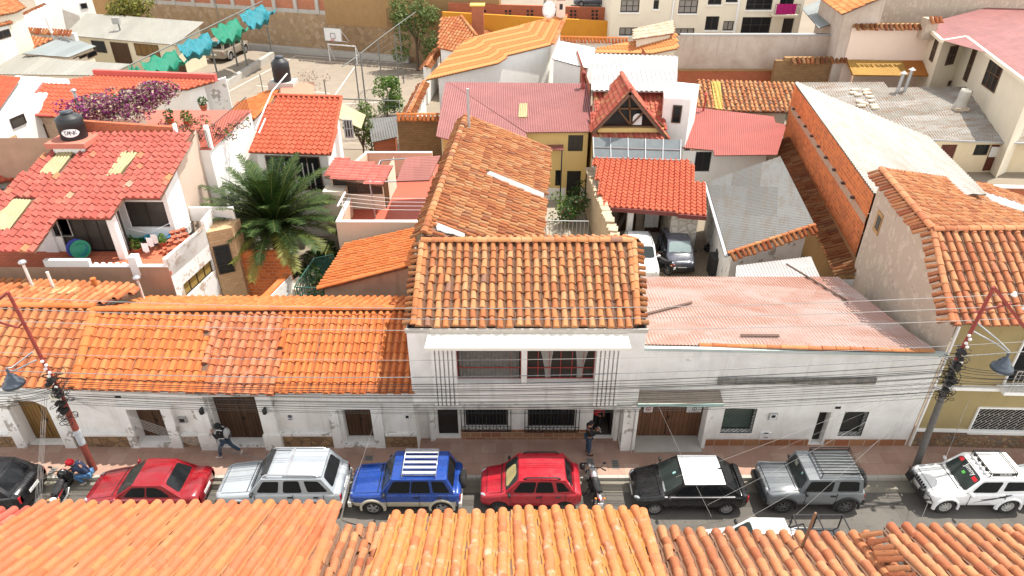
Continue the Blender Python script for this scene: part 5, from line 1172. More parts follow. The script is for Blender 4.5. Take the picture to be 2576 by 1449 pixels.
m = MB(); wall_mesh(m, WallPlane((gx0, gy+8), (gx0, pr[0].y+.4)), 0, 3.6, 2.8); wall_mesh(m, WallPlane((gx1, pr[3].y+.4), (gx1, gy+8)), 0, 2.8, 3.6); m.build('side_wall', P_WHITEOLD, hR.root)
ra_ = Vector((pr[7].x, pr[7].y+.1, pr[7].z)); frGl = line_frame(pr[7]+Vector((.0, .1, .1)), pr[6]+Vector((-.4, .1, .1)), 42); gp = [frGl.hit(q) for q in ((1494, 397), (1711, 404), (1713, 352), (1492, 345))]; m = MB(); m.poly(gp); m.build('glass_roof', glass('grey_glazing', (.13, .145, .15), .2), hR.root)
m = MB()
for k in range(6): m.beam(gp[0].lerp(gp[1], k/5)+frGl.n*.03, gp[3].lerp(gp[2], k/5)+frGl.n*.03, .05, .05)
m.beam((gp[0]+gp[3])/2+frGl.n*.03, (gp[1]+gp[2])/2+frGl.n*.03, .05, .05); m.beam(gp[0]+frGl.n*.03, gp[1]+frGl.n*.03, .1, .08); m.build('glazing_bar', M_GALV, hR.root)
AY = 43.2; frM = line_frame((Yp(1490, 345, AY+.4).x, AY+.4, 5.0), (Yp(1676, 345, AY+.4).x, AY+.4, 5.0), 25); pm = [frM.hit(q) for q in ((1490, 347), (1672, 350), (1674, 229), (1491, 226))]
hR.tiles(frM, pm, T_RED, p=.33, L=.36, h=.07, style='spanish', seed=92, jit=.5)
m = MB(); wall_mesh(m, WallPlane((pm[0].x+.1, AY+.5), (pm[1].x-.1, AY+.5)), 0, 5.0); wall_mesh(m, WallPlane((pm[0].x+.1, 52), (pm[0].x+.1, AY+.5)), 0, 6.6, 5); wall_mesh(m, WallPlane((pm[1].x, AY+.5), (pm[1].x, 52)), 0, 5, 6.6); m.build('main_wall', P_YEL, hR.root)
ap = Yp(1586, 229, AY); el = Yp(1489, 333, AY); er = Yp(1684, 352, AY); dv = Vector((0, 4.2, 0))
for (e, sg) in ((el, 1), (er, -1)):
 if sg > 0: fr = frame3(e+dv, e, ap+dv)   # left slope
 else: fr = frame3(e, e+dv, ap)
 pts = [e, e+dv, ap+dv, ap]; hR.tiles(fr, pts, T_RED, p=.32, L=.36, h=.07, style='spanish', seed=93+sg, jit=.5, slab=.18)
m = MB(); cap_row(m, ap+Vector((0, -.05, .1)), ap+dv+Vector((0, 0, .1)), .16, .4); m.build('ridge_cap', T_RED, hR.root)
def gp_(s_, z, y=AY+.5): # point inside the gable triangle
 return Vector((el.x+(er.x-el.x)*s_, y, z))
zb_ = el.z+.25; m = MB(); m.poly([gp_(.12, zb_), gp_(.9, zb_), Vector((ap.x, AY+.5, ap.z-.3))]); m.build('gable_glass', G_DARK, hR.root)
m = MB(); tpz = Vector((ap.x, AY+.42, ap.z-.35))
for a, b in ((gp_(.1, zb_, AY+.42), tpz), (gp_(.92, zb_, AY+.42), tpz), (gp_(.5, zb_, AY+.42), tpz), (gp_(.3, zb_+1.2, AY+.42), gp_(.7, zb_+1.2, AY+.42)), (gp_(.5, zb_+.1, AY+.42), gp_(.33, zb_+1.1, AY+.42)), (gp_(.5, zb_+.1, AY+.42), gp_(.67, zb_+1.1, AY+.42)), (gp_(.1, zb_, AY+.42), gp_(.92, zb_, AY+.42))): m.beam(a, b, .13, .1)
m.build('gable_timber', plain('brown_timber', (.14, .07, .03), .7), hR.root)
m = MB(); m.box((gp_(.08, 0).x, AY+.2, zb_-.32), (gp_(.92, 0).x, AY+.6, zb_-.05)); m.build('gable_beam', P_YEL, hR.root)
m = MB(); c = gp_(.58, zb_+.1, AY+.46); rows = [[c+Vector((.3*math.cos(math.pi*k/10)*r, 0, .45+.3*math.sin(math.pi*k/10)*r)) for k in range(11)] for r in (.02, 1)]; m.grid(rows); m.poly([c+Vector((-.3, 0, 0)), c+Vector((.3, 0, 0)), c+Vector((.3, 0, .45)), c+Vector((-.3, 0, .45))]); m.build('arched_pane', M_WHFR, hR.root)
frWc = eave_frame((1490, 226), (1702, 229), pm[2].z+.25, 8); m = MB(); wq2 = [frWc.hit(q) for q in ((1487, 227), (1702, 230), (1706, 141), (1491, 134))]; corr_mesh(m, frWc, [frWc.uv(q) for q in wq2], pitch=.33, amp=.05); m.build('rear_sheet_roof', C_WHITE, hR.root)
m = MB(); wall_mesh(m, WallPlane((wq2[0].x+.1, 60), (wq2[0].x+.1, AY+5)), 0, 6.8); wall_mesh(m, WallPlane((wq2[1].x-.1, AY+5), (wq2[1].x-.1, 60)), 0, 6.8); m.build('rear_wall', B_RED, hR.root)
TWZ = 6.95; tq = [Zp(q[0], q[1], TWZ) for q in ((1671, 246), (1739, 250), (1760, 212), (1668, 203))]; m = MB(); tw = []
for i in range(4): wp = WallPlane(tq[i], tq[(i+1) % 4]); wall_mesh(m, wp, 0, TWZ); tw.append(wp)
m.poly(tq); m.build('stair_tower', P_WHITE, hR.root); pwin(hR.root, tw[0], (1688, 308), (1717, 265), M_BRFR, G_DARK, 1, 1)
# ================================================================ red sheet roof, grey sheet roof
hU, frU, pu, wu = shed('red_sheet_house', 'white house with bright red corrugated roof beside the stair tower', (1717, 370), (1955, 388), 3.7, 9, ((1716, 371), (1795, 378), (1797, 391), (1955, 389), (1979, 314), (1950, 308), (1947, 293), (1750, 270)), C_RED, None, kind='sheet', pitch=.14, amp=.015)
m = MB(); uy = pu[1].y+.4; wu1 = WallPlane((pu[0].x+.1, uy), (pu[3].x-.2, uy)); hh = wu1.rect((1744, 432), (1792, 382)); wall_mesh(m, wu1, 0, 3.5, None, [hh], .15); wall_mesh(m, WallPlane((pu[0].x+.1, uy+6), (pu[0].x+.1, uy)), 0, 3.6); wall_mesh(m, WallPlane((pu[3].x-.2, uy), (pu[4].x-.2, uy+6)), 0, 3.6); m.build('wall', P_WHITE, hU.root); window(hU.root, wu1, hh, M_ALU, G_DARK, 2, 1, .12)
frV = eave_frame((1778, 457), (1832, 640), 3.3, 10); hV = House('grey_sheet_shed', 'long shed with grey rusty corrugated roof beside the courtyard', 'shed', (frV.A.x, frV.A.y, 0))
pv = [frV.hit(q) for q in ((1777, 457), (1832, 642), (2052, 570), (1963, 393))]; hV.sheet(frV, pv, C_GREYZ, pitch=.19, amp=.03)
wv = hV.under(frV, pv, .3, 0); hV.done([P_WHITEOLD])
m = MB(); dn = (pv[1]-pv[2]).normalized(); side_ = Vector((dn.y, -dn.x, 0)); side_ = side_ if side_.y < 0 else -side_
short_row(m, pv[1]+Vector((0, 0, .06)), pv[2]+Vector((0, 0, .06)), side_+Vector((0, 0, -.3)), .42, .3, .11, .12, jit=2); cap_row(m, pv[1]+Vector((0, .1, .1)), pv[2]+Vector((0, .1, .1)), .1, .4, jit=2); m.build('verge_tile', T_MID, hV.root)
m = MB(); m.beam(pv[0]+Vector((-.1, 0, -.08)), pv[1]+Vector((-.1, 0, -.08)), .15, .12); m.build('gutter', M_GALV, hV.root)
hW, frW2, pw, ww = shed('small_sheet_roof', 'small white corrugated lean-to roof behind the faded red roof', (1850, 690), (2060, 694), 2.9, 6, ((1850, 700), (2065, 700), (2040, 645), (1852, 668)), C_WHITE, None, kind='sheet', cat='lean-to', pitch=.16)
m = MB(); wall_box(m, (pw[0].x, pw[0].y+.1), (pw[1].x, pw[1].y+.1), 0, 2.75, .1); m.build('wall', P_CONC, hW.root)
# ================================================================ long orange brick wall and the zinc roofs
bwF = Zp(1999, 213, 6.5); bwN = Zp(2200, 484, 6.5); hX = House('brick_warehouse', 'long warehouse with bare orange brick side wall and rusty cream sheet roof', 'warehouse', (bwN.x, bwN.y, 0))
wpx = WallPlane(xy(bwF), xy(bwN)); m = MB(); wall_mesh(m, wpx, 0, 6.5); m.build('brick_wall', B_ORANGE, hX.root)
m = MB(); L = wpx.L;
for i in range(9):
 u = L*(.08+i*.1); m.box((-.1, -.14, -.05), (.1, .02, .05), M=Matrix.Translation(wpx.at(u, 5.2-.0*i, .05)) @ Matrix.Rotation(math.atan2(wpx.u.y, wpx.u.x), 4, 'Z'))
m.build('beam_stub', plain('dark_stub', (.06, .045, .04), .8), hX.root)
m = MB(); q = [wpx.at(.5, 4.75, .03), wpx.at(L, 4.75, .03), wpx.at(L, 5.15, .03), wpx.at(.5, 5.15, .03)]; m.poly(q); m.poly([q[3], q[2], q[2]-wpx.n*.03, q[3]-wpx.n*.03]); m.build('concrete_band', plaster('band_concrete', (.46, .34, .25), (.55, .17, .06), .8, sc_=1.6), hX.root)
kk = wpx.n*-1; frX = Frame(bwN+Vector((0, 0, .05)), (bwF-bwN), -Vector((wpx.n.x, wpx.n.y, 0))+Vector((0, 0, -.02)))
frX = frame3(bwN+Vector((0, 0, .05)), bwF+Vector((0, 0, .05)), bwN+kk*5+Vector((0, 0, -.35)))
frX = Frame(bwF+Vector((0, 0, .05)), (bwN-bwF), kk+Vector((0, 0, -.07)))
pxx = [frX.hit(q) for q in ((1999, 207), (2007, 206), (2090, 243), (2200, 288), (2337, 343), (2464, 468), (2482, 488), (2300, 492), (2199, 486))]
m = MB(); corr_mesh(m, frX, [frX.uv(q) for q in pxx], pitch=.3, amp=.03); m.build('roof', [C_ZINC2, M_UNDER], hX.root)
m = MB(); ee = [q+Vector((0, 0, -.1)) for q in pxx[1:6]]
for a, b in zip(ee[:-1], ee[1:]): wall_mesh(m, WallPlane(xy(b), xy(a)), 0, b.z-.12, a.z-.12)
wall_mesh(m, WallPlane(xy(ee[0]), xy(bwF)), 0, 6.4); m.build('far_wall', P_CONC, hX.root)
hY, frY, py_, wy = shed('zinc_roof_house', 'long low house with patched rusty zinc roof and cream wall with brown doors', (2337, 352), (2576, 358), 2.5, 9, ((2200, 345), (2640, 360), (2640, 214), (2480, 212), (2470, 218), (2228, 220), (2222, 206), (2002, 207)), C_ZINC, None, kind='sheet', pitch=.21, amp=.035)
yy = py_[1].y+.5; wyp = WallPlane((Yp(2337, 360, yy).x-3, yy), (py_[1].x, yy)); m = MB()
yh = [wyp.rect((2358, 400), (2412, 358)), wyp.rect((2446, 391), (2496, 357)), wyp.rect((2487, 430), (2549, 358))]; yh = [(a, b, max(.3, c), 2.2) for a, b, c, d in yh]; yh[2] = (yh[1][1]+.05, yh[2][1], 0.1, 2.2); yh[0] = (yh[0][0], yh[0][1], .1, 2.2)
wall_mesh(m, wyp, 0, 2.45, None, yh, .12); m.build('wall', plaster('sand_plaster', (.66, .55, .37), (.4, .32, .2), .3), hY.root)
door(hY.root, wyp, yh[0], wood('maroon_wood', (.10, .03, .02), (.16, .05, .03)), .1, 1); window(hY.root, wyp, yh[1], M_ALU, G_DARK, 3, 1, .1); d_ = door(hY.root, wyp, yh[2], wood('maroon_wood', (.1, .03, .02), (.16, .05, .03)), .1, 2)
m = MB(); a, b, c, dd_ = yh[2]
for s_ in (0, 1): x0 = a+.12+(b-a)/2*s_; m.poly([wyp.at(x0, 1.2, -.06), wyp.at(x0+(b-a)/2-.2, 1.2, -.06), wyp.at(x0+(b-a)/2-.2, 2.0, -.06), wyp.at(x0, 2.0, -.06)])
m.build('pane', plain('white_pane', (.7, .7, .68), .4), d_, False)
m = MB(); m.beam(py_[0]+Vector((0, -.1, -.05)), py_[1]+Vector((0, -.1, -.05)), .14, .12); m.build('gutter', M_GALV, hY.root)
for px, pyb, pyt, r, lab, mm in ((2262, 232, 185, .14, 'left of two grey steel flues on the zinc roof', M_GALV), (2281, 229, 176, .14, 'right of two grey steel flues on the zinc roof', M_GALV)):
 p = frY.hit((px-6, pyb)); q = PLp(px, pyt, p, Vector((0, 1, 0))); th = thing('flue_pipe', lab, 'flue pipe', tuple(p), 0, 'steel flues on the zinc roof'); m = MB(); m.tube([(0, 0, -.2), (.12, 0, q.z-p.z)], r, 10); m.build('pipe', mm, th, False); m = MB(); m.lathe([(.3, 0), (.02, .2)], 12, Matrix.Translation((.12, 0, q.z-p.z+.02))); m.build('cowl', C_WHITE, th, False)
for px, py, lab in ((2412, 272, 'stubby mud chimney in the middle of the zinc roof'), (2568, 262, 'mud chimney at the right edge of the zinc roof')):
 p = frY.hit((px, py)); th = thing('mud_chimney', lab, 'chimney', tuple(p), 0, 'mud chimneys on the zinc roof'); m = MB(); m.lathe([(.75, -.2), (.5, .1), (.42, .6), (.45, 1.2), (.40, 1.5), (.3, 1.5), (.3, .9)], 12, Matrix.Rotation(.12, 4, 'Y'), caps=False); m.build('stack', P_CONC, th, False); m = MB(); m.box((-.62, -.72, -.05), (.45, -.3, .2)); m.build('rubble_base', P_ADOBE, th, False)
rn = random.Random(5)
for k, (px, py) in enumerate(((2150, 228), (2146, 236), (2158, 241), (2178, 230), (2180, 237), (2161, 257), (2172, 262), (2166, 268), (2192, 256), (2198, 268), (2201, 274), (2187, 246))):
 p = frY.hit((px, py)); m = MB(); m.box((-.3, -.16, 0), (.3, .16, .14)); o = m.build('loose_brick', plain('pale_brick', (.70, .60, .46), .9)); o.location = p+Vector((0, 0, .02)); o.rotation_euler = (0, 0, rn.uniform(-.6, .6)); tag(o, 'pale loose brick weighing down the patched zinc roof', 'brick', 'loose bricks on the zinc roof')
A = Zp(2462, 472, 1.2); B = Zp(2640, 476, 1.2); t, wp = wbox('brick_yard_wall', 'red brick yard wall with white coping below the zinc roofed house', 'wall', xy(A), xy(B), 0, 1.2, B_RED, .3); m = MB(); wall_box(m, (A.x, A.y-.05), (B.x, B.y-.05), 1.2, 1.3, .4); m.build('coping', P_WHITE, t)
tcF = Zp(1963, 352, 3.0); tcN = Zp(2128, 690, 3.0); t, wp = wbox('tile_capped_wall', 'long wall capped with two rows of dark old tiles at the foot of the orange brick wall', 'wall', xy(tcF), xy(tcN), 0, 2.85, P_MUD, .3)
m = MB(); d = (tcN-tcF).normalized(); s1 = Vector((d.y, -d.x, 0)); s1 = s1 if s1.x < 0 else -s1
for k in range(2):
 off = -s1*(.55-.5*k)+Vector((0, 0, .25-.22*k)); short_row(m, tcF+off, tcN+off, s1+Vector((0, 0, -.25)), .55, .27, .1, .1, seed=7+k, jit=2.4)
m.build('tile_cap', T_BRN, t); m = MB(); wall_box(m, xy(tcF-s1*.1), xy(tcN-s1*.1), 2.6, 2.95, .9); m.build('cap_bed', P_MUD, t)
# ================================================================ orange annexe, white annexe, tile roof R
hZ, frZ, pz, wz = shed('white_annexe', 'white flat roofed annexe between the far orange roof and the white sheet roof', (1388, 147), (1481, 172), 6.3, 3, ((1388, 147), (1481, 172), (1499, 121), (1409, 103)), plain('white_membrane', (.80, .79, .77), .7), P_WHITE, .15, 'sheet', pitch=2, amp=0.)
frS2 = eave_frame((1499, 132), (1705, 121), 6.2, 17); shed('orange_annexe', 'small orange tile roof with painted course highlights behind the white corrugated roof', 0, 0, 0, 0, ((1499, 133), (1640, 134), (1706, 121), (1702, 84), (1500, 122)), T_HILITE, P_CREAM, .3, fr=frS2, p=.3, L=.62, h=.06, style='wave', seed=84, jit=.2, tint=lambda i, j, rn: (.2 if j % 2 else .85)+rn.uniform(-.12, .12))  # every other course tinted lighter, highlights put into the colour
frS3 = eave_frame((1594, 97), (1695, 82), 7.2, 18); shed('pale_roof_house', 'small pale cream tile roof below the cream apartment block', 0, 0, 0, 0, ((1594, 98), (1696, 83), (1694, 52), (1594, 74)), T_PALE, P_CREAM, .3, fr=frS3, p=.3, L=.5, h=.06, style='wave', seed=85)
A = Zp(1408, 100, 5.0); B = Zp(1580, 104, 5.0); t, wp = wbox('tile_coped_wall', 'white wall with orange tile coping in front of the ochre boundary wall', 'wall', xy(A), xy(B), 0, 4.95, P_WHITE, .3); m = MB(); short_row(m, A+Vector((0, 0, .15)), B+Vector((0, 0, .15)), (0, -1, -.3), .6, .34, .13, .12); cap_row(m, A+Vector((0, .2, .25)), B+Vector((0, .2, .25)), .16, .5); m.build('tile_cap', T_NEW, t)
hV2, frR2, p2, w2 = shed('old_tile_house', 'long low house with aged tile roof and a yellow skylight strip', (1817, 277), (1990, 281), 4.4, 17, ((1752, 268), (1817, 278), (1990, 282), (2000, 210), (1754, 202)), T_OLD, P_CREAM, .3, p=.36, L=.45, h=.1, seed=86, jit=2, skip=[])
skylight(hV2.root, frR2, ((1799, 277), (1817, 278), (1812, 208), (1788, 207)), corr('yellow_skylight', (.80, .62, .06), (.5, .35, .05), .3), .3, lift=.12)
p = frU.hit((1769, 279)); m = MB(); th = thing('flue_pipe', 'thin red flue with small cap on the bright red corrugated roof', 'flue pipe', tuple(p)); m.tube([(0, 0, -.1), (.05, 0, 1.2)], .06, 6); m.lathe([(.16, 1.2), (.02, 1.35)], 10); m.build('pipe', plain('red_metal', (.4, .05, .04), .6), th, False)
A = Yp(1700, 190, 66); B = Yp(2050, 190, 66); t, wp = wbox('rendered_boundary_wall', 'tall stained grey rendered wall below the cream apartment block', 'wall', (A.x, 66), (B.x+3.6, 66), 0, 6.55, P_GREY, .4)
m = MB(); m.box((A.x, 65.9, 6.55), (B.x+1, 66.45, 6.66)); m.build('sheet_coping', M_GALV, t); m = MB(); wall_box(m, (A.x, 65.7), (B.x-1.2, 65.7), 0, 3.4, .3); m.build('lower_brick_course', B_RED, t); m = MB(); wall_box(m, (A.x, 65.6), (B.x-1.2, 65.6), 3.4, 3.52, .5); m.build('ledge', P_MUD, t)
A = Yp(1945, 190, 63.5); B = Yp(2120, 190, 63.5); t, wp = wbox('mud_brick_wall', 'brown mud brick wall with tile cap under the grey rendered wall', 'wall', (A.x, 63.5), (B.x, 63.5), 0, 4.85, B_ADOBE, .5)
m = MB(); c0 = Vector((A.x+1.2, 63.4, 5.1)); c1 = Vector((B.x, 63.4, 5.2)); short_row(m, c0, c1, (0, -1, -.4), .7, .42, .16, .15, jit=2); m.build('tile_cap', T_BRN, t); m = MB(); m.box((A.x+.8, 63.5, 4.85), (B.x, 64.0, 5.12)); m.build('cap_bed', P_MUD, t)
hAp = House('apartment_block', 'cream apartment block with dark framed windows at the top of the picture', 'building', (25, 75, 0)); AYY = 75.
ax0 = Yp(1535, 60, AYY).x; ax1 = Yp(2012, 60, AYY).x; wa = WallPlane((ax0, AYY), (ax1, AYY)); wins = [((1560, 31), (1610, 0)), ((1643, 23), (1659, 0)), ((1705, 34), (1758, 0)), ((1557, 90), (1605, 69)), ((1696, 90), (1748, 71)), ((1772, 76), (1811, 41)), ((1817, 77), (1848, 53)), ((1780, 12), (1817, -4)), ((1875, 25), (1946, -2)), ((1862, 84), (1943, 43)), ((1964, 87), (2000, 46)), ((1957, 30), (2000, -6)), ((1825, 6), (1858, -8))]
hs = [wa.rect(*q) for q in wins]; hs = [(a, b, c, d) for a, b, c, d in hs]; wall_mesh(hAp.mb, wa, 0, 14, None, hs, .3); wall_mesh(hAp.mb, WallPlane((ax1, AYY), (ax1, AYY+10)), 0, 14); wall_mesh(hAp.mb, WallPlane((ax0, AYY+10), (ax0, AYY)), 0, 14); hAp.mb.poly([(ax0, AYY, 14), (ax1, AYY, 14), (ax1, AYY+10, 14), (ax0, AYY+10, 14)]); hAp.done([P_CREAM])
G_CUR = glass('curtained_glass', (.20, .18, .16), .3)
for i, h in enumerate(hs):
 if i == 10: door(hAp.root, wa, h, W_BLACK, .25, 1)
 else: window(hAp.root, wa, h, M_ALU, G_CUR if i in (0, 2, 3, 4, 6) else G_DARK, 3 if h[1]-h[0] > 1.8 else 2, 2 if i in (0, 2, 8, 9) else 1, .2, .1)
m = MB()
for a, b, c, d in hs: m.beam(wa.at(a-.1, c-.06, .05), wa.at(b+.1, c-.06, .05), .2, .12)
m.build('sill', P_WHITE, hAp.root)
m = MB(); x = Yp(1690, 40, AYY).x; m.tube([(x, AYY-.12, 4), (x, AYY-.12, 14)], .09, 6); x = Yp(1853, 40, AYY).x; m.box((x-.08, AYY-.1, 0), (x+.1, AYY-.003, 14)); m.build('drain_pipe', M_WHFR, hAp.root)
bx0, bx1 = Yp(1950, 20, AYY-1.3).x, Yp(2012, 20, AYY-1.3).x; bz = Yp(1960, 37, AYY-1.3).z; m = MB(); m.box((bx0, AYY-1.4, bz-.15), (bx1, AYY-.003, bz)); m.build('balcony_slab', P_CREAM, hAp.root); m = MB(); railing(m, (bx0, AYY-1.35, bz), (bx1, AYY-1.35, bz), 1., 18, .02); m.build('balcony_railing', M_IRON, hAp.root)
m = MB(); rows = [[Vector((bx0+.1+(bx1-bx0-.5)*k/20, AYY-1.42-.03*math.sin(k*1.3), bz+1.05-z)) for k in range(21)] for z in (0, .4, 1.0)]; m.grid(rows); o = m.build('magenta_blanket', plain('magenta_cloth', (.36, .01, .12), .9)); tag(o, 'magenta blanket hung over the balcony rail of the apartment block', 'blanket')
frQ = eave_frame((2016, 20), (2060, 70), 7.2, 8); shed('grey_canopy_house', 'grey sheet canopy roof under an orange tile roof beside the apartment block', 0, 0, 0, 0, ((2016, 20), (2060, 71), (2142, 42), (2075, -6)), C_BLUEG, None, fr=frQ, kind='sheet', pitch=.3); H = House('orange_corner_roof', 'house with clean orange tile roof at the top edge right of the apartment block', 'house', (46, 80, 0)); frQ2 = eave_frame((2060, -8), (2118, 34), 9., 22); shed('', '', 0, 0, 0, 0, ((2055, -12), (2118, 35), (2150, 22), (2250, -20), (2150, -60)), T_HILITE, P_GREY, .4, fr=frQ2, H=H, p=.3, L=.5, style='wave', h=.06, seed=87)
# ================================================================ cream house with dusty red roof, orange awning, walls
frT = eave_frame((2371, 100), (2431, 91), 7.6, 3); hTt, frT, pt_, wt = shed('dusty_red_house', 'cream house with wide dusty red roof and tall dark windows at the upper right', 0, 0, 0, 0, ((2326, 60), (2371, 101), (2431, 91), (2600, 218), (2640, 200), (2640, -30), (2490, 17)), C_PINK, P_CREAM, .35, fr=frT, kind='sheet', pitch=.3, amp=.02)
m = MB()
for a, b in zip(pt_[:3], pt_[1:4]): m.beam(a+Vector((0, 0, -.1)), b+Vector((0, 0, -.1)), .25, .25)
m.build('fascia', P_CREAM, hTt.root)
for bl, tr in (((2338, 150), (2364, 100)), ((2375, 165), (2412, 113)), ((2423, 200), (2460, 128)), ((2470, 212), (2530, 158))): pwin(hTt.root, wt, bl, tr, M_BRFR, G_DARK, 3, 2, fw=.1)
pwin(hTt.root, wt, (2382, 216), (2393, 202), M_BRFR, W_DARK, 1, 1)
A = Yp(2127, 140, 63.2); B = Yp(2330, 140, 63.2); t, wp = wbox('blush_wall', 'pale blush rendered wall with old tile coping left of the dusty red house', 'wall', (A.x, 63.2), (B.x, 63.2), 0, 7.75, P_PINKW, .4)
m = MB(); short_row(m, Vector((A.x, 63.1, 8.05)), Vector((B.x, 63.1, 8.05)), (0, -1, -.4), .65, .42, .16, .15, jit=2); m.build('tile_cap', T_BRN, t); m = MB(); m.box((A.x, 63.2, 7.75), (B.x, 63.7, 8.05)); m.build('cap_bed', P_MUD, t)
frAw = eave_frame((2145, 190), (2343, 190), 4.3, 14); t = thing('orange_awning', 'amber and orange corrugated lean-to awning against the blush wall', 'awning', tuple(frAw.hit((2240, 165))*Vector((1, 1, 1)) if False else frAw.hit((2240, 165))))
m = MB(); aw = [frAw.hit(q) for q in ((2145, 190), (2343, 190), (2318, 142), (2124, 141))]; corr_mesh(m, frAw, [frAw.uv(q) for q in aw], pitch=.2); m.build('sheet', C_ORAN, t); f2 = Frame(frAw.A+frAw.n*.08, frAw.u, frAw.v); m = MB(); corr_mesh(m, f2, [f2.uv(f2.hit(q)) for q in ((2146, 188), (2284, 190), (2270, 153), (2130, 149))], pitch=.2); m.build('translucent_sheet', C_AMB, t)
m = MB()
for q in aw[:2]: m.tube([q, (q.x, q.y, 0)], .08, 6)
m.build('post', P_BROWN, t)
A = Yp(2120, 40, 72); B = Yp(2640, 40, 72); t, wp = wbox('rough_stone_wall', 'tall rough grey brown wall along the top right of the picture', 'wall', (A.x, 72), (B.x, 72), 0, 11.5, P_ADOBE, .5)
m = MB(); p = Yp(2338, 60, 62.5); m.box((p.x-.5, 62, 7), (p.x+.5, 63, 8.7)); t = thing('brick_pier', 'small adobe pier with tile cap where the blush wall meets the red roof', 'pier', (p.x, 62.5, 7)); m.build('pier_body', P_ADOBE, t); m = MB(); short_row(m, Vector((p.x-.55, 62, 8.85)), Vector((p.x+.6, 62, 8.85)), (0, -1, -.4), .7, .4, .16, .15); m.build('tile_cap', T_MID, t)
A = Yp(1130, 60, 80); B = Yp(1536, 60, 80); t, wp = wbox('brick_boundary_wall', 'long red brick wall with vent slots at the top centre', 'wall', (A.x, 80), (B.x, 80), 0, Yp(1300, 8, 80).z, B_RED, .4, Yp(1530, 20, 80).z); m = MB()
for px in (1215, 1278, 1333, 1395, 1442, 1496):
 for k in range(3):
  c = wp.uz((px, 28+k*9));
  for d in (-.22, .22): m.box((-.13, -.02, -.12), (.13, .02, .12), M=Matrix.Translation(wp.at(c[0]+d, c[1], .012)))
m.build('vent_slot', M_BLK, t)
A = Yp(1114, 60, 77); B = Yp(1532, 60, 77); wbox('ochre_boundary_wall', 'mustard painted wall in front of the red brick boundary wall', 'wall', (A.x, 77), (B.x, 77), 0, Yp(1200, 30, 77).z, P_MUST, .4, Yp(1500, 54, 77).z)
# ================================================================ court, yard and its walls
M_COURT = paving('court_concrete', (.27, .225, .175), (.25, .21, .165), (.18, .15, .115), 6, 5, (.40, .33, .25), .35, spots=.1, ms=.03)
sheet_obj('court', [xy(Zp(q[0], q[1], 0)) for q in ((480, 360), (1010, 380), (1080, 170), (686, 128), (560, 215))], M_COURT, .012)
mb = MB(); yq = [Zp(q[0], q[1], .5) for q in ((380, 200), (560, 212), (690, 134), (520, 110))]; mb.poly(yq);
for a, b in zip(yq, yq[1:]+yq[:1]): mb.poly([(a.x, a.y, -.02), (b.x, b.y, -.02), b, a])
tag(mb.build('yard', M_COURT), kind='structure')
mb = MB(); yk0, yk1 = Zp(565, 214, .55), Zp(690, 135, .55); wall_box(mb, xy(yk0), xy(yk1), 0, .75, .5); t = thing('yard_kerb', 'rough concrete kerb wall between the yard and the basketball court', 'kerb wall', tuple(yk0)); mb.build('kerb_face', P_CONC, t)
m = MB()
for a, b in (((560, 238), (745, 140)), ((745, 140), (1010, 160)), ((800, 300), (905, 150)), ((862, 262), (1010, 255)), ((645, 215), (830, 235))):
 m.beam(Zp(*a, .02), Zp(*b, .02), .1, .01)
tag(m.build('court_markings', plain('faded_white_line', (.72, .68, .6), .8)), kind='structure')
W1 = Zp(686, 127, 0); W2 = Zp(1030, 155, 0); W0 = W1+(W1-W2)*1.75; Wm = W1+(W2-W1)*.44
t, wp = wbox('stone_retaining_wall', 'long stone block wall with brick upper half behind the court', 'wall', xy(W0), xy(Wm), 0, 4.7, S_WALL, .6)
m = MB(); o_ = Vector((0, .12, 0)); wall_box(m, xy(W0+o_), xy(Wm+o_), 4.7, 9.4, .4); m.build('brick_upper', B_FAR, t)
m = MB(); d = (Wm-W0).normalized(); L = (Wm-W0).length
for k in range(14): p = W0+d*(L*(.04+k*.072)); m.box((-.22, -.1, 4.7), (.22, .3, 9.4), M=Matrix.Translation((p.x, p.y, 0)) @ Matrix.Rotation(math.atan2(d.y, d.x), 4, 'Z'))
wall_box(m, xy(W0), xy(Wm), 4.7, 5.15, .55); m.build('concrete_frame', P_CONC, t); m = MB(); wall_box(m, xy(W0-Vector((0, .8, 0))), xy(W2-Vector((0, .8, 0))), 0, .7, .8); m.build('wall_footing', P_CONC, t)
W3 = W2+(W2-W1)*.6; t, wp = wbox('mud_wall', 'tall cracked mud wall with orange tile cap behind the basketball goal', 'wall', xy(Wm), xy(W3), 0, 8.6, P_MUD, .7); m = MB(); wall_box(m, xy(Wm-Vector((0, .1, 0))), xy(W3-Vector((0, .1, 0))), 0, 3.6, .1); m.build('stone_base', stone('small_yard_stone', [(.34, .22, .12), (.42, .29, .17), (.28, .18, .1)], (.26, .18, .11), 1.5, .05), t)
m = MB(); q0, q1 = Wm+Vector((0, 0, 9.2)), W3+Vector((0, 0, 9.2)); short_row(m, q0, q1, (.06, -1, -.35), 1., .45, .17, .15); cap_row(m, q0+Vector((0, .3, .1)), q1+Vector((0, .3, .1)), .2, .6); m.build('tile_cap', T_NEW, t); m = MB(); h = wp.rect((985, 55), (1000, 34)); m.box((-.9, -.02, -1), (.9, .03, 1), M=Matrix.Translation(wp.at((h[0]+h[1])/2, (h[2]+h[3])/2, 0))); m.build('bricked_niche', B_ADOBE, t)
g0 = Zp(831, 154, 0); g1 = Zp(899, 160, 0); t = thing('basketball_goal', 'white metal goal frame carrying a white basketball backboard', 'basketball hoop', tuple(g0)); zt = Yp(826, 111, g0.y).z; d = (g1-g0).normalized(); nb = Vector((d.y, -d.x, 0)); zv = Vector((0, 0, 1))
m = MB(); m.tube([g0, g0+zv*zt, g1+zv*zt, g1], .09, 6);
for g in (g0, g1): m.tube([g+zv*zt, g-nb*.9+d*.1], .06, 6)
m.build('goal_frame', M_WHFR, t)
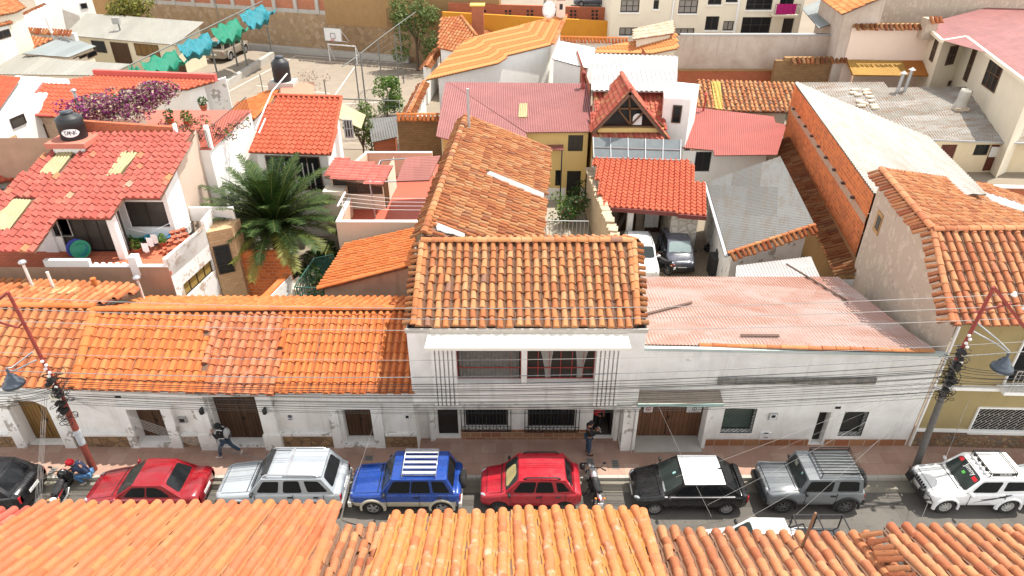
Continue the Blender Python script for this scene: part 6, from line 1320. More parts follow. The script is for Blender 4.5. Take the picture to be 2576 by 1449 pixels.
bc = g0+d*.9+zv*(zt+1.15)+nb*.1; m = MB(); bM = Matrix((d, -nb, zv)).transposed().to_4x4(); bM.translation = bc; m.box((-1.15, -.04, -.75), (1.15, .04, .75), M=bM); bb = m.build('backboard', M_WHFR, t); m = MB()
for a, b in (((-1.15, -.75), (1.15, -.75)), ((1.15, -.75), (1.15, .75)), ((1.15, .75), (-1.15, .75)), ((-1.15, .75), (-1.15, -.75)), ((-.3, -.4), (.3, -.4)), ((.3, -.4), (.3, .15)), ((.3, .15), (-.3, .15)), ((-.3, .15), (-.3, -.4))): m.beam(bM @ Vector((a[0], -.06, a[1])), bM @ Vector((b[0], -.06, b[1])), .05, .03)
m.build('board_line', M_BLK, bb, False); m = MB(); m.tube([bM @ Vector((.24*math.cos(k*math.pi/6), -.3+.24*math.sin(k*math.pi/6), -.55)) for k in range(13)], .03, 5); m.build('rim', plain('red_rim', (.6, .08, .04), .5), t); m = MB(); m.beam(bM @ Vector((1., .05, .6)), bM @ Vector((1.3, 1.2, -.9)), .06, .06); m.beam(bM @ Vector((.9, .05, -.6)), bM @ Vector((1.2, 1.0, -1.0)), .06, .06); m.build('brace', M_WHFR, t)
posts = [((1016, 210), 60), ((962, 222), 100), ((910, 306), 147), ((930, 346), 133), ((1007, 250), 90), ((822, 252), 200)]
M_POST = plain('weathered_steel', (.17, .175, .16), .6, .3); tops = []
for k, (b, ty) in enumerate(posts):
 p = Zp(*b, 0); z = PLp(b[0]-10, ty, p, Vector((0, 1, 0))).z; th = thing('fence_post', ['far tall steel post of the court fence beside the pepper tree', 'tall steel fence post behind the round bush', 'left steel fence post of the pair next to the goal', 'nearest tall steel fence post of the court', 'thin steel fence post right of the round bush', 'short post wrapped in dry creeper beside the water tank'][k], 'fence post', (p.x, p.y, 0), 0, 'steel posts of the court fence'); m = MB(); m.tube([(0, 0, 0), (0, 0, z)], .06, 8); m.build('post', M_POST, th, False); tops.append(p+Vector((0, 0, z)))
m = MB(); ra0, ra1 = PLp(860, 168, Zp(902, 330, 0), Vector((0, 1, 0))), PLp(1046, 30, Zp(1020, 190, 0), Vector((0, 1, 0))); m.tube([ra0, tops[2], tops[1], tops[0], ra1], .045, 6);
for k in range(1, 9): z = k/9; m.tube([Vector((q.x, q.y, q.z*z)) for q in (tops[2], tops[1], tops[0])], .012, 4, caps=False)
tag(m.build('wire_fence', M_POST), 'wire mesh fence with a top rail along the right side of the court', 'fence')
m = MB(); a = Zp(905, 345, 0); b = Zp(1012, 352, 0); za = PLp(858, 248, a, Vector((0, 1, 0))).z; m.tube([a+Vector((-1.5, 0, za)), b+Vector((0, 0, za)), b], .06, 6)
for k in range(1, 7): m.tube([a+Vector((-1.5, 0, za*k/7)), b+Vector((0, 0, za*k/7))], .01, 4, caps=False)
for k in range(12): q = a.lerp(b, k/12); m.tube([q, q+Vector((0, 0, za))], .01, 4, caps=False)
tag(m.build('wire_fence', M_POST), 'low wire fence panel in front of the round bush', 'fence')
p = Zp(1070, 150, 0); th = thing('floodlight_pole', 'tall thin floodlight pole in front of the pepper tree', 'lamp post', tuple(p)); m = MB(); zz = PLp(1051, 2, p, Vector((0, 1, 0))).z; m.tube([(0, 0, 0), (0, 0, zz)], .08, 8); m.build('pole', M_POST, th, False); m = MB(); m.box((-.3, -.3, zz-.3), (.2, .1, zz+.1)); m.build('lamp', M_GREYB, th, False)
p = Zp(328, 165, .5); th = thing('floodlight_pole', 'thin floodlight pole in front of the long cream roofed building', 'lamp post', tuple(p)); zz = PLp(306, 60, p, Vector((0, 1, 0))).z-p.z; m = MB(); m.tube([(0, 0, 0), (0, 0, zz)], .08, 8); m.build('pole', M_POST, th, False); m = MB(); m.box((-.5, -.3, zz), (.3, .1, zz+.7)); m.build('lamp', M_GREYB, th, False)
for k, (px, py, ty) in enumerate(((548, 193, 124), (600, 177, 106), (625, 182, 100), (686, 146, 66), (578, 75, 0), (553, 232, 186), (662, 232, 186), (437, 190, 150))):
 p = Zp(px, py, 0 if k != 4 else 0);
 if k == 4: p = Zp(566, 118, .5)
 z = PLp(px-8, ty, p, Vector((0, 1, 0))).z-p.z; th = thing('shade_post', 'steel post under the row of hanging shade cloths in the yard' if k in (0, 1, 2, 3, 7) else ['tall bare mast behind the hanging shade cloths', 'thin iron rod standing beside the white yard wall', 'thin iron rod standing on the court left of the water tank'][k-4], 'post', tuple(p), 0, 'posts of the yard'); m = MB(); m.tube([(0, 0, 0), (0, 0, z)], .1 if k < 4 else .05, 8); m.build('post', M_POST, th, False)
cA, cB = Zp(300, 176, 4.4), Zp(660, 3, 6.6); m = MB(); m.tube([cA, cB], .06, 6); tag(m.build('support_cable', M_POST), 'taut cable carrying the green and blue shade cloths', 'cable')
T_G = plain('green_shade_cloth', (.004, .165, .095), .7, var=.35, sc_=3); T_B = plain('blue_shade_cloth', (.012, .165, .20), .7, var=.7, sc_=4)
for k, (a, b, c, d, mt, lab) in enumerate((((322, 166), (343, 158), (330, 186), (382, 187), T_G, 'green shade cloth, lowest of the hanging row'), ((352, 154), (436, 116), (376, 178), (472, 146), T_G, 'wide green shade cloth above the low cream wall'), ((444, 112), (518, 74), (468, 134), (554, 96), T_B, 'blue shade cloth between two green ones'), ((528, 71), (593, 38), (558, 98), (624, 65), T_G, 'green shade cloth above the parked grey estate car'), ((600, 33), (657, 4), (634, 64), (694, 20), T_B, 'blue shade cloth, highest of the hanging row by the stone wall'))):
 def onc(q):
  n_ = (cB-cA).cross(Vector((0, 0, 1))); return PLp(q[0], q[1], cA, n_)
 A, B = onc(a), onc(b); off = Vector(((cB-cA).y, -(cB-cA).x, 0)).normalized(); C = PLp(c[0], c[1], A+off*3.2, (cB-cA).cross(Vector((0, 0, 1)))); D = PLp(d[0], d[1], A+off*3.2, (cB-cA).cross(Vector((0, 0, 1)))); m = MB(); rows = []
 rn = random.Random(k)
 for i in range(13):
  u = i/12; row = []
  for j in range(13):
   v = j/12; P = A.lerp(B, u).lerp(C.lerp(D, u), v); sg = -1.1*math.sin(math.pi*v)*(.5+.5*math.sin(math.pi*u))-.35*abs(math.sin(u*math.pi*2.5))*(1-v)-.5*math.sin(math.pi*u)*v
   row.append(P+Vector((0, 0, sg+.22*math.sin(u*21+v*4)*(.3+v)+.12*math.sin(v*17+u*6)+rn.uniform(-.12, .12))))
  rows.append(row)
 m.grid(rows); o = m.build('shade_cloth', mt); tag(o, lab, 'shade cloth', 'shade cloths hung along the yard cable'); sm = o.modifiers.new('t', 'SOLIDIFY'); sm.thickness = .02; eval_mods(o)
hLb, frLb, plb, wlb = shed('cream_roof_building', 'long cream walled building with pale sheet roof in the yard', (160, 87), (440, 112), 3.9, 12, ((160, 88), (440, 113), (514, 55), (217, 33)), C_CREAM, plaster('pale_yellow_plaster', (.76, .68, .50), (.5, .42, .3), .25), .5, 'sheet', pitch=.4, amp=.015)
pwin(hLb.root, wlb, (345, 139), (397, 114), M_BRFR, W_OCHRE, 4, 1); pwin(hLb.root, wlb, (292, 157), (321, 109), M_BRFR, W_DARK, 1, 1, 'window'); pwin(hLb.root, wlb, (238, 130), (262, 104), M_ALU, G_DARK, 1, 1); pwin(hLb.root, wlb, (446, 180), (466, 160), M_BRFR, W_DARK, 1, 1)
hL2, f_, p_, w_ = shed('blue_grey_roof_building', 'low wing with blue grey sheet roof beside the long cream building', (173, 143), (242, 116), 3.4, 8, ((55, 135), (173, 144), (242, 116), (163, 90)), C_BLUEG, P_CREAM, .4, 'sheet', pitch=.4, amp=.015)
for bl, tr in (((184, 148), (198, 140)), ((200, 149), (216, 134)), ((221, 148), (240, 125))): pwin(hL2.root, w_, bl, tr, M_BRFR, G_DARK, 1, 1)
hL3, f_, p_, w_ = shed('pale_roof_building', 'low building with long pale cream sheet roof on the left', (0, 184), (262, 188), 3.0, 8, ((-80, 186), (268, 190), (330, 161), (160, 150), (50, 136), (-80, 138)), C_CREAM, P_CREAM, .3, 'sheet', pitch=.4, amp=.015)
p = Zp(139, 106, 3.6); th = thing('white_pole', 'short white pole standing on the blue grey roof', 'pole', tuple(p)); m = MB(); m.tube([(0, 0, -.4), (-.1, 0, 2.6)], .16, 8); m.build('pole', M_WHFR, th, False)
hM1, f_, p_, w_ = shed('upper_left_tile_house', 'white house with orange tile roof behind the pale sheet roofs at the left edge', (0, 139), (55, 137), 3.2, 16, ((-60, 140), (52, 138), (132, 98), (45, 86), (-60, 120)), T_MID, P_WHITE, .3, p=.4, L=.5, seed=101)
hM2, f_, p_, w_ = shed('corner_tile_house', 'white house with dark window and orange tile eave at the upper left corner', (0, 68), (30, 58), 6.6, 16, ((-60, 78), (30, 58), (20, 44), (-60, 36)), T_MID, P_WHITE, .35, p=.4, L=.5, seed=102); pwin(hM2.root, w_, (-10, 103), (21, 72), M_BRFR, G_DARK, 2, 1)
hM3, f_, p_, w_ = shed('upper_corner_house', 'house with weathered tile roof in the top left corner', (0, 40), (62, 18), 7.5, 16, ((-60, 50), (40, 30), (63, 19), (30, -8), (-60, -20)), T_MID, P_CREAM, .35, p=.4, L=.5, seed=103)
A = Zp(50, 73, 4.6); B = Zp(185, 82, 4.6); t, wp = wbox('tile_topped_wall', 'blush white wall topped with tiles left of the long cream roof', 'wall', xy(A), xy(B), 0, 4.5, P_WHITE, .4); m = MB(); short_row(m, A+Vector((0, 0, .2)), B+Vector((0, 0, .2)), (0, -1, -.35), .9, .4, .16, .15); m.build('tile_cap', T_MID, t)
A = Zp(108, 62, 3.5); B = Zp(244, 40, 3.5); hM4 = House('white_block_house', 'tall white house wall with a patch of bare cement at the top left', 'house', tuple(A)); wq4 = WallPlane(xy(A), xy(B)); wall_mesh(hM4.mb, wq4, 0, 9.5); wall_mesh(hM4.mb, WallPlane(xy(A)if False else (A.x-3, A.y+5), xy(A)), 0, 9.5); hM4.done([P_WHITE]); m = MB(); c = wq4.rect((158, 62), (192, 18)); q = [wq4.at(c[0], .5, .03), wq4.at(c[1], .5, .03), wq4.at(c[1], c[3]*.8, .03), wq4.at(c[0]+.5, c[3], .03)]; m.poly(q); m.build('cement_patch', P_CONC, hM4.root); pwin(hM4.root, wq4, (204, 24), (217, 6), M_GALV, G_DARK, 1, 1)
B2 = Zp(300, 30, 3.5); t, wp = wbox('cob_end_wall', 'brown mud wall right of the tall white house wall', 'wall', xy(B), (B2.x, B2.y), 0, 8.5, P_MUD, .4)
A = Zp(40, 45, 6.2); B = Zp(112, 12, 6.2); t, wp = wbox('stepped_tile_wall', 'white wall with sloping tile cap near the top left corner', 'wall', xy(A), xy(B), 0, 6.0, P_WHITE, .4); m = MB(); short_row(m, A+Vector((0, 0, .2)), B+Vector((0, 0, .2)), (.3, -1, -.35), .8, .4, .16, .15); short_row(m, A+Vector((0, 0, .2)), B+Vector((0, 0, .2)), (-.3, 1, -.35), .8, .4, .16, .15); m.build('tile_cap', T_MID, t)
hN4, f4r, p4r, w4r = shed('red_gallery_house', 'house with smooth red tile roof and stone faced wall left of the bougainvillea', (53, 288), (132, 292), 6.6, 20, ((53, 289), (132, 293), (300, 294), (300, 219), (111, 211)), T_REDN, brick('pale_stone_face', (.62, .46, .33), (.52, .37, .26), (.42, .32, .24), .4, .2), .25, p=.34, L=.40, h=.07, style='spanish', seed=104, jit=.3)
pwin(hN4.root, w4r, (76, 392), (112, 312), M_BRFR, plain('slatted_void', (.10, .08, .06), .8), 2, 8, fw=.1)
caps_px(hN4.root, f4r, (((53, 289), (111, 211)), ((53, 290), (132, 294))), plain('red_edging', (.50, .08, .06), .7), .12, 1., name='edging')
hN5, f_, p_, w_ = shed('long_red_roof_house', 'long low house with bright red roof in front of the court', (150, 212), (470, 222), 6.0, 10, ((112, 210), (300, 222), (470, 224), (540, 204), (236, 192)), T_REDN, P_WHITE, .3, p=.34, L=.4, h=.07, style='spanish', seed=105, jit=.3); m = MB(); a, b = f_.hit((236, 190)), f_.hit((542, 202)); m.beam(a+Vector((0, .2, .15)), b+Vector((0, .2, .15)), .35, .5); m.build('parapet', plain('red_parapet', (.55, .10, .08), .7), hN5.root)
A = Zp(392, 262, 4.6); B = Zp(470, 222, 6.4); C = Zp(563, 190, 6.4); t, wp = wbox('white_yard_wall', 'tall weathered white wall between the flower terrace and the court', 'wall', (A.x, A.y), (C.x, A.y+1.5), 0, 4.9, P_WHITEOLD, .3, zt1=6.2)
for (z, quad, lab, nm) in ((7.4, ((-90, 330), (92, 254), (173, 199), (40, 190)), 'white walled house with a broad white parapet at the left edge', 'white_parapet_house'),):
 tq = [Zp(q[0], q[1], z) for q in quad]; hQ = House(nm, lab, 'house', (tq[1].x, tq[1].y, 0)); ws = []
 for i in range(4): wp = WallPlane(tq[i], tq[(i+1) % 4]); wall_mesh(hQ.mb, wp, 0, z); ws.append(wp)
 hQ.mb.poly(tq); hQ.done([P_WHITE]); pwin(hQ.root, ws[0], (32, 324), (57, 285), M_ALU, G_MID, 1, 1); pwin(hQ.root, ws[0], (66, 396), (84, 366), M_ALU, G_MID, 1, 1)
 f_ = eave_frame((0, 268), (52, 196), z+.3, 12); rp = [f_.hit(q) for q in ((-90, 300), (0, 268), (50, 196), (-90, 186))]; hQ.tiles(f_, rp, T_REDN, p=.34, L=.4, h=.07, style='spanish', seed=106, jit=.3)
 m = MB(); q = ws[0].rect((-60, 420), (30, 330)); wall_mesh(m, WallPlane(ws[0].at(-3, 0, .3), ws[0].at(ws[0].rect((0, 420), (26, 330))[1], 0, .3)), 0, 6.2); m.build('stone_face', S_SAND, hQ.root)
p = Zp(197, 262, 7.6); th = vent.__call__((197, 189), 264, 231, p.y, 'grey steel vent pipe with round cowl beside the bougainvillea', True, M_GALV, .1, 'vent pipes on the red roofs')
hR9, f_, p_, w_ = shed('lower_left_red_house', 'sliver of red roof at the left edge below the stone faced house', (0, 460), (30, 452), 5.6, 14, ((-60, 468), (25, 453), (58, 440), (50, 412), (-60, 410)), T_REDN, P_CONC, .3, p=.34, L=.4, h=.07, style='spanish', seed=107)
t, wp = wbox('boundary_stub_wall', 'short rendered wall with red coping left of the coral tile roof', 'wall', xy(Zp(48, 400, 6.5)), xy(Zp(105, 403, 6.5)), 0, 6.5, P_GREY, .25)
f_ = eave_frame((0, 505), (36, 495), 5.0, 6); shed('grey_sheet_leanto', 'low grey white sheet roof at the left edge above the coral roof', 0, 0, 0, 0, ((-60, 560), (0, 520), (48, 478), (30, 462), (-60, 470)), C_GREYZ, P_CONC, .2, fr=f_, kind='sheet', cat='lean-to', pitch=.2)
M_YARD = paving('courtyard_setts', (.25, .19, .13), (.21, .16, .11), (.22, .17, .12), .28, .28, (.12, .1, .08), .5, spots=.3)
sheet_obj('courtyard', [(5.2, 27.3), (17.3, 27.3), (17.3, 38), (5.2, 38)], M_YARD, .0); sheet_obj('garden_path', [(2.2, 27.3), (4.9, 27.3), (4.9, 44.5), (2.2, 44.5)], plain('pale_screed', (.33, .29, .23), .9), .004)
# ================================================================ vehicles: front is local +x, left is local +y
RUB = plain('tyre_rubber', (.022, .021, .02), .85); GLS = glass('car_glass', (.010, .011, .012), .08, .22); GLSL = glass('car_windscreen', (.026, .033, .031), .06, .42)
TRIM = plain('black_trim', (.018, .018, .019), .5); CHR = plain('bright_metal', (.62, .62, .62), .3, .8); RIMM = plain('alloy_rim', (.40, .40, .40), .4, .6); RIMD = plain('dark_rim', (.13, .13, .13), .45, .5)
LAMP = plain('lamp_lens', (.36, .38, .40), .12, .0, .6); RLAMP = plain('red_lens', (.50, .015, .02), .2); OLAMP = plain('amber_lens', (.7, .22, .03), .2)
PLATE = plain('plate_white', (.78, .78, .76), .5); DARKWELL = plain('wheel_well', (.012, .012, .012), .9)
def smooth_shape(o, bevel=0., seg=2, ang=40):
 if bevel:
  b = o.modifiers.new('b', 'BEVEL'); b.width = bevel; b.segments = seg; b.limit_method = 'ANGLE'; b.angle_limit = rad(25); eval_mods(o)
 for p in o.data.polygons: p.use_smooth = True
 o.data.set_sharp_from_angle(angle=rad(ang)); return o
def make_wheel(root, x, y, r, wd, rim, spokes=6, name='wheel', rr=.62, hub=None):
 sg = 1 if y > 0 else -1; M = Matrix.Translation((x, y, r)) @ Matrix.Rotation(-sg*math.pi/2, 4, 'X')
 m = MB(); m.lathe([(r*rr, -wd*.5), (r*.93, -wd*.5), (r, -wd*.36), (r, wd*.36), (r*.93, wd*.5), (r*rr*1.05, wd*.5), (r*rr, wd*.42)], 22, M, caps=False); w_ = m.build(name, RUB, root, False, 35)
 m = MB(); m.lathe([(r*rr*1.02, wd*.44), (r*rr*.9, wd*.42), (r*rr*.86, wd*.22)], 22, M, caps=False); R0 = r*rr
 for k in range(spokes):
  a = 2*math.pi*k/spokes; m.beam(M @ Vector((.05*math.cos(a), .05*math.sin(a), wd*.40)), M @ Vector((R0*.95*math.cos(a), R0*.95*math.sin(a), wd*.40)), R0*(1.9/spokes), .025, up=M.to_3x3() @ Vector((0, 0, 1)))
 m.lathe([(R0*.3, wd*.40), (R0*.26, wd*.46), (.01, wd*.47)], 12, M, caps=False); m.build('rim', rim, w_, False, 35)
 m = MB(); m.lathe([(R0*.99, wd*.2), (.01, wd*.2)], 16, M, caps=False); m.build('brake_disc', DARKWELL, w_, False)
 return w_
def car(name, label, cat, pos, rz, L, W, H, belt, hood, paint_m, xs, wb, wr, zb=.24, hood_f=None, tail=None, wins=(), roofm=None, boxy=.0, clad=None, cladz=0., rim=RIMM, spokes=6, tum=.84, glassm=GLS, screen=GLSL, rim_r=.62, wfront=None, group='cars parked along the kerb', nose=.86, handles=True, mirrors=None, flare=None, arch=1.14, sx=0):
 """xs = (cowl, roof front, roof rear, rear glass foot) in metres from the middle, front positive"""
 t = thing(name, label, cat, pos, rz, group); xN, xT = L/2, -L/2; xc, xw, xr, xb = xs; w2 = W/2; hood_f = hood_f or hood-.12; tail = tail or belt
 def sec(x, z0, z1, k, crown=.02):
  w_ = w2*k; h = z1-z0
  half = [(0, z0), (w_*.86, z0), (w_*.965, z0+min(.1, h*.25)), (w_, z0+h*.5), (w_*(.985), z1-min(.14, h*.25)), (w_*(.945+.02*boxy), z1-.035), (w_*(.84+.08*boxy), z1), (w_*.4, z1+crown*.8)]
  return [Vector((x, y, z)) for y, z in half]+[Vector((x, 0, z1+crown))]+[Vector((x, -y, z)) for y, z in half[::-1][:-1]]
 e = .07+.12*(1-boxy)
 st = [(xN, zb+.12, hood_f-.14*(1-boxy*.6), nose-.06), (xN-e*.35, zb+.03, hood_f-.05, nose+.03), (xN-e*1.6, zb, hood_f, nose+.09+.04*boxy), (xN-.75, zb, hood_f+(hood-hood_f)*.5, 1.), ((xN-.75+xc)/2, zb, hood_f+(hood-hood_f)*.8, 1.), (xc, zb, hood, 1.), (xc-.35, zb, belt-.01, 1.), (0, zb, belt, 1.), (xb+.35, zb, belt, 1.), (xb-.02, zb, belt-.01 if tail >= belt-.02 else (belt+tail)/2+.02, .995)]
 if xb-xT > .35: st.append(((xb+xT)/2, zb, tail+.01, .985))
 st += [(xT+e*1.2, zb, tail, .97), (xT+e*.3, zb+.04, tail-.04, .93), (xT, zb+.13, tail-.13, .86)]
 m = MB(); rows = [sec(x, a, b, k) for x, a, b, k in st]; m.grid(rows, close=True); n = len(rows[0]); m.poly(rows[0][::-1]); m.poly(rows[-1])
 if clad:
  for fi, f in enumerate(m.f):
   zs = sum(m.v[i][2] for i in f)/len(f)
   if zs < cladz: m.m[fi] = 2
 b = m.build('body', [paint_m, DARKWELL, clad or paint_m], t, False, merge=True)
 fx = wfront if wfront is not None else xN-.78; axles = (fx, fx-wb)
 cut = MB()
 for ax in axles: cut.lathe([(.001, -W*.7), (wr*arch, -W*.7), (wr*arch, W*.7), (.001, W*.7)], 26, Matrix.Translation((ax, 0, wr)) @ Matrix.Rotation(math.pi/2, 4, 'X'), 1, caps=False)
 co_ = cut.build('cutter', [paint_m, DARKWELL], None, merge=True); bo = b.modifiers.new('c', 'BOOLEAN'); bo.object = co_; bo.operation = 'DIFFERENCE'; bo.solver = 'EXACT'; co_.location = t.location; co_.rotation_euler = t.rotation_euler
 bpy.context.view_layer.update(); eval_mods(b); bpy.data.objects.remove(co_); smooth_shape(b, 0, 2, 62)
 m = MB()
 for sd in (1, -1): m.tube([(x, sd*w2*k*.80, z1+.012) for x, z0, z1, k in st[2:6]], .008, 4, caps=False)
 m.tube([(xc+.10, y*w2, hood+.016+.01*(1-abs(y))) for y in (-.8, -.4, 0, .4, .8)], .014, 4, caps=False); m.tube([(xN-e*1.2, y*w2*nose, hood_f+.004+.016*(1-abs(y))) for y in (-.8, -.4, 0, .4, .8)], .008, 4, caps=False); m.build('bonnet_seam', TRIM, t, False)
 wbse, wtop = w2*(.93+.025*boxy), w2*tum; zbl, zr = belt-.03, H
 B = [Vector((xc, wbse, zbl-.01)), Vector((xb, wbse, zbl)), Vector((xb, -wbse, zbl)), Vector((xc, -wbse, zbl-.01))]; T = [Vector((xw, wtop, zr-.03)), Vector((xr, wtop*.98, zr-.03)), Vector((xr, -wtop*.98, zr-.03)), Vector((xw, -wtop, zr-.03))]
 m = MB(); m.poly(B[::-1]);
 for i in range(4): m.poly([B[i], B[(i+1) % 4], T[(i+1) % 4], T[i]][::-1])
 xm = (xw+xr)/2; rr = [[Vector((x, y, z)) for y, z in ((wtop, zr-.03), (wtop*.55, zr+.012), (0, zr+.025), (-wtop*.55, zr+.012), (-wtop, zr-.03))] for x in (xw, xm, xr)]
 for r_ in (rr[0], rr[2]):
  for q in r_[1:4]: q.z -= .03
 for j, k_ in ((0, 0), (2, 1)): rr[j][0] = T[0 if j == 0 else 1]; rr[j][4] = T[3 if j == 0 else 2]
 m.grid(rr, 1 if roofm else 0)
 m.poly([T[0], rr[0][1], rr[0][2], rr[0][3], T[3]], 0); m.poly([T[1], rr[2][1], rr[2][2], rr[2][3], T[2]], 0)
 cb = m.build('cabin', [paint_m, roofm or paint_m], t, False, merge=True); smooth_shape(cb, .085 if boxy < .5 else .045, 4, 60)
 def quadpanel(P00, P10, P11, P01, q, name_, mat, off=.012, parent=None, ch=.12):
  """panel on a bilinear face; q = corners in (s,t)"""
  f = lambda s_, t_: (P00*(1-s_)+P10*s_)*(1-t_)+(P01*(1-s_)+P11*s_)*t_
  pts = []; k = len(q)
  for i in range(k):
   a, b_, c_ = Vector(q[i-1]), Vector(q[i]), Vector(q[(i+1) % k])
   for u in (1, .4, 0):
    pa = b_+(a-b_)*ch*u; pc = b_+(c_-b_)*ch*(1-u); pts.append(pa*u+pc*(1-u) if u not in (0, 1) else (pa if u else b_+(c_-b_)*ch))
  nrm = (f(1, .5)-f(0, .5)).cross(f(.5, 1)-f(.5, 0)).normalized(); cen = f(.5, .5)
  if nrm.dot(cen-Vector((xm, 0, (zbl+zr)/2))) < 0: nrm = -nrm
  P = [f(a[0], a[1])+nrm*off for a in pts]; m_ = MB(); m_.poly(P); Q = [p_-nrm*.03 for p_ in P]
  for i in range(len(P)): m_.poly([Q[i], Q[(i+1) % len(P)], P[(i+1) % len(P)], P[i]])
  return m_.build(name_, mat, parent or t, False)
 ws = quadpanel(B[0], B[3], T[3], T[0], ((.06, .07), (.94, .07), (.93, .93), (.07, .93)), 'windscreen', screen)
 m = MB(); f = lambda s_, t_: ((B[0]*(1-s_)+B[3]*s_)*(1-t_)+(T[0]*(1-s_)+T[3]*s_)*t_)
 for s_ in (.2, .55): m.beam(f(s_, .06)+Vector((.03, 0, .02)), f(s_+.3, .13)+Vector((.03, 0, .02)), .02, .015)
 m.build('wiper', TRIM, t, False)
 quadpanel(B[1], B[2], T[2], T[1], ((.1, .2), (.9, .2), (.88, .9), (.12, .9)), 'rear_window', glassm)
 for sg in (0, 1):
  P00, P10, P11, P01 = (B[0], B[1], T[1], T[0]) if sg == 0 else (B[3], B[2], T[2], T[3])
  for q in wins:
   quadpanel(P00, P10, P11, P01, q, 'side_window', glassm)
 for ax in axles:
  for sd in (1, -1): make_wheel(t, ax, sd*(w2-.11), wr, .21, rim, spokes, rr=rim_r)
 if flare:
  for ax in axles:
   for sd in (1, -1):
    m = MB(); rows = []
    for k in range(15):
     a = math.pi*(-.06+1.12*k/14); rows.append([Vector((ax+math.cos(a)*rr_*wr, sd*(w2+yo), wr+math.sin(a)*rr_*wr)) for rr_, yo in ((1.13, -.02), (1.14, .045), (1.34, .03), (1.42, -.04))])
    m.grid(rows); m.build('wheel_arch', flare, t, False)
 zl = hood_f-.13
 for sd in (1, -1):
  m = MB()
  if boxy > .5: m.lathe([(.10, 0), (.10, .04), (.06, .06), (.01, .065)], 14, Matrix.Translation((xN-.03, sd*w2*.62, zl+.02)) @ Matrix.Rotation(math.pi/2, 4, 'Y'))
  else: m.ell((xN-.14, sd*w2*.74, zl+.03), (.17, .075, .075), 12, 6, M=Matrix.Translation((xN-.14, sd*w2*.74, 0)) @ Matrix.Rotation(-sd*.55, 4, 'Z') @ Matrix.Translation((-(xN-.14), -sd*w2*.74, 0)))
  m.build('headlight', LAMP, t, False)
  m = MB(); m.box((xT+.0, sd*w2*.8-.07, tail-.42), (xT+.17, sd*w2*.8+.09, tail-.14)); o = m.build('tail_light', RLAMP, t, False); smooth_shape(o, .03, 2)
  mm = mirrors or paint_m; m = MB(); m.ell((xc-.16, sd*(w2+.09), belt+.06), (.06, .11, .075), 10, 6); m.tube([(xc-.16, sd*(w2-.05), belt-.01), (xc-.16, sd*(w2+.06), belt+.03)], .03, 6); m.build('mirror', mm, t, False)
  for hx in ((xw+xr)/2-.02+sx,) if len(wins) < 3 else ((xw+xr)/2+.12, xr+.25):
   m = MB(); m.box((hx-.09, sd*(w2+.005)-.02, belt-.17), (hx+.09, sd*(w2+.005)+.02, belt-.13)); m.build('door_handle', mm if handles is True else handles, t, False)
  m = MB()
  for hx in ((xc-.22, (xw+xr)/2-.16) if len(wins) < 3 else (xc-.2, (xw+xr)/2+.02, xr-.02)): m.box((hx-.007, sd*w2-.02, zb+.14), (hx+.007, sd*w2+.004, belt-.05))
  m.build('door_seam', TRIM, t, False)
 m = MB(); m.box((xN-.06, -.26, zb+.15), (xN+.014, .26, zb+.27)); m.build('licence_plate', PLATE, t, False); m = MB(); m.box((xT-.02, -.26, tail-.42), (xT+.05, .26, tail-.29)); pl_ = m.build('licence_plate', PLATE, t, False)
 m = MB(); m.box((xN-.09, -w2*.42, hood_f-.23), (xN-.002, w2*.42, hood_f-.12)); m.build('grille', TRIM, t, False)
 return t, dict(B=B, T=T, xN=xN, xT=xT, w2=w2, zr=zr, fx=fx, f=f, qp=quadpanel)
def rails(t, x0, x1, y, z, mat, r=.022, cross=()):
 for sd in (1, -1):
  m = MB(); m.tube([(x0, sd*y, z), (x0-.12, sd*y, z+.07), (x1+.12, sd*y, z+.07), (x1, sd*y, z)], r, 8); m.build('roof_rail', mat, t, False)
 for x in cross:
  m = MB(); m.box((x-.04, -y, z+.07), (x+.04, y, z+.10)); m.build('crossbar', mat, t, False)
def rack(t, x0, x1, y, z, mat, nslat, lengthwise=False, slatm=None, wid=.03, rim_h=.06):
 m = MB(); c = [(x0, -y), (x1, -y), (x1, y), (x0, y)]
 for zz in (z, z+rim_h): m.tube([(*q, zz) for q in c+[c[0]]], .018, 6)
 for q in c: m.tube([(*q, z-.12), (*q, z+rim_h)], .016, 5)
 r_ = m.build('roof_rack', mat, t, False); m = MB()
 for k in range(nslat):
  u = (k+.5)/nslat
  if lengthwise: m.box((min(x0, x1)+.02, -y+2*y*u-wid, z-.005), (max(x0, x1)-.02, -y+2*y*u+wid, z+.018))
  else: m.box((x0+(x1-x0)*u-wid, -y, z-.005), (x0+(x1-x0)*u+wid, y, z+.018))
 m.build('slat', slatm or mat, r_, False); return r_
CYY = 17.52   # centre line of the parked row
def hubx(px, z=.33): return Zp(px, 1272, z).x
PI = math.pi
BLACK = paint('black_paint', (.006, .006, .007), .2, .2); WHITE = paint('white_paint', (.80, .80, .79), .25);
X = (hubx(1643)+hubx(1828))/2
t, g = car('hatchback', 'glossy black hatchback with a plain white roof', 'car', (X, CYY, 0), PI, 4.05, 1.70, 1.46, .93, .92, BLACK, (1.02, .32, -1.12, -1.78), 2.58, .30, tail=1.0, hood_f=.76, roofm=WHITE, wfront=1.29, rim_r=.66, spokes=8, wins=(((.10, .12), (.44, .1), (.42, .88), (.08, .88)), ((.47, .1), (.76, .12), (.76, .88), (.47, .88)), ((.79, .22), (.92, .40), (.86, .82), (.79, .86))), glassm=GLS)
m = MB(); m.poly([(-.95, 0, 1.49), (-1.12, -.045, 1.49), (-1.12, 0, 1.55)]); m.poly([(-.95, 0, 1.49), (-1.12, .045, 1.49), (-1.12, 0, 1.55)]); m.build('antenna_fin', TRIM, t, False)
m = MB()
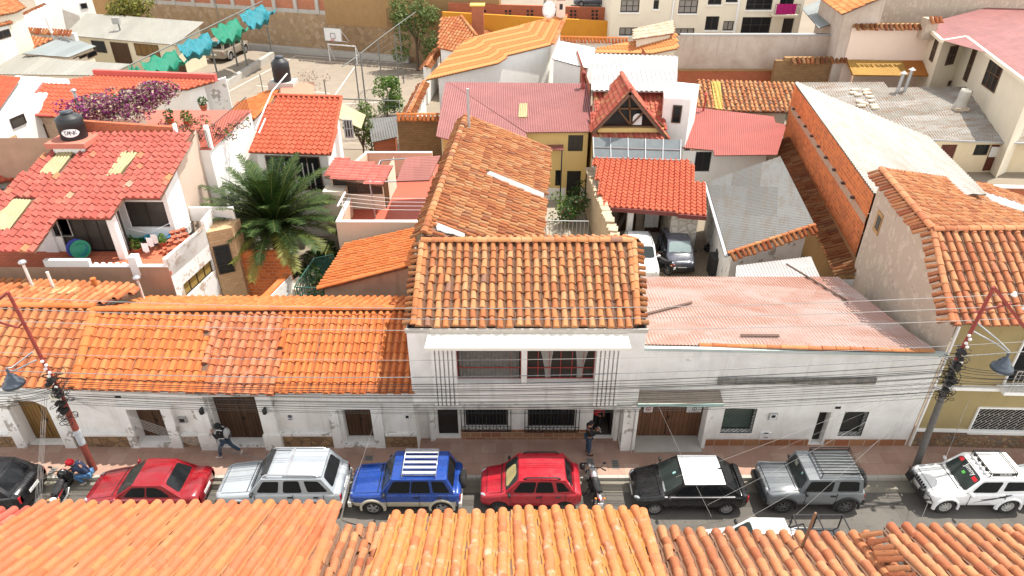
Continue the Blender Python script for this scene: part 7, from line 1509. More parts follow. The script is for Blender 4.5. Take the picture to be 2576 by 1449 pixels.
for sd in (1, -1): m.box((-1.5, sd*.80-.012, .905), (1.0, sd*.80+.045, .92))
m.build('chrome_strip', CHR, t, False)
from_curve_text('KIA', .1, CHR, 'badge', Matrix.Translation((1.99, 0, .73)) @ Matrix.Rotation(PI/2, 4, 'Z') @ Matrix.Rotation(1.1, 4, 'X'), t)
def stickers(g, *q):
 for s0, s1, t0, t1, c in q: g['qp'](g['B'][0], g['B'][3], g['T'][3], g['T'][0], ((s0, t0), (s1, t0), (s1, t1), (s0, t1)), 'sticker', plain('sticker_%d' % (c[0]*100), c, .5), .016, None, .08)
stickers(g, (.47, .53, .62, .76, (.35, .62, .58)), (.12, .42, .07, .14, (.30, .31, .31)))
BLUE = paint('blue_paint', (.012, .062, .32), .25, metal=.2); BEIGE = plain('beige_cladding', (.46, .42, .33), .5)
X = (hubx(940)+hubx(1106))/2
t, g = car('four_wheel_drive', 'bright blue four wheel drive with beige lower body and aluminium roof rack', 'car', (X-.02, CYY, 0), PI, 3.98, 1.68, 1.68, 1.05, 1.0, BLUE, (.86, .42, -1.50, -1.78), 2.48, .34, zb=.32, tail=1.06, hood_f=.93, wfront=1.17, clad=BEIGE, cladz=.56, boxy=.45, tum=.83, rim=RIMM, spokes=5, arch=1.2, flare=BEIGE, wins=(((.08, .12), (.39, .1), (.36, .88), (.06, .88)), ((.41, .1), (.68, .1), (.67, .88), (.38, .88)), ((.72, .12), (.95, .12), (.93, .86), (.72, .88))), mirrors=TRIM)
rack(t, .05, -1.15, .62, 1.80, CHR, 5, True, plain('aluminium_slat', (.70, .70, .70), .35, .4), .055, .02)
m = MB(); m.box((-2.02, -.84, .42), (-1.92, .84, .62)); o = m.build('rear_bumper', plain('cream_bumper', (.66, .63, .55), .5), t, False); smooth_shape(o, .03); m = MB(); m.box((1.93, -.82, .40), (2.05, .82, .62)); o = m.build('front_bumper', plain('cream_bumper', (.66, .63, .55), .5), t, False); smooth_shape(o, .04)
m = MB(); m.lathe([(.30, 0), (.34, .05), (.34, .16), (.28, .2), (.01, .2)], 18, Matrix.Translation((-1.95, .0, .95)) @ Matrix.Rotation(-PI/2, 4, 'Y')); m.build('spare_wheel', RUB, t, False)
RED2 = paint('red_paint', (.42, .012, .025), .25)
X = (hubx(1258)+hubx(1414))/2
t, g = car('compact_car', 'bright red compact car with black roof rails and a tan sunshade', 'car', (X-.02, CYY+.05, 0), PI, 3.62, 1.62, 1.56, .98, .98, RED2, (.93, .42, -1.22, -1.58), 2.36, .29, zb=.26, tail=1.02, hood_f=.82, wfront=1.13, rim=RIMD, spokes=8, tum=.83, wins=(((.10, .12), (.41, .1), (.39, .88), (.08, .88)), ((.43, .1), (.71, .1), (.70, .88), (.42, .88)), ((.76, .14), (.95, .2), (.91, .8), (.78, .86))), mirrors=TRIM, handles=TRIM)
rails(t, .25, -1.05, .62, 1.55, TRIM, .028)
g['qp'](g['B'][0], g['B'][3], g['T'][3], g['T'][0], ((.12, .14), (.72, .12), (.70, .80), (.30, .84)), 'sunshade', plain('tan_sunshade', (.46, .38, .17), .8), .018, None, .2)
SILV = paint('silver_paint', (.46, .50, .53), .3, metal=.35)
t, g = car('silver_off_roader', 'silver five door off roader with raised rear roof and silver roof bars', 'car', ((Zp(565, 1240, .6).x+Zp(850, 1240, .6).x)/2+.05, CYY-.02, 0), PI, 4.5, 1.76, 1.78, 1.13, 1.08, SILV, (.98, .45, -1.65, -2.05), 2.65, .37, zb=.36, tail=1.14, hood_f=.98, boxy=.35, tum=.85, wfront=1.38, wins=(((.08, .12), (.34, .1), (.31, .84), (.06, .84)), ((.40, .1), (.63, .1), (.62, .88), (.38, .88)), ((.70, .14), (.95, .16), (.92, .84), (.70, .88))), mirrors=TRIM, flare=SILV, handles=TRIM)
m = MB(); m.box((-1.66, -.68, 1.76), (-.30, .68, 1.84)); o = m.build('raised_roof', SILV, t, False); smooth_shape(o, .06, 3)
rails(t, .40, -1.55, .66, 1.80, CHR, .03, (-.42,)); m = MB(); m.box((.28, -.62, 1.79), (.46, .62, 1.86)); o = m.build('wind_deflector', TRIM, t, False); smooth_shape(o, .02)
m = MB(); m.box((-2.3, -.86, .42), (-2.1, .86, .66)); o = m.build('rear_bumper', plain('grey_bumper', (.3, .3, .3), .6), t, False); smooth_shape(o, .04); m = MB(); m.box((-1.0, -.905, .62), (.9, -.88, .68)); m.box((-1.0, .88, .62), (.9, .905, .68)); m.build('rub_strip', TRIM, t, False); m = MB(); m.box((2.1, -.84, .36), (2.3, .84, .62)); o = m.build('front_bumper', TRIM, t, False); smooth_shape(o, .05)
RED1 = paint('deep_red_paint', (.26, .006, .012), .15)
t, g = car('saloon_car', 'deep red saloon car with sloping boot, behind the salmon roof edge', 'car', ((Zp(232, 1240, .5).x+Zp(508, 1240, .5).x)/2+.05, CYY-.08, 0), PI, 4.2, 1.68, 1.43, .92, .90, RED1, (.88, .12, -.92, -1.55), 2.5, .31, tail=.95, hood_f=.72, wfront=1.28, wins=(((.13, .12), (.46, .1), (.45, .86), (.08, .84)), ((.49, .1), (.86, .12), (.84, .62), (.74, .84), (.49, .88))), tum=.80, screen=GLSL)
GREY = paint('grey_paint', (.16, .175, .185), .3)
X = (hubx(1963)+hubx(2123))/2
t, g = car('off_roader', 'boxy grey three door off roader with black arches and black basket rack', 'car', (X+.03, CYY+.03, 0), PI, 3.45, 1.62, 1.66, 1.06, 1.03, GREY, (.62, .42, -1.50, -1.60), 2.25, .36, zb=.36, tail=1.06, hood_f=1.0, boxy=1., tum=.875, nose=.94, wfront=1.10, rim=RIMD, spokes=7, arch=1.2, flare=TRIM, wins=(((.05, .14), (.49, .12), (.49, .86), (.06, .86)), ((.58, .14), (.93, .14), (.93, .84), (.58, .86))), mirrors=TRIM, handles=TRIM, sx=-.0)
stickers(g, (.30, .35, .7, .85, (.35, .62, .58)), (.62, .75, .6, .85, (.25, .26, .22)))
rack(t, -.05, -1.48, .62, 1.78, TRIM, 9, True, None, .022, .09)
for nm, x0, x1 in (('front_bumper', 1.66, 1.84), ('rear_bumper', -1.80, -1.68)):
 m = MB(); m.box((x0, -.74, .40), (x1, .74, .64)); o = m.build(nm, TRIM, t, False); smooth_shape(o, .04)
m = MB(); m.lathe([(.25, 0), (.35, .02), (.36, .18), (.30, .2), (.01, .17)], 20, Matrix.Translation((-1.74, 0, .95)) @ Matrix.Rotation(-PI/2, 4, 'Y')); m.build('spare_wheel', RUB, t, False)
X = (hubx(2375)+hubx(2532))/2
t, g = car('off_roader', 'white three door off roader with bull bar, dark claw stripe and white roof rack', 'car', (X+.02, CYY+.02, 0), PI, 3.55, 1.62, 1.62, 1.02, 1.0, WHITE, (.66, .12, -1.45, -1.68), 2.25, .35, zb=.34, tail=1.04, hood_f=.90, boxy=.5, tum=.84, wfront=1.15, rim=plain('steel_rim', (.50, .49, .46), .5, .3), spokes=10, arch=1.2, flare=WHITE, wins=(((.08, .12), (.47, .1), (.47, .86), (.05, .86)), ((.56, .2), (.94, .24), (.91, .84), (.56, .86))), sx=0, handles=TRIM)
rack(t, -.12, -1.05, .56, 1.74, TRIM, 8, True, plain('white_rack_slat', (.74, .74, .73), .4), .02, .07)
m = MB(); m.box((-1.02, .575, 1.72), (-.16, .60, 1.83)); o = m.build('rack_board', TRIM, t, False); from_curve_text('SUZUKI', .12, PLATE, 'lettering', Matrix.Translation((-.6, .606, 1.775)) @ Matrix.Rotation(PI, 4, 'Z') @ Matrix.Rotation(PI/2, 4, 'X'), o)
m = MB()
for y in (-.36, -.12, .12, .36): m.lathe([(.07, 0), (.075, .05), (.01, .07)], 10, Matrix.Translation((-.10, y, 1.79)) @ Matrix.Rotation(PI/2, 4, 'Y'))
m.build('roof_lamp', TRIM, t, False)
m = MB(); m.tube([(1.74, -.74, .66), (1.93, -.6, .5), (1.96, .6, .5), (1.74, .74, .66)], .035, 8); m.tube([(1.9, -.4, .5), (1.92, -.38, .88), (1.92, .38, .88), (1.9, .4, .5)], .035, 8); m.tube([(1.9, -.4, .8), (1.8, -.74, .78), (1.7, -.8, .6)], .02, 6); m.tube([(1.9, .4, .8), (1.8, .74, .78), (1.7, .8, .6)], .02, 6); m.box((1.84, .3, .55), (1.98, .48, .85)); m.box((1.84, -.48, .55), (1.98, -.3, .85)); m.build('bull_bar', TRIM, t, False)
m = MB()
for k in range(6): m.box((1.70, -.33+k*.12, .74), (1.79, -.27+k*.12, .86))
m.build('grille_slot', TRIM, t, False)
m = MB(); y = .812
for a, b, c, d in (((.2, .62), (-.4, .82), (-.38, .74), (.3, .58)), ((-.35, .80), (-1.05, .96), (-.8, .86), (-.36, .73)), ((.05, .74), (-.5, .84), (-.45, .8), (.0, .71)), ((-.6, .86), (-1.0, 1.0), (-.95, .93), (-.6, .83))): m.poly([(a[0], y, a[1]), (b[0], y, b[1]), (c[0], y, c[1]), (d[0], y, d[1])]); m.poly([(a[0], y-.01, a[1]), (b[0], y-.01, b[1]), (b[0], y, b[1]), (a[0], y, a[1])])
m.build('claw_stripe', plain('stripe_grey', (.10, .10, .105), .5), t, False)
def screen_text(t, g, txt, size, s_, t_, mat):
 f = g['f']; p = f(s_, t_); u = (f(1, t_)-f(0, t_)).normalized(); v = (f(s_, 1)-f(s_, 0)).normalized(); n = u.cross(v).normalized(); n = n if n.x > 0 else -n
 u = v.cross(n).normalized(); M = Matrix((u, v, n)).transposed().to_4x4(); M.translation = p+n*.02; return from_curve_text(txt, size, mat, 'lettering', M, t)
screen_text(t, g, 'Jimny', .24, .45, .80, PLATE); m = MB();
for (s0, s1, t0, t1, mt) in ((.78, .9, .72, .88, plain('red_sticker', (.6, .02, .03), .5)), (.1, .25, .62, .78, plain('red_sticker', (.6, .02, .03), .5)), (.45, .53, .45, .58, plain('green_sticker', (.1, .45, .08), .5))):
 g['qp'](g['B'][0], g['B'][3], g['T'][3], g['T'][0], ((s0, t0), (s1, t0), (s1, t1), (s0, t1)), 'sticker', mt, .016, None, .05)
rx = Zp(100, 1240, .6).x
t, g = car('hatchback', 'black hatchback seen from behind at the left edge of the picture', 'car', (rx-2.3, CYY-.1, 0), PI, 3.95, 1.72, 1.50, .98, .95, paint('black_paint', ()), (.95, .35, -1.15, -1.72), 2.5, .31, tail=1.05, hood_f=.80, wfront=1.2, wins=(((.10, .12), (.42, .1), (.40, .88), (.08, .88)), ((.45, .1), (.76, .12), (.74, .88), (.44, .88))), tum=.82, rim=RIMD)
t, g = car('grey_car', 'pale grey car only just showing at the right edge behind the white off roader', 'car', (Zp(2565, 1240, .5).x+2.05, CYY+.1, 0), PI, 4.0, 1.66, 1.45, .93, .9, SILV, (.95, .3, -1.1, -1.7), 2.5, .30, wfront=1.25, wins=(((.10, .12), (.44, .1), (.42, .88), (.08, .88)), ((.47, .1), (.80, .12), (.78, .88), (.47, .88))))
pp = Zp(1900, 1302, 1.55); DKB = plain('load_bed', (.02, .02, .022), .6)
t, g = car('pickup', 'white single cab pickup with black tube frame, half hidden by the near roof', 'pickup', (pp.x+.55, pp.y-.72, 0), PI, 4.9, 1.70, 1.58, 1.02, 1.0, WHITE, (1.22, .72, -.40, -.55), 2.9, .34, zb=.36, tail=.98, hood_f=.90, wfront=1.6, boxy=.3, tum=.84, wins=(((.10, .12), (.9, .1), (.88, .88), (.06, .88)),), mirrors=TRIM, group='vehicles on the near side')
m = MB(); m.box((-2.36, -.74, .99), (-.66, .74, 1.012)); m.build('load_bed', DKB, t, False); m = MB()
for a, b in (((-.7, .76), (-2.35, .76)), ((-.7, -.76), (-2.35, -.76)), ((-.7, .76), (-.7, -.76)), ((-2.35, .76), (-2.35, -.76)), ((-1.5, .76), (-1.5, -.76))):
 m.tube([(*a, 1.62), (*b, 1.62)], .025, 6)
for x in (-.7, -1.5, -2.35):
 for y in (.76, -.76): m.tube([(x, y, .98), (x, y, 1.62)], .025, 6)
m.tube([(-.75, .76, 1.0), (-.85, .3, 1.75), (-.85, -.3, 1.75), (-.75, -.76, 1.0)], .03, 6); m.build('tube_frame', TRIM, t, False); m = MB(); m.lathe([(.22, 0), (.34, .02), (.34, .18), (.22, .2)], 18, Matrix.Translation((-1.1, -.2, 1.08)) @ Matrix.Rotation(.3, 4, 'X')); m.build('spare_tyre', RUB, t, False)
yp = Zp(1612, 655, .9)
t, g = car('white_suv', 'white car parked nose out in the rear courtyard, half hidden by the tiled ridge', 'car', (Zp(1606, 600, 1.4).x, yp.y+.9, 0), -PI/2, 4.2, 1.74, 1.6, 1.02, 1.0, WHITE, (.85, .35, -1.4, -1.85), 2.6, .34, zb=.3, hood_f=.9, tail=1.05, wfront=1.3, boxy=.2, wins=(((.10, .12), (.42, .1), (.40, .88), (.08, .88)), ((.45, .1), (.76, .12), (.74, .88), (.44, .88))), group='cars in the rear courtyard'); rails(t, .3, -1.3, .64, 1.6, TRIM)
yp = Zp(1715, 688, .1)
t, g = car('grey_suv', 'dark blue grey compact car parked nose out in the rear courtyard', 'car', (Zp(1713, 640, 1.0).x, yp.y+1.75, 0), -PI/2, 3.6, 1.60, 1.56, 1.0, .98, paint('slate_paint', (.085, .09, .115), .2), (.95, .42, -1.2, -1.6), 2.4, .31, zb=.28, hood_f=.86, tail=1.02, wfront=1.15, boxy=.3, wins=(((.10, .12), (.42, .1), (.40, .88), (.08, .88)), ((.45, .1), (.76, .12), (.74, .88), (.44, .88))), mirrors=TRIM, group='cars in the rear courtyard', screen=glass('pale_screen', (.20, .25, .25), .1))
m = MB(); m.box((1.76, -.7, .28), (1.86, .7, .50)); o = m.build('front_bumper', TRIM, t, False); smooth_shape(o, .04)
a = Zp(545, 158, .5); b = Zp(605, 128, .5); d = (b-a)
t, g = car('estate_car', 'grey brown estate car parked below the green shade cloth in the yard', 'car', ((a.x+b.x)/2, (a.y+b.y)/2, .5), math.atan2(d.y, d.x), 5.0, 1.95, 1.8, 1.1, 1.08, paint('taupe_paint', (.27, .23, .18), .3), (1.1, .6, -2.0, -2.3), 2.9, .38, zb=.36, tail=1.1, hood_f=.98, boxy=.5, wfront=1.55, wins=(((.08, .12), (.33, .1), (.31, .86), (.06, .86)), ((.37, .1), (.6, .1), (.59, .86), (.35, .86)), ((.64, .12), (.96, .12), (.94, .86), (.64, .86))), flare=plain('taupe_arch', (.3, .28, .25), .5), group='cars seen far behind'); t.scale = (1.3, 1.3, 1.3); rails(t, .4, -1.8, .7, 1.8, TRIM)
p = Zp(1492, 6, 6.5)
t, g = car('dark_car', 'dark car parked beyond the red brick wall at the top edge', 'car', (Yp(1490, 10, 84).x, 84, Yp(1490, 14, 84).z), PI, 4.4, 1.75, 1.45, .92, .9, paint('slate_paint', ()), (.95, .3, -1.1, -1.75), 2.6, .32, wfront=1.35, wins=(((.10, .12), (.44, .1), (.42, .88), (.08, .88)), ((.47, .1), (.86, .12), (.84, .88), (.47, .88))), group='cars seen far behind')
e = Yp(1490, 14, 84).z; m = MB(); m.box((Yp(1380, 10, 82).x, 81, 0), (Yp(1535, 10, 88).x, 95, e-.01)); tag(m.build('rear_car_park', M_GROUND), kind='structure')
# ================================================================ two-wheelers
def bike(name, label, pos, rz, wb, wr, scooter, body_m, seat_m, tilt=.12):
 t = thing(name, label, 'motorbike', pos, rz, None); t.rotation_euler = (tilt, 0, rz); f, r = wb/2, -wb/2
 for x in (f, r):
  m = MB(); m.tube([(x+wr*.84*math.cos(2*PI*k/20), 0, wr+wr*.84*math.sin(2*PI*k/20)) for k in range(21)], wr*.17, 8, caps=False); w_ = m.build('wheel', RUB, t, False)
  m = MB(); m.tube([(x+wr*.68*math.cos(2*PI*k/20), 0, wr+wr*.68*math.sin(2*PI*k/20)) for k in range(21)], wr*.06, 6, caps=False)
  for k in range(6): a = PI*k/3; m.tube([(x, 0, wr), (x+wr*.66*math.cos(a), 0, wr+wr*.66*math.sin(a))], .012, 4)
  m.lathe([(.07, -.05), (.07, .05)], 10, Matrix.Translation((x, 0, wr)) @ Matrix.Rotation(PI/2, 4, 'X')); m.build('rim', RIMM, w_, False)
 hx, hz = f-.32, .98
 m = MB()
 for s_ in (-1, 1): m.tube([(f, s_*.09, wr), (hx, s_*.09, hz-.08)], .028, 8)
 m.build('fork', CHR if not scooter else TRIM, t, False)
 m = MB(); m.tube([(hx-.16, .36, hz+.04), (hx-.05, .2, hz+.06), (hx, 0, hz), (hx-.05, -.2, hz+.06), (hx-.16, -.36, hz+.04)], .018, 6)
 for s_ in (-1, 1): m.tube([(hx-.19, s_*.42, hz+.035), (hx-.10, s_*.27, hz+.05)], .028, 6)
 m.build('handlebar', TRIM, t, False)
 for s_ in (-1, 1):
  m = MB(); m.tube([(hx-.05, s_*.24, hz+.05), (hx-.02, s_*.34, hz+.22)], .01, 5); m.ell((hx-.02, s_*.36, hz+.25), (.02, .08, .05)); m.build('mirror', TRIM, t, False)
 m = MB(); m.tube([(hx, 0, hz-.2), (hx-.3, 0, .45), (r+.1, 0, .38)], .045, 8); m.tube([(hx-.25, .0, .75), (r+.25, 0, .72), (r-.15, 0, .82)], .03, 6); m.box((-.25, -.14, .28), (.15, .14, .55)); m.build('frame', TRIM, t, False)
 m = MB()
 if scooter:
  m.ell((hx-.02, 0, .82), (.14, .22, .26)); m.ell((hx+.05, 0, .55), (.12, .2, .3)); m.ell((r+.12, 0, .62), (.45, .15, .16)); m.ell((f+.02, 0, wr*1.9), (.26, .09, .08))
 else:
  m.ell((f+.02, 0, wr*2+.02), (.3, .07, .05)); m.build('mudguard', body_m, t, False); m = MB(); m.ell((r-.12, 0, .74), (.3, .09, .07)); m.build('tail_cover', body_m, t, False); m = MB(); m.ell((.22, 0, .80), (.30, .16, .13))
 m.build('fairing' if scooter else 'tank', body_m, t, False)
 m = MB(); rows = []
 for k in range(9):
  u = k/8; x = -.02-.72*u; wv = .11+.035*math.sin(PI*u); zz = .84+.05*u-.05*math.sin(PI*u); rows.append([Vector((x, y*wv, zz+h)) for y, h in ((-1, -.06), (-1, .0), (-.6, .035), (0, .045), (.6, .035), (1, .0), (1, -.06))])
 m.grid(rows, close=True); m.poly(rows[0]); m.poly(rows[-1][::-1]); m.build('seat', seat_m, t, False)
 m = MB(); m.lathe([(.03, 0), (.085, .02), (.09, .10), (.05, .12), (.01, .13)], 14, Matrix.Translation((hx+.05, 0, hz-.12)) @ Matrix.Rotation(PI/2, 4, 'Y')); m.build('headlight', LAMP, t, False)
 m = MB(); m.box((r-.36, -.06, .70), (r-.28, .06, .78)); m.build('tail_light', RLAMP, t, False); m = MB(); m.box((r-.42, -.1, .50), (r-.40, .1, .64)); m.build('licence_plate', PLATE, t, False)
 for s_ in (-1, 1):
  m = MB(); m.ell((r-.26, s_*.16, .72), (.04, .05, .035)); m.ell((hx+.08, s_*.2, hz-.1), (.04, .05, .035)); m.build('indicator', OLAMP, t, False)
 m = MB(); m.tube([(.05, -.16, .38), (-.2, -.18, .28), (r-.15, -.2, .4)], [.025, .04, .055], 10); m.build('exhaust', CHR, t, False)
 m = MB(); m.tube([(-.05, .12, .3), (-.15, .32, .02)], .015, 6); m.tube([(-.1, -.25, .33), (-.1, .25, .33)], .018, 6); m.build('stand', TRIM, t, False)
 return t
P1 = Zp(1472, 1190, .1); P2 = Zp(1495, 1272, .1)
bk1 = bike('motorcycle', 'black and silver motorcycle parked across the gap right of the red compact car', ((P1.x+P2.x)/2+.05, (P1.y+P2.y)/2-.1, 0), math.atan2(P1.y-P2.y, P1.x-P2.x), 1.3, .30, False, CHR, plain('black_vinyl', (.022, .022, .023), .55))
m = MB(); m.ell((.40, .42, .98), (.15, .12, .13)); o = m.build('helmet', plain('black_helmet', (.015, .015, .015), .3), None); o.matrix_world = bk1.matrix_basis.copy(); tag(o, 'black helmet hung on the handlebar of the parked motorcycle', 'helmet')
P1 = Zp(178, 1205, .1); P2 = Zp(150, 1268, .1)
bk2 = bike('scooter', 'black and red scooter standing in the gutter beside the crouching man', ((P1.x+P2.x)/2+.05, (P1.y+P2.y)/2-.12, 0), math.atan2(P1.y-P2.y, P1.x-P2.x), 1.2, .27, True, BLACK, plain('black_vinyl', ()))
m = MB(); m.ell((-.55, .12, .68), (.3, .03, .05)); m.ell((-.55, -.12, .68), (.3, .03, .05)); m.ell((.30, .0, 1.0), (.07, .12, .06)); m.build('red_flash', RED1, bk2, False); m = MB(); m.ell((-.88, 0, .74), (.1, .12, .09)); m.build('tail_cowl', PLATE, bk2, False)
# ================================================================ plants
def leaves(m, clumps, n, size, rn, tint=(0, 1), flat=.3, mi=0):
 for k in range(n):
  c, r = clumps[rn.randrange(len(clumps))]
  while True:
   d = Vector((rn.uniform(-1, 1), rn.uniform(-1, 1), rn.uniform(-1, 1)))
   if .15 < d.length < 1: break
  d = d*(d.length**-.45) if d.length > .3 else d
  p = Vector(c)+Vector((d.x*r[0], d.y*r[1], d.z*r[2])); s_ = size*rn.uniform(.6, 1.4)
  a = Vector((rn.gauss(0, 1), rn.gauss(0, 1), rn.gauss(0, .7))).normalized(); b = a.cross(Vector((rn.gauss(0, 1), rn.gauss(0, 1), rn.gauss(0, 1)))).normalized()
  m.poly([p-a*s_, p+b*s_*.45, p+a*s_, p-b*s_*.45], mi, rn.uniform(*tint))
def plant(name, label, cat, pos, clumps, n, size, mat, trunk=None, seed=1, tint=(0, 1), group=None, extra=None, bark=None):
 rn = random.Random(seed); t = thing(name, label, cat, pos, 0, group); m = MB(); leaves(m, clumps, n, size, rn, tint); m.build('crown', mat, t, False)
 if trunk:
  m = MB()
  for pts, r in trunk: m.tube(pts, [r*(1-.7*i/(len(pts)-1)) for i in range(len(pts))], 7)
  m.build('trunk', bark or plain('bark', (.13, .09, .06), .9), t, False)
 return t
L_GREEN = leaf('bush_leaf', (.02, .06, .01), (.08, .17, .02), (.17, .26, .04)); L_DARK = leaf('dark_leaf', (.012, .035, .01), (.04, .085, .02), (.09, .14, .035)); L_OLIVE = leaf('pepper_leaf', (.05, .08, .02), (.11, .16, .04), (.2, .24, .08)); L_YEL = leaf('yellow_green_leaf', (.07, .09, .02), (.2, .2, .04), (.34, .30, .07))
L_BOUG = leaf('bougainvillea_bract', (.09, .006, .055), (.18, .015, .11), (.25, .045, .17)); L_DRY = leaf('dry_bract', (.22, .15, .10), (.40, .29, .21), (.52, .40, .31))
def tr(h, sp, k, rn, r=.1):
 out = [([(0, 0, 0), (.03, .02, h*.5), (0, 0, h)], r)]
 for i in range(k): a = 2*PI*i/k+rn.uniform(-.4, .4); out.append(([(0, 0, h*rn.uniform(.4, .8)), (math.cos(a)*sp*.5, math.sin(a)*sp*.5, h*1.0), (math.cos(a)*sp, math.sin(a)*sp, h*1.35)], r*.55))
 return out
rn = random.Random(77)
pp = Vector((Yp(690, 560, 33.6).x, 33.6, 0)); t = thing('palm_tree', 'big feathery green palm in the courtyard behind the orange block wall', 'palm tree', tuple(pp))
cz_ = 3.1; m = MB(); m.tube([(0, 0, 0), (.05, 0, 1.2), (0, 0, cz_)], [.42, .36, .40], 14); m.build('trunk', plain('palm_trunk', (.17, .12, .07), .95, var=.4, sc_=20), t, False)
m = MB(); m2 = MB()
for k in range(92):
 az = k*2.39996+rn.uniform(-.15, .15); el0 = rad(88-84*(k/92)**.9+rn.uniform(-6, 6)); L = rn.uniform(3.6, 4.5)*(1 if k > 8 else .75); N = 22; P = Vector((0, 0, cz_)); el = el0; pts = [P.copy()]
 droop = rad(rn.uniform(42, 78))/N*(.55+.45*math.cos(el0))
 h = Vector((math.cos(az), math.sin(az), 0))
 for i in range(N):
  P = P+(h*math.cos(el)+Vector((0, 0, 1))*math.sin(el))*(L/N); pts.append(P.copy()); el -= droop*(.35+1.1*i/N)
 m2.tube(pts, [.035*(1-.85*i/N)+.004 for i in range(N+1)], 4, caps=False, t=.7)
 side_ = Vector((-h.y, h.x, 0)); tb = rn.uniform(.15, .55) if k < 78 else rn.uniform(.6, 1.)
 for i in range(2, N+1):
  d = (pts[i]-pts[i-1]).normalized(); up_ = side_.cross(d).normalized(); up_ = up_ if up_.z > 0 else -up_
  ll = .62*math.sin(PI*min(1, (i+1.5)/(N+3)))**.6+.08
  for sd in (-1, 1):
   for q in (0, .5):
    b = pts[i-1].lerp(pts[i], q); dr = (side_*sd*.82+d*.62+up_*rn.uniform(.0, .28)).normalized(); e = b+dr*ll*rn.uniform(.85, 1.1)-Vector((0, 0, .05+.06*rn.random())); w_ = d*.040
    md = b.lerp(e, .5)+up_*.02
    tt = min(1, max(0, tb+rn.uniform(-.15, .15))); m.poly([b-w_, b+w_, md+w_*.9, md-w_*.9], 0, tt); m.poly([md-w_*.9, md+w_*.9, e], 0, tt)
m.build('fronds', leaf('palm_frond', (.012, .032, .006), (.035, .070, .011), (.20, .20, .04), .12), t, False); m2.build('rachis', leaf('palm_rachis', (.1, .13, .03), (.2, .2, .06)), t, False)
c = Yp(295, 258, rdg.y+2.6); cl = []
for k in range(30): u = k/29; cl.append(((-2.4+4.9*u, rn.uniform(-1.2, 1.2), rn.uniform(-.6, .35)+.5*u-.2), (.85, .7, .5)))
t = thing('bougainvillea', 'purple flowering bougainvillea with dry patches sprawling over the roof terrace', 'shrub', (c.x, c.y, TZ)); off = Vector((0, 0, c.z-TZ)); m = MB(); cl = [(tuple(Vector(a)+off), b) for a, b in cl]; leaves(m, cl, 3600, .095, rn); m.build('blossom', L_BOUG, t, False); m = MB(); leaves(m, [q for q in cl if q[0][0] > -1.4], 2700, .085, rn); m.build('dry_foliage', L_DRY, t, False); m = MB(); leaves(m, cl, 500, .1, rn); m.build('foliage', L_DARK, t, False)
m = MB()
for k in range(5): m.tube([(rn.uniform(-2, 2), rn.uniform(-.6, .6), 0), (rn.uniform(-2, 2), 0, 1.2)], .04, 5)
m.build('trunk', plain('bark', (.13, .09, .06), .9), t, False)
c = Yp(520, 292, rdg.y+2.2); cl = [((rn.uniform(-2.4, 2.), rn.uniform(-.6, .6), rn.uniform(0, .8)), (.45, .4, .4)) for k in range(16)]
t = thing('flower_hedge', 'straggly red green flowering shrubs along the terrace railing', 'shrub', (c.x, c.y, TZ)); m = MB(); leaves(m, cl, 700, .08, rn); m.build('foliage', L_OLIVE, t, False); m = MB(); leaves(m, cl, 650, .07, rn, (0, .6)); m.build('blossom', leaf('wine_bract', (.09, .01, .04), (.22, .04, .09), (.4, .18, .18)), t, False)
def at_px(px, py, y): return Yp(px, py, y)
p = Zp(1052, 178, 0); cl = [((rn.uniform(-2.2, 2.2), rn.uniform(-1.5, 1.5), rn.uniform(1.6, 7.4)), (1.0, .9, .9)) for k in range(26)]
plant('pepper_tree', 'tall drooping green pepper tree in the corner of the court against the mud wall', 'tree', tuple(p), cl, 3600, .17, L_OLIVE, tr(4.5, 1.6, 5, rn, .2), 3)
p = Zp(975, 296, 0); cl = [((rn.uniform(-1.1, 1.1), rn.uniform(-.8, .8), rn.uniform(.5, 3.4)), (.6, .6, .55)) for k in range(18)]
plant('round_bush', 'dense bright green bush standing on the court side of the fence', 'tree', tuple(p), cl, 2600, .12, L_GREEN, tr(1.8, .7, 4, rn, .1), 4)
p = Zp(918, 412, 0); cl = [((rn.uniform(-.8, .9), rn.uniform(-.7, .7), rn.uniform(1.5, 4.6)), (.55, .5, .5)) for k in range(14)]
plant('courtyard_tree', 'slender leafy tree behind the white gabled house', 'tree', tuple(p), cl, 1500, .13, L_OLIVE, tr(2.6, .8, 4, rn, .1), 5)
p = frLb.hit((312, 40))+Vector((0, 1.6, 0)); cl = [((rn.uniform(-2.2, 2.2), rn.uniform(-1, 1), rn.uniform(3.5, 7.6)), (1.1, 1, .9)) for k in range(14)]
plant('yellow_bush', 'yellow green bush behind the long cream roof at the top left', 'tree', (p.x, p.y, 0), cl, 2000, .2, L_YEL, tr(2.5, 1.2, 4, rn, .14), 6)
p = Zp(36, 130, 3.6); cl = [((rn.uniform(-.7, .7), rn.uniform(-.5, .5), rn.uniform(.3, 1.8)), (.5, .5, .45)) for k in range(9)]
plant('small_bush', 'small yellow green shrub in front of the orange roof at the left edge', 'shrub', tuple(p), cl, 700, .13, L_GREEN, None, 7)
p = Zp(800, 252, 0); cl = [((rn.uniform(-1.6, 1.6), rn.uniform(-.3, .3), rn.uniform(1.0, 2.6)), (.5, .2, .5)) for k in range(9)]
plant('dry_creeper', 'dry creeper hanging on the wires beside the tall water tank', 'creeper', tuple(p), cl, 420, .09, L_DRY, None, 8)
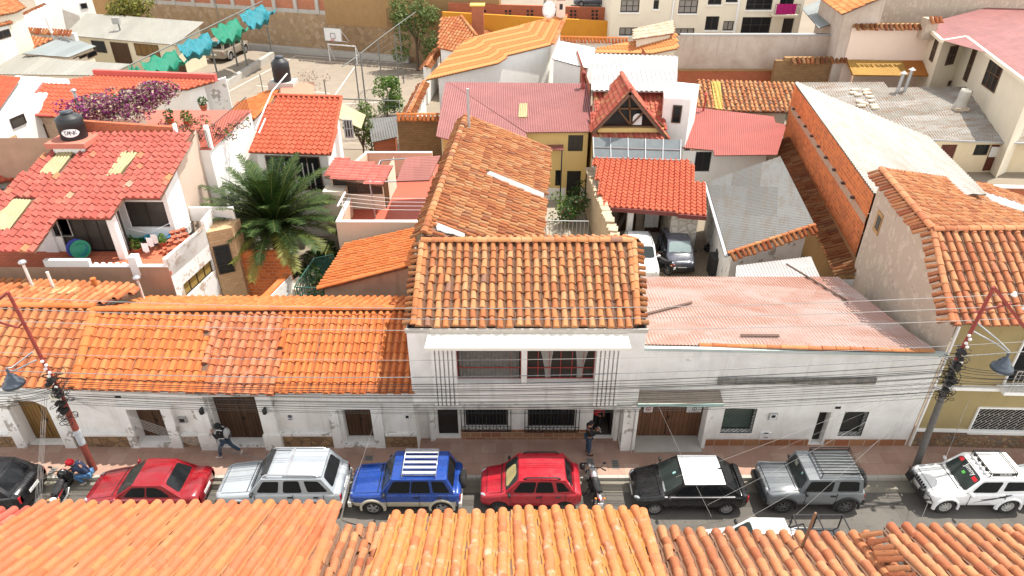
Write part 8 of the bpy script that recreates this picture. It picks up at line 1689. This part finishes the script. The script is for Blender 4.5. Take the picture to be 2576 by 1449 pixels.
for px, py, n, lab, mt, s_ in ((1440, 560, 900, 'dark leafy garden bush with pink flowers below the yellow house', L_DARK, 9), (1415, 548, 500, 'pale green shrub beside the garden path', L_GREEN, 10), (1450, 520, 600, 'tall dark shrub growing against the yellow house wall', L_DARK, 11)):
 p = Zp(px, py+14, 0); cl = [((rn.uniform(-.8, .8), rn.uniform(-.8, .8), rn.uniform(.3, 1.7)), (.45, .45, .4)) for k in range(10)]
 t = plant('garden_shrub', lab, 'shrub', tuple(p), cl, n, .1, mt, None, s_, group='garden shrubs')
 if s_ == 9: m = MB(); leaves(m, cl, 60, .09, rn); m.build('blossom', leaf('pink_petal', (.5, .04, .1), (.7, .15, .22)), t, False)
for px, py, y, lab in ((765, 668, 31.6, 'dark shrub under the palm beside the stair railing'), (805, 640, 33, 'dark green shrub right of the palm by the white house')):
 cl = [((rn.uniform(-1., 1.), rn.uniform(-.8, .8), rn.uniform(.2, 1.9)), (.6, .6, .5)) for k in range(10)]; p = Yp(px, py, y); plant('garden_shrub', lab, 'shrub', (p.x, y, 0), cl, 1100, .11, L_DARK, None, int(px), group='garden shrubs')
p = Zp(1542, 600, 0); t = thing('bare_shrub', 'leafless grey shrub beside the rear garage', 'shrub', tuple(p)); m = MB()
for k in range(34): a = rn.uniform(0, 2*PI); s_ = rn.uniform(.3, .9); m.tube([(0, 0, 0), (math.cos(a)*s_*.5, math.sin(a)*s_*.5, .9), (math.cos(a)*s_, math.sin(a)*s_, rn.uniform(1.3, 2.1))], [.03, .018, .006], 4, caps=False)
m.build('stems', plain('grey_twig', (.30, .26, .22), .9), t, False)
A = Zp(1478, 420, 3.2); B = Zp(1548, 610, 3.0); t, wp = wbox('crumbling_wall', 'crumbling pale mud wall between the garden and the garage house', 'wall', xy(A), xy(B), 0, 2.9, plaster('pale_mud', (.50, .40, .28), (.25, .18, .12), .6, sc_=2, bump=1.), .35)
m = MB()
for k in range(20):
 q = A.lerp(B, k/19+.01); m.box((-.2, -.3, 2.88), (.3, .3, 2.98+rn.uniform(0, .16)), M=Matrix.Translation((q.x+.1, q.y, 0)) @ Matrix.Rotation(rn.uniform(-.3, .3), 4, 'Z'))
m.build('loose_stones', plaster('pale_mud', ()), t)
p = Zp(1420, 600, 0); t = thing('iron_gate', 'grey iron garden railing across the path behind the tiled ridge', 'railing', tuple(p)); m = MB(); a, b = Zp(1362, 610, .2), Zp(1477, 612, .2); railing(m, a, b, 1.5, 12, .02); m.build('rail', M_GALV, t)
# ================================================================ things on the balcony and in the yards
def pot(px, py, z, r, label, grp, plant_=None, mat=None, y=None):
 p = Zp(px, py, z); t = thing('flower_pot', label, 'flower pot', tuple(p), 0, grp); m = MB(); m.lathe([(r*.65, 0), (r, r*1.3), (r*1.08, r*1.3), (r*1.08, r*1.5), (r*.9, r*1.5), (r*.85, r*1.2), (.01, r*1.2)], 12); m.build('pot', mat or plain('terracotta_pot', (.42, .13, .07), .8), t, False)
 if plant_: m = MB(); leaves(m, [((0, 0, r*2.4), (r*1.3, r*1.3, r*1.2))], 90, r*.4, rn); m.build('plant', plant_, t, False)
 return t
for k, (px, py, r) in enumerate(((435, 592, .16), (449, 588, .15), (462, 583, .16), (440, 604, .17), (455, 601, .16), (467, 597, .17), (432, 613, .17), (445, 616, .15), (458, 612, .16), (418, 640, .14), (427, 644, .14), (408, 637, .13), (416, 630, .13))):
 pot(px, py, FL if k > 8 else FL+.5, r*.8, 'small terracotta pot in the crowded corner of the red tiled balcony', 'terracotta pots on the balcony')
pot(350, 637, FL, .2, 'terracotta pot with leafy green plant near the balcony parapet', None, L_GREEN); pot(328, 622, FL, .18, 'terracotta pot with a small plant beside the white balcony pillar', None, L_OLIVE); pot(412, 622, FL, .2, 'terracotta bowl with a spiky plant in front of the blue tub', None, L_GREEN)
pot(475, 318, TZ, .26, 'large terracotta pot with aloe on the flower terrace', None, L_OLIVE); pot(430, 312, TZ, .24, 'clay pot at the dark corner of the flower terrace', None, L_DARK); pot(514, 278, TZ+1.5, .2, 'clay pot with a small tree on top of the white terrace pillar', None, L_DARK)
m = MB(); c0 = Zp(440, 588, FL)
for k in range(3): m.tube([c0+Vector((-.5+.45*k, -.4, 0)), c0+Vector((-.5+.45*k, -.1, .95)), c0+Vector((-.3+.45*k, .3, .95)), c0+Vector((-.3+.45*k, .4, 0))], .02, 5)
m.beam(c0+Vector((-.6, -.1, .47)), c0+Vector((.8, .1, .47)), .7, .03); tag(m.build('pot_stand', M_WHFR), 'white metal stand crowded with terracotta pots on the balcony', 'pot stand')
def tub(px, py, z, a, b, h, mat, label, rot=0, tilt=0):
 p = Zp(px, py, z); t = thing('wash_tub', label, 'tub', tuple(p), rot); t.rotation_euler = (tilt, 0, rot); m = MB(); rows = [[Vector((a*s_*math.cos(2*PI*k/24), b*s_*math.sin(2*PI*k/24), zz)) for k in range(24)] for s_, zz in ((.01, 0), (.78, 0), (1, h), (1.06, h), (1.06, h-.03), (.97, h-.0), (.74, .04), (.01, .04))]; m.grid(rows, close=True); m.build('tub_body', mat, t, False)
GRT = plain('green_plastic', (.02, .30, .17), .45); BLT = plain('blue_plastic', (.05, .30, .52), .45)
tub(352, 603, FL, .62, .42, .32, GRT, 'long green plastic wash tub under the balcony window', 0); tub(400, 609, FL, .62, .40, .34, BLT, 'long blue plastic wash tub right of the green tub'); tub(206, 628, FL+.35, .42, .42, .22, plain('green_basin', (.02, .24, .14), .45), 'round green basin leaning in the balcony corner', .3, 1.0); tub(196, 625, FL+.35, .42, .42, .2, plain('blue_basin', (.03, .05, .35), .45), 'round blue basin leaning behind the green basin', .3, 1.0)
m = MB(); p = Zp(128, 602, FL+.6); m.box((-.3, -.2, -.6), (.3, .15, .75), M=Matrix.Translation(p)); tag(smooth_shape(m.build('water_heater', M_WHFR), .04), 'white boxed water heater at the left end of the balcony', 'heater')
for k, (px, py) in enumerate(((374, 598), (385, 590), (362, 612))):
 p = Zp(px, py, FL+1.0); m = MB(); rows = [[p+Vector((.22*(i/6-.5)*1.4, .03*math.sin(i*2), -.5*j/4*(1-.3*abs(i/6-.5)))) for i in range(7)] for j in range(5)]; m.grid(rows); o = m.build('cloth', plain('white_cloth', (.8, .8, .78), .9)); tag(o, 'small white cloth pegged over the wash tubs on the balcony', 'cloth', 'cloths on the balcony line')
m = MB(); m.tube([Zp(322, 575, FL+1.3), Zp(374, 587, FL+1.02), Zp(430, 560, FL+1.3)], .008, 4); tag(m.build('clothes_line', M_WHFR), 'thin clothes line across the red tiled balcony', 'clothes line')
def tyre(p, label, grp, r=.36):
 t = thing('tyre_ring', label, 'tyre', p, 0, grp); m = MB(); m.lathe([(r*.55, 0), (r*.9, 0), (r, .05), (r, .16), (r*.9, .21), (r*.55, .21), (r*.55, 0)], 18, caps=False); m.build('tread', RUB, t, False)
for k in range(4): p = Zp(1795, 575, 0); tyre((p.x+.04*k, p.y, .21*k), 'old black tyre in the stack under the grey sheet roof', 'stack of old tyres')
p = Zp(1785, 628, 0); tyre(tuple(p), 'old tyre lying apart on the courtyard floor by the blue drum', None)
p = Zp(1806, 652, 0); t = thing('plastic_drum', 'blue plastic drum standing in the junk beside the grey car', 'drum', tuple(p)); m = MB(); m.lathe([(.24, 0), (.27, .05), (.27, .3), (.28, .32), (.27, .34), (.27, .65), (.2, .7), (.06, .72), (.06, .78)], 16); m.build('drum_body', plain('dark_blue_plastic', (.02, .05, .20), .5), t, False)
p = Zp(1815, 690, 0); t = thing('junk_cabinet', 'black metal cabinet left in the courtyard corner next to the gutter', 'cabinet', tuple(p)); m = MB(); m.box((-.75, -.4, 0), (.65, .5, 1.2)); o = m.build('case', plain('dull_black', (.03, .03, .03), .7), t, False); smooth_shape(o, .04); m = MB(); m.box((-.4, -.3, 1.2), (.6, .5, 1.4)); m.build('crate', plain('dark_crate', (.06, .06, .06), .6), t, False)
p = Zp(1800, 622, 0); t = thing('junk_heap', 'dark heap of motor parts and bags under the grey sheet roof edge', 'junk heap', tuple(p)); m = MB()
for k in range(16): m.box((-.2, -.15, 0), (.2, .15, .25), M=Matrix.Translation((rn.uniform(-.5, .6), rn.uniform(-.8, .8), rn.uniform(0, .5))) @ Matrix.Rotation(rn.uniform(0, 3), 4, 'Z') @ Matrix.Rotation(rn.uniform(-.5, .5), 4, 'X'))
m.build('parts', plain('greasy_black', (.035, .032, .03), .6), t, False)
p1, p2 = Zp(1650, 672, .2), Zp(1668, 688, .2); bike('motorcycle', 'black motorcycle parked between the white and the grey car in the courtyard', ((p1.x+p2.x)/2, (p1.y+p2.y)/2+.3, 0), 2.3, 1.25, .29, False, BLACK, plain('black_vinyl', ()))
p = Zp(1635, 590, 0.3); m = MB(); rows = [[p+Vector((.45*(i/10-.5)*1.9, .04*math.sin(i*1.8), 1.7-1.2*j/5)) for i in range(11)] for j in range(6)]; m.grid(rows); tag(m.build('towel', plain('pale_towel', (.62, .60, .56), .9)), 'pale towel hanging in the open front of the rear garage', 'towel')
# ================================================================ people: one continuous skinned body each, clothes as children
SKIN = plain('skin', (.33, .17, .11), .6); HAIR = plain('black_hair', (.012, .01, .009), .6)
def skin_obj(name, verts, edges, radii, mat, parent, sub=2):
 me = bpy.data.meshes.new(name); me.from_pydata([tuple(v) for v in verts], edges, []); me.materials.append(mat)
 o = bpy.data.objects.new(name, me); COL.objects.link(o); o.modifiers.new('s', 'SKIN')
 for i, r in enumerate(radii):
  d = me.skin_vertices[0].data[i]; d.radius = r if isinstance(r, tuple) else (r, r)
 me.skin_vertices[0].data[0].use_root = True
 s_ = o.modifiers.new('d', 'SUBSURF'); s_.levels = s_.render_levels = sub; bpy.context.view_layer.update(); eval_mods(o)
 for p in o.data.polygons: p.use_smooth = True
 uv_box(o.data) if not o.data.uv_layers else None
 o.parent = parent; return o
def person(label, pos, rz, J, top, legs, shoe, hat=None, group=None, extra=None, sleeves=True):
 """J: joints in local metres, facing +x, left +y"""
 t = thing('person', label, 'person', pos, rz, group); V = {k: Vector(v) for k, v in J.items()}
 vs, es, rs = [], [], []
 def add(p, r, par=None):
  vs.append(p); rs.append(r)
  if par is not None: es.append((par, len(vs)-1))
  return len(vs)-1
 pe_ = add(V['pelvis'], (.13, .11)); wa_ = add(V['pelvis'].lerp(V['chest'], .5), (.125, .10), pe_); ch = add(V['chest'], (.15, .11), wa_); nb_ = add(V['neck'], .06, ch); f = (V['face']-V['head']).normalized(); hu = (V['head']-V['neck']).normalized()
 h0 = add(V['head']-hu*.055+f*.01, (.075, .08), nb_); h1 = add(V['head']+hu*.03, (.085, .098), h0); h2 = add(V['head']+hu*.10, (.06, .07), h1)
 for s_ in ('l', 'r'):
  sh = add(V['sh_'+s_], .065, ch); el_ = add(V['el_'+s_], .045, sh); wr_ = add(V['wr_'+s_], .03, el_); d = (V['ha_'+s_]-V['wr_'+s_]).normalized(); pa = add(V['wr_'+s_]+d*.07, (.04, .022), wr_)
  sd = d.cross(Vector((0, 0, 1))); sd = sd.normalized() if sd.length > .1 else Vector((0, 1, 0)); cu = d.cross(sd)
  for q, ln in ((-.03, .06), (-.01, .075), (.01, .07), (.03, .055)):
   k1 = add(V['wr_'+s_]+d*.115+sd*q, .0095, pa); k2 = add(V['wr_'+s_]+d*(.115+ln*.5)+sd*q*1.1+cu*.01, .009, k1); add(V['wr_'+s_]+d*(.11+ln*.85)+sd*q*1.1+cu*.035, .008, k2)
  k1 = add(V['wr_'+s_]+d*.06+sd*-.05, .011, pa); add(V['wr_'+s_]+d*.10+sd*-.065+cu*.015, .009, k1)
  hp = add(V['hip_'+s_], .085, pe_); kn = add(V['kn_'+s_], .058, hp); an = add(V['an_'+s_], .042, kn); add(V['toe_'+s_], .035, an)
 b = skin_obj('body', vs, es, rs, SKIN, t)
 side_ = hu.cross(f).normalized(); hd = V['head']; m = MB()
 R = Matrix((f, side_, hu)).transposed().to_4x4(); R.translation = hd
 m.ell((.098, 0, -.005), (.022, .014, .025), 8, 5, M=R)
 for sd in (-1, 1): m.ell((0, sd*.088, .0), (.022, .012, .032), 8, 5, M=R)
 m.build('nose_and_ears', SKIN, t, False); m = MB()
 for sd in (-1, 1): m.ell((.085, sd*.034, .028), (.012, .014, .008), 8, 5, M=R)
 m.build('eyes', HAIR, t, False); m = MB(); m.ell((.083, 0, -.052), (.012, .026, .007), 8, 5, M=R); m.build('mouth', plain('lips', (.25, .08, .06), .6), t, False)
 m = MB(); m.ell((-.012, 0, .05), (.105, .092, .085), 14, 8, M=R); m.ell((-.04, 0, .0), (.085, .088, .10), 12, 6, M=R); m.build('hair', HAIR, t, False)
 vs2 = [V['pelvis']+Vector((0, 0, .0)), V['pelvis'].lerp(V['chest'], .5), V['chest'], V['neck']-hu*.02]; es2 = [(0, 1), (1, 2), (2, 3)]; rs2 = [(.165, .14), (.165, .13), (.185, .14), .085]
 for s_ in ('l', 'r'):
  k = len(vs2); vs2 += [V['sh_'+s_], V['el_'+s_], V['wr_'+s_]]; es2 += [(2, k), (k, k+1), (k+1, k+2)]; rs2 += [.09, .068, .05]
 skin_obj('jacket', vs2, es2, rs2, top, t)
 vs3 = [V['pelvis']]; es3 = []; rs3 = [(.145, .125)]
 for s_ in ('l', 'r'):
  k = len(vs3); vs3 += [V['hip_'+s_], V['kn_'+s_], V['an_'+s_]+(V['kn_'+s_]-V['an_'+s_])*.08]; es3 += [(0, k), (k, k+1), (k+1, k+2)]; rs3 += [.10, .075, .062]
 skin_obj('trousers', vs3, es3, rs3, legs, t)
 for s_ in ('l', 'r'):
  a, b_ = V['an_'+s_], V['toe_'+s_]; d = b_-a; d.z = 0 if abs(d.z) < .05 else d.z; d.normalize(); sd = Vector((-d.y, d.x, 0)); sd = sd.normalized() if sd.length > .1 else Vector((0, 1, 0)); u_ = d.cross(sd); M = Matrix((d, sd, u_)).transposed().to_4x4(); M.translation = (a+b_)/2; m = MB(); m.ell((.0, 0, -.02), (.15, .052, .05), 12, 6, M=M); m.build('shoe', shoe, t, False)
 return t, V, R
def std(**k):
 J = dict(pelvis=(0, 0, .95), chest=(.02, 0, 1.32), neck=(.01, 0, 1.50), head=(.03, 0, 1.62), face=(.13, 0, 1.60), sh_l=(0, .18, 1.42), sh_r=(0, -.18, 1.42), el_l=(-.02, .24, 1.14), el_r=(-.02, -.24, 1.14), wr_l=(.08, .24, .9), wr_r=(.08, -.24, .9), ha_l=(.1, .24, .78), ha_r=(.1, -.24, .78), hip_l=(0, .095, .90), hip_r=(0, -.095, .90), kn_l=(.03, .1, .5), kn_r=(.03, -.1, .5), an_l=(0, .1, .09), an_r=(0, -.1, .09), toe_l=(.15, .12, .04), toe_r=(.15, -.12, .04)); J.update(k); return J
CL_BLK = plain('black_cloth', (.014, .014, .015), .9); DENIM = plain('dark_denim', (.035, .06, .10), .9); DENIM2 = plain('blue_denim', (.08, .19, .36), .9); NAVY = plain('navy_quilt', (.018, .03, .07), .6); REDW = plain('red_wool', (.50, .012, .02), .9); SHB = plain('black_shoe', (.02, .018, .017), .5); SHW = plain('pale_shoe', (.55, .52, .48), .7)
p = Zp(1478, 1146, .15); t, V, R = person('man in black jacket and jeans standing on the pavement looking down at his phone', (p.x, p.y+.08, .15), .25, std(head=(.07, 0, 1.60), face=(.15, 0, 1.54), el_l=(.06, .22, 1.16), el_r=(.06, -.22, 1.16), wr_l=(.29, .08, 1.22), wr_r=(.29, -.06, 1.22), ha_l=(.36, .03, 1.26), ha_r=(.36, -.02, 1.26)), CL_BLK, DENIM, SHB)
m = MB(); m.box((-.012, -.045, -.08), (.012, .045, .08), M=Matrix.Translation((.41, .0, 1.30)) @ Matrix.Rotation(-.6, 4, 'Y')); o = m.build('phone', M_GREYB); o.matrix_world = t.matrix_basis @ Matrix.Identity(4); tag(o, 'small phone held in both hands of the man in black', 'phone')
p = Zp(1502, 1100, .17); t, V, R = person('person in bright red sweater and dark trousers standing in the dark doorway', (p.x, GY+.45, .17), -1.2, std(wr_r=(.24, -.12, 1.05), ha_r=(.3, -.1, 1.08), el_r=(.02, -.24, 1.12)), REDW, CL_BLK, SHW)
p = Zp(580, 1150, .15); t, V, R = person('man in black hoodie with grey backpack striding left along the pavement', (p.x-.05, p.y+.05, .15), PI, std(pelvis=(0, 0, .92), chest=(.08, 0, 1.30), neck=(.11, 0, 1.46), head=(.15, 0, 1.58), face=(.25, 0, 1.55), sh_l=(.08, .18, 1.40), sh_r=(.08, -.18, 1.40), el_l=(.16, .22, 1.14), el_r=(-.02, -.24, 1.14), wr_l=(.34, .1, 1.34), ha_l=(.38, .05, 1.42), wr_r=(.1, -.22, .96), ha_r=(.14, -.2, .86), kn_l=(.24, .09, .54), an_l=(.30, .1, .09), toe_l=(.45, .1, .05), kn_r=(-.14, -.1, .50), an_r=(-.46, -.1, .20), toe_r=(-.40, -.1, .04)), CL_BLK, DENIM, SHW)
m = MB(); m.ell((.13, 0, 1.60), (.13, .12, .15), 14, 8); o = m.build('hood', CL_BLK, t, False)
bp = thing('backpack', 'grey and black backpack on the back of the striding man', 'backpack', tuple(t.location), PI); m = MB(); m.ell((-.16, 0, 1.24), (.13, .17, .25), 14, 8); m.build('bag', plain('grey_bag', (.34, .34, .33), .8), bp, False); m = MB(); m.ell((-.23, 0, 1.15), (.09, .13, .14), 12, 6); m.build('pocket', plain('dark_bag', (.05, .05, .055), .8), bp, False); m = MB()
for s_ in (-1, 1): m.tube([(-.06, s_*.1, 1.45), (.1, s_*.13, 1.52), (.27, s_*.12, 1.34), (.1, s_*.16, 1.1), (-.08, s_*.14, 1.08)], .022, 6)
m.build('strap', plain('pale_strap', (.5, .5, .5), .8), bp, False)
p = Zp(222, 1212, .0); t, V, R = person('man in navy jacket and blue jeans crouching at the kerb in a red helmet', (p.x, p.y+.05, .0), PI+.1, std(pelvis=(-.14, 0, .40), chest=(.14, 0, .74), neck=(.28, 0, .90), head=(.36, 0, 1.00), face=(.44, 0, .94), sh_l=(.2, .19, .84), sh_r=(.2, -.19, .84), el_l=(.36, .24, .60), el_r=(.36, -.24, .60), wr_l=(.58, .14, .52), wr_r=(.58, -.14, .52), ha_l=(.68, .1, .52), ha_r=(.68, -.1, .52), hip_l=(-.1, .12, .38), hip_r=(-.1, -.12, .38), kn_l=(.30, .22, .50), kn_r=(.30, -.22, .50), an_l=(.06, .17, .09), an_r=(.06, -.17, .09), toe_l=(.2, .19, .04), toe_r=(.2, -.19, .04)), NAVY, DENIM2, SHW)
m = MB(); m.ell((0, 0, .03), (.155, .135, .15), 18, 10, M=R); m.build('helmet', plain('red_helmet', (.55, .01, .02), .2), t, False); m = MB(); m.box((.08, -.09, .02), (.20, .09, .05), M=R); m.build('visor', M_BLK, t, False)
# ================================================================ street poles, lamps and cables
M_POLER = plain('red_painted_pole', (.20, .045, .03), .7, var=.35, sc_=9); M_POLEG = plain('grey_timber_pole', (.13, .12, .11), .85, var=.4, sc_=12); M_LAMP = plain('blue_grey_lamp', (.06, .075, .095), .45); M_CAB = plain('black_cable', (.012, .012, .012), .6); M_WCAB = plain('pale_cable', (.27, .255, .24), .6)
PY = 18.8
def onpole(px, py): return Yp(px, py, PY)
def street_pole(label, b, mid, top, lower, upper, paper, plate=None):
 B = Zp(*b, .15); M_ = onpole(*mid); T = onpole(*top); t = thing('street_pole', label, 'utility pole', tuple(B), 0, 'street poles'); L_ = lambda p: Vector(p)-B
 m = MB(); m.tube([(0, 0, 0), L_(M_)], [.125, .10], 12); m.build('lower_pole', lower, t, False); m = MB(); m.tube([L_(M_)-Vector((0, 0, .3)), L_(T)], [.07, .055], 8); m.build('upper_pole', upper, t, False)
 m = MB(); d = (L_(M_)).normalized()
 if paper:
  m.tube([d*1.35, d*2.05], .126, 12); m.build('posters', plain('torn_posters', (.36, .38, .40), .9, var=.75, sc_=7), t, False)
 rn = random.Random(len(label)); m = MB()
 for k in range(46):
  c = d*(L_(M_).length-.2+rn.uniform(-1.5, .7))+Vector((rn.uniform(-.3, .3), rn.uniform(-.25, .25), 0)); r = rn.uniform(.06, .2); a0 = rn.uniform(0, 6)
  ax = Vector((rn.gauss(0, 1), rn.gauss(0, 1), rn.gauss(0, 1))).normalized(); bx = ax.cross(Vector((0, 0, 1))).normalized(); m.tube([c+(ax*math.cos(a0+q*.9)+bx*math.sin(a0+q*.9))*r for q in range(7)], .013, 4, caps=False)
 for k in range(16): c = d*(L_(M_).length+rn.uniform(-1.3, .5)); m.box((-.07, -.16, -.06), (.07, .02, .06), M=Matrix.Translation(c+Vector((rn.uniform(-.12, .12), -.08, 0))) @ Matrix.Rotation(rn.uniform(0, 3), 4, 'Y'))
 m.build('cable_tangle', M_CAB, t, False); m = MB()
 for k in range(9): c = d*(L_(M_).length-.2+.16*k); m.lathe([(.03, 0), (.055, .02), (.055, .08), (.03, .1)], 8, Matrix.Translation(c+Vector((.1 if k % 2 else .02, -.14, 0))))
 m.build('insulator', plain('porcelain', (.72, .70, .66), .3), t, False)
 return t, B, L_
def lamp(t, L_, arm0, arm1, c, sgn):
 m = MB(); a, b, h = L_(onpole(*arm0)), L_(onpole(*arm1)), L_(onpole(*c)); n = Vector((0, -.35, 0)); m.tube([a, b+n*.6, h+n+Vector((0, 0, .62))], .028, 6); m.tube([a-Vector((0, 0, .35)), b+n*.6-Vector((0, 0, .16)), h+n+Vector((0, 0, .55))], .028, 6); m.build('lamp_bracket', M_GALV, t, False)
 M = Matrix.Translation(h+n); m = MB(); m.lathe([(.04, .56), (.05, .34), (.12, .32), (.13, .22), (.20, .20), (.21, .06), (.33, .0), (.36, -.12), (.33, -.12), (.2, .02), (.01, .05)], 20, M); lb = m.build('lamp_shade', M_LAMP, t, False); m = MB(); m.lathe([(.25, -.10), (.24, -.2), (.15, -.28), (.01, -.31)], 16, M); m.build('lamp_glass', plain('clear_glass', (.55, .55, .5), .15), lb, False)
tL, BL, LL = street_pole('leaning red street pole with torn posters at the left', (237, 1182), (140, 968), (20, 735), M_POLER, plain('red_steel', (.24, .04, .03), .6), True)
m = MB(); a = LL(onpole(20, 735)); m.tube([a, LL(onpole(-30, 775))], .05, 6); m.tube([LL(onpole(55, 815)), LL(onpole(45, 824)), LL(onpole(-20, 806))], .04, 6); m.build('cross_arm', plain('red_steel', ()), tL, False)
lamp(tL, LL, (82, 885), (40, 915), (48, 945), -1)
c = LL(Yp(139, 999, PY-.16)); m = MB(); m.box((c.x-.19, c.y-.02, c.z-.13), (c.x+.19, c.y, c.z+.13)); pt_ = m.build('pole_plate', plain('cream_plate', (.66, .64, .52), .6), tL, False); from_curve_text('35B', .15, M_INK, 'number', Matrix.Translation((c.x, c.y-.024, c.z)) @ Matrix.Rotation(PI/2, 4, 'X'), pt_)
tR, BR, LR = street_pole('leaning grey street pole with a red steel top at the right', (2302, 1178), (2405, 905), (2500, 722), M_POLEG, plain('red_steel', ()), False)
m = MB(); a = LR(onpole(2500, 722)); m.beam(a, LR(onpole(2620, 880)), .09, .09); m.tube([LR(onpole(2449, 786)), LR(onpole(2546, 764))], .035, 6); m.build('cross_arm', plain('red_steel', ()), tR, False); lamp(tR, LR, (2458, 812), (2500, 845), (2507, 905), 1)
m = MB()
for px, py in ((2545, 740), (2572, 774)): c = LR(onpole(px, py)); m.lathe([(.03, -.05), (.09, -.02), (.09, .03), (.05, .06), (.05, .12), (.01, .13)], 10, Matrix.Translation(c+Vector((0, -.1, .02))))
m.build('insulator', plain('porcelain', ()), tR, False)
def cable(label, pts, r, mat, grp, y=PY, n=18, name='overhead_cable', ys=None):
 """hangs through three picture points on the street plane"""
 P = [Yp(q[0], q[1], (ys[i] if ys else y)) for i, q in enumerate(pts)]; out = []
 if len(P) == 2: mid_ = (P[0]+P[1])/2-Vector((0, 0, .012*(P[0]-P[1]).length)); P = [P[0], mid_, P[1]]
 t1 = (P[1]-P[0]).length/((P[1]-P[0]).length+(P[2]-P[1]).length)
 for k in range(n+1):
  t = k/n; l0 = (t-t1)*(t-1)/(t1); l1 = t*(t-1)/(t1*(t1-1)); l2 = t*(t-t1)/(1-t1); out.append(P[0]*l0+P[1]*l1+P[2]*l2)
 m = MB(); m.tube(out, r, 4, caps=False); o = m.build(name, mat); tag(o, label, 'cable', grp); return o
for k, (a, b, c) in enumerate((((-60, 744), (1288, 776), (2640, 735)), ((-60, 773), (1288, 803), (2640, 765)), ((-60, 804), (1288, 832), (2640, 797)))):
 cable(['highest', 'middle', 'lowest'][k]+' of the three pale power lines strung high along the street', (a, b, c), .014, M_WCAB, 'pale power lines')
cable('single pale line below the three power lines along the street', ((-60, 884), (1288, 905), (2640, 856)), .011, M_WCAB, 'pale power lines'); cable('thick twisted black and white cable across the upper windows', ((-60, 930), (1288, 946), (2640, 880)), .02, plain('twisted_cable', (.2, .2, .2), .6, var=.9, sc_=10), None)
rn = random.Random(9)
for k in range(15):
 y0, y1, y2 = 958+4.6*k+rn.uniform(-3, 3), 957+5.4*k+rn.uniform(-2, 2), 930+5.8*k+rn.uniform(-4, 4)
 a = (128+.9*k, y0-8); c = (2412-1.2*k, y2-14)
 cable('black cable of the sagging bundle between the two street poles', (a, (1288, y1+8), c), rn.choice((.010, .012, .016)), M_CAB, 'black cable bundle')
for k in range(8):
 cable('black cable running from the left red pole out of the picture', ((-60, 985+6*k+rn.uniform(-4, 4)), (40, 984+5*k+rn.uniform(-2, 4)), (135, 965+5*k)), .012, M_CAB, 'black cables left of the red pole')
 cable('black cable running from the right grey pole out of the picture', ((2395, 915+8*k), (2490, 932+6*k+rn.uniform(-3, 3)), (2640, 925+6*k+rn.uniform(-4, 4))), .012, M_CAB, 'black cables right of the grey pole')
for k in range(6): cable('thin drop wire slanting from the red pole to the tall double door', ((150+3*k, 985+2*k), (400, 1072+4*k), (640+14*k, 1150+3*k)), .006, plain('grey_wire', (.22, .21, .2), .6), 'drop wires by the red pole', ys=(PY, PY+.2, PY+.3))
for k in range(5): cable('thin pale drop wire hanging straight down left of the red pole', ((118-3*k+4*(k % 2), 1000), (112-3*k, 1120), (104-4*k, 1262)), .005, M_WCAB, 'pale drop wires left of the red pole', ys=(PY, 17.6, 16.2))
for k, (a, c, yy_) in enumerate((((2330, 955), (1700, 1200), (PY, 16.2)), ((2345, 960), (1960, 1130), (PY, 18.5)), ((2352, 965), (1780, 1270), (PY, 15.8)), ((2360, 968), (1985, 1310), (PY, 15.5)), ((2265, 1075), (1870, 1310), (19.9, 15.4)), ((1640, 985), (1790, 1300), (19.6, 15.4)), ((960, 1010), (885, 1230), (19.8, 16.4)), ((2440, 1000), (2320, 1300), (19, 15.6)))):
 cable(['pale wire slanting low across the black car', 'pale wire from the grey pole towards the dark doorway', 'pale wire slanting over the grey off roader bonnet', 'pale wire slanting over the grey off roader roof', 'pale wire from the white wall to the pickup', 'pale wire from the garage canopy over the black car', 'pale wire hanging beside the fourth wooden door', 'pale wire beside the foot of the grey pole'][k], (a, c), .0055, M_WCAB, 'slanting service wires', ys=yy_)
for k, (a, b, c) in enumerate((((860, 1308), (930, 1330), (1010, 1352)), ((862, 1312), (960, 1340), (1020, 1362)))): cable('dark wire sagging between the salmon and the apricot roof', (a, b, c), .010, M_CAB, 'wires between the near roofs', ys=(12.6, 12.5, 12.4))
p = Zp(2020, 1368, 5.6); q = PLp(2052, 1290, p, Vector((0, 1, 0))); m = MB(); m.beam(p-Vector((0, 0, .2)), q, .05, .05); tag(m.build('wooden_stake', plain('old_stake', (.20, .12, .07), .9)), 'weathered wooden stake sticking up from the spotted near roof', 'stake')
# ================================================================ split pieces of one kind into parts of their own
def explode(o):
 bm = bmesh.new(); bm.from_mesh(o.data); bmesh.ops.remove_doubles(bm, verts=bm.verts, dist=.0006); seen = set(); isl = []
 for f in bm.faces:
  if f.index in seen: continue
  st = [f]; seen.add(f.index); cur = []
  while st:
   g = st.pop(); cur.append(g.index)
   for v in g.verts:
    for h in v.link_faces:
     if h.index not in seen: seen.add(h.index); st.append(h)
  isl.append(set(cur))
 if len(isl) > 1:
  for k, s_ in enumerate(isl):
   b2 = bm.copy(); b2.faces.ensure_lookup_table(); bmesh.ops.delete(b2, geom=[f for f in b2.faces if f.index not in s_], context='FACES')
   me = bpy.data.meshes.new(o.data.name)
   for m in o.data.materials: me.materials.append(m)
   b2.to_mesh(me); b2.free()
   if k == 0: keep = me
   else: c = o.copy(); c.data = me; COL.objects.link(c)
  o.data = keep
 bm.free()
for o in list(sc.objects):
 if o.type == 'MESH' and o.name.split('.')[0] in ('vertical_fin', 'stone_plinth', 'plinth_ledge', 'pilaster', 'garage_pier', 'porch_post', 'post', 'sill', 'parapet', 'coping', 'grille_slot', 'roof_lamp', 'insulator', 'vent_slot', 'loose_stones', 'beam_stub', 'blossom_', 'chrome_strip', 'rub_strip') and len(o.data.polygons) < 900: explode(o)
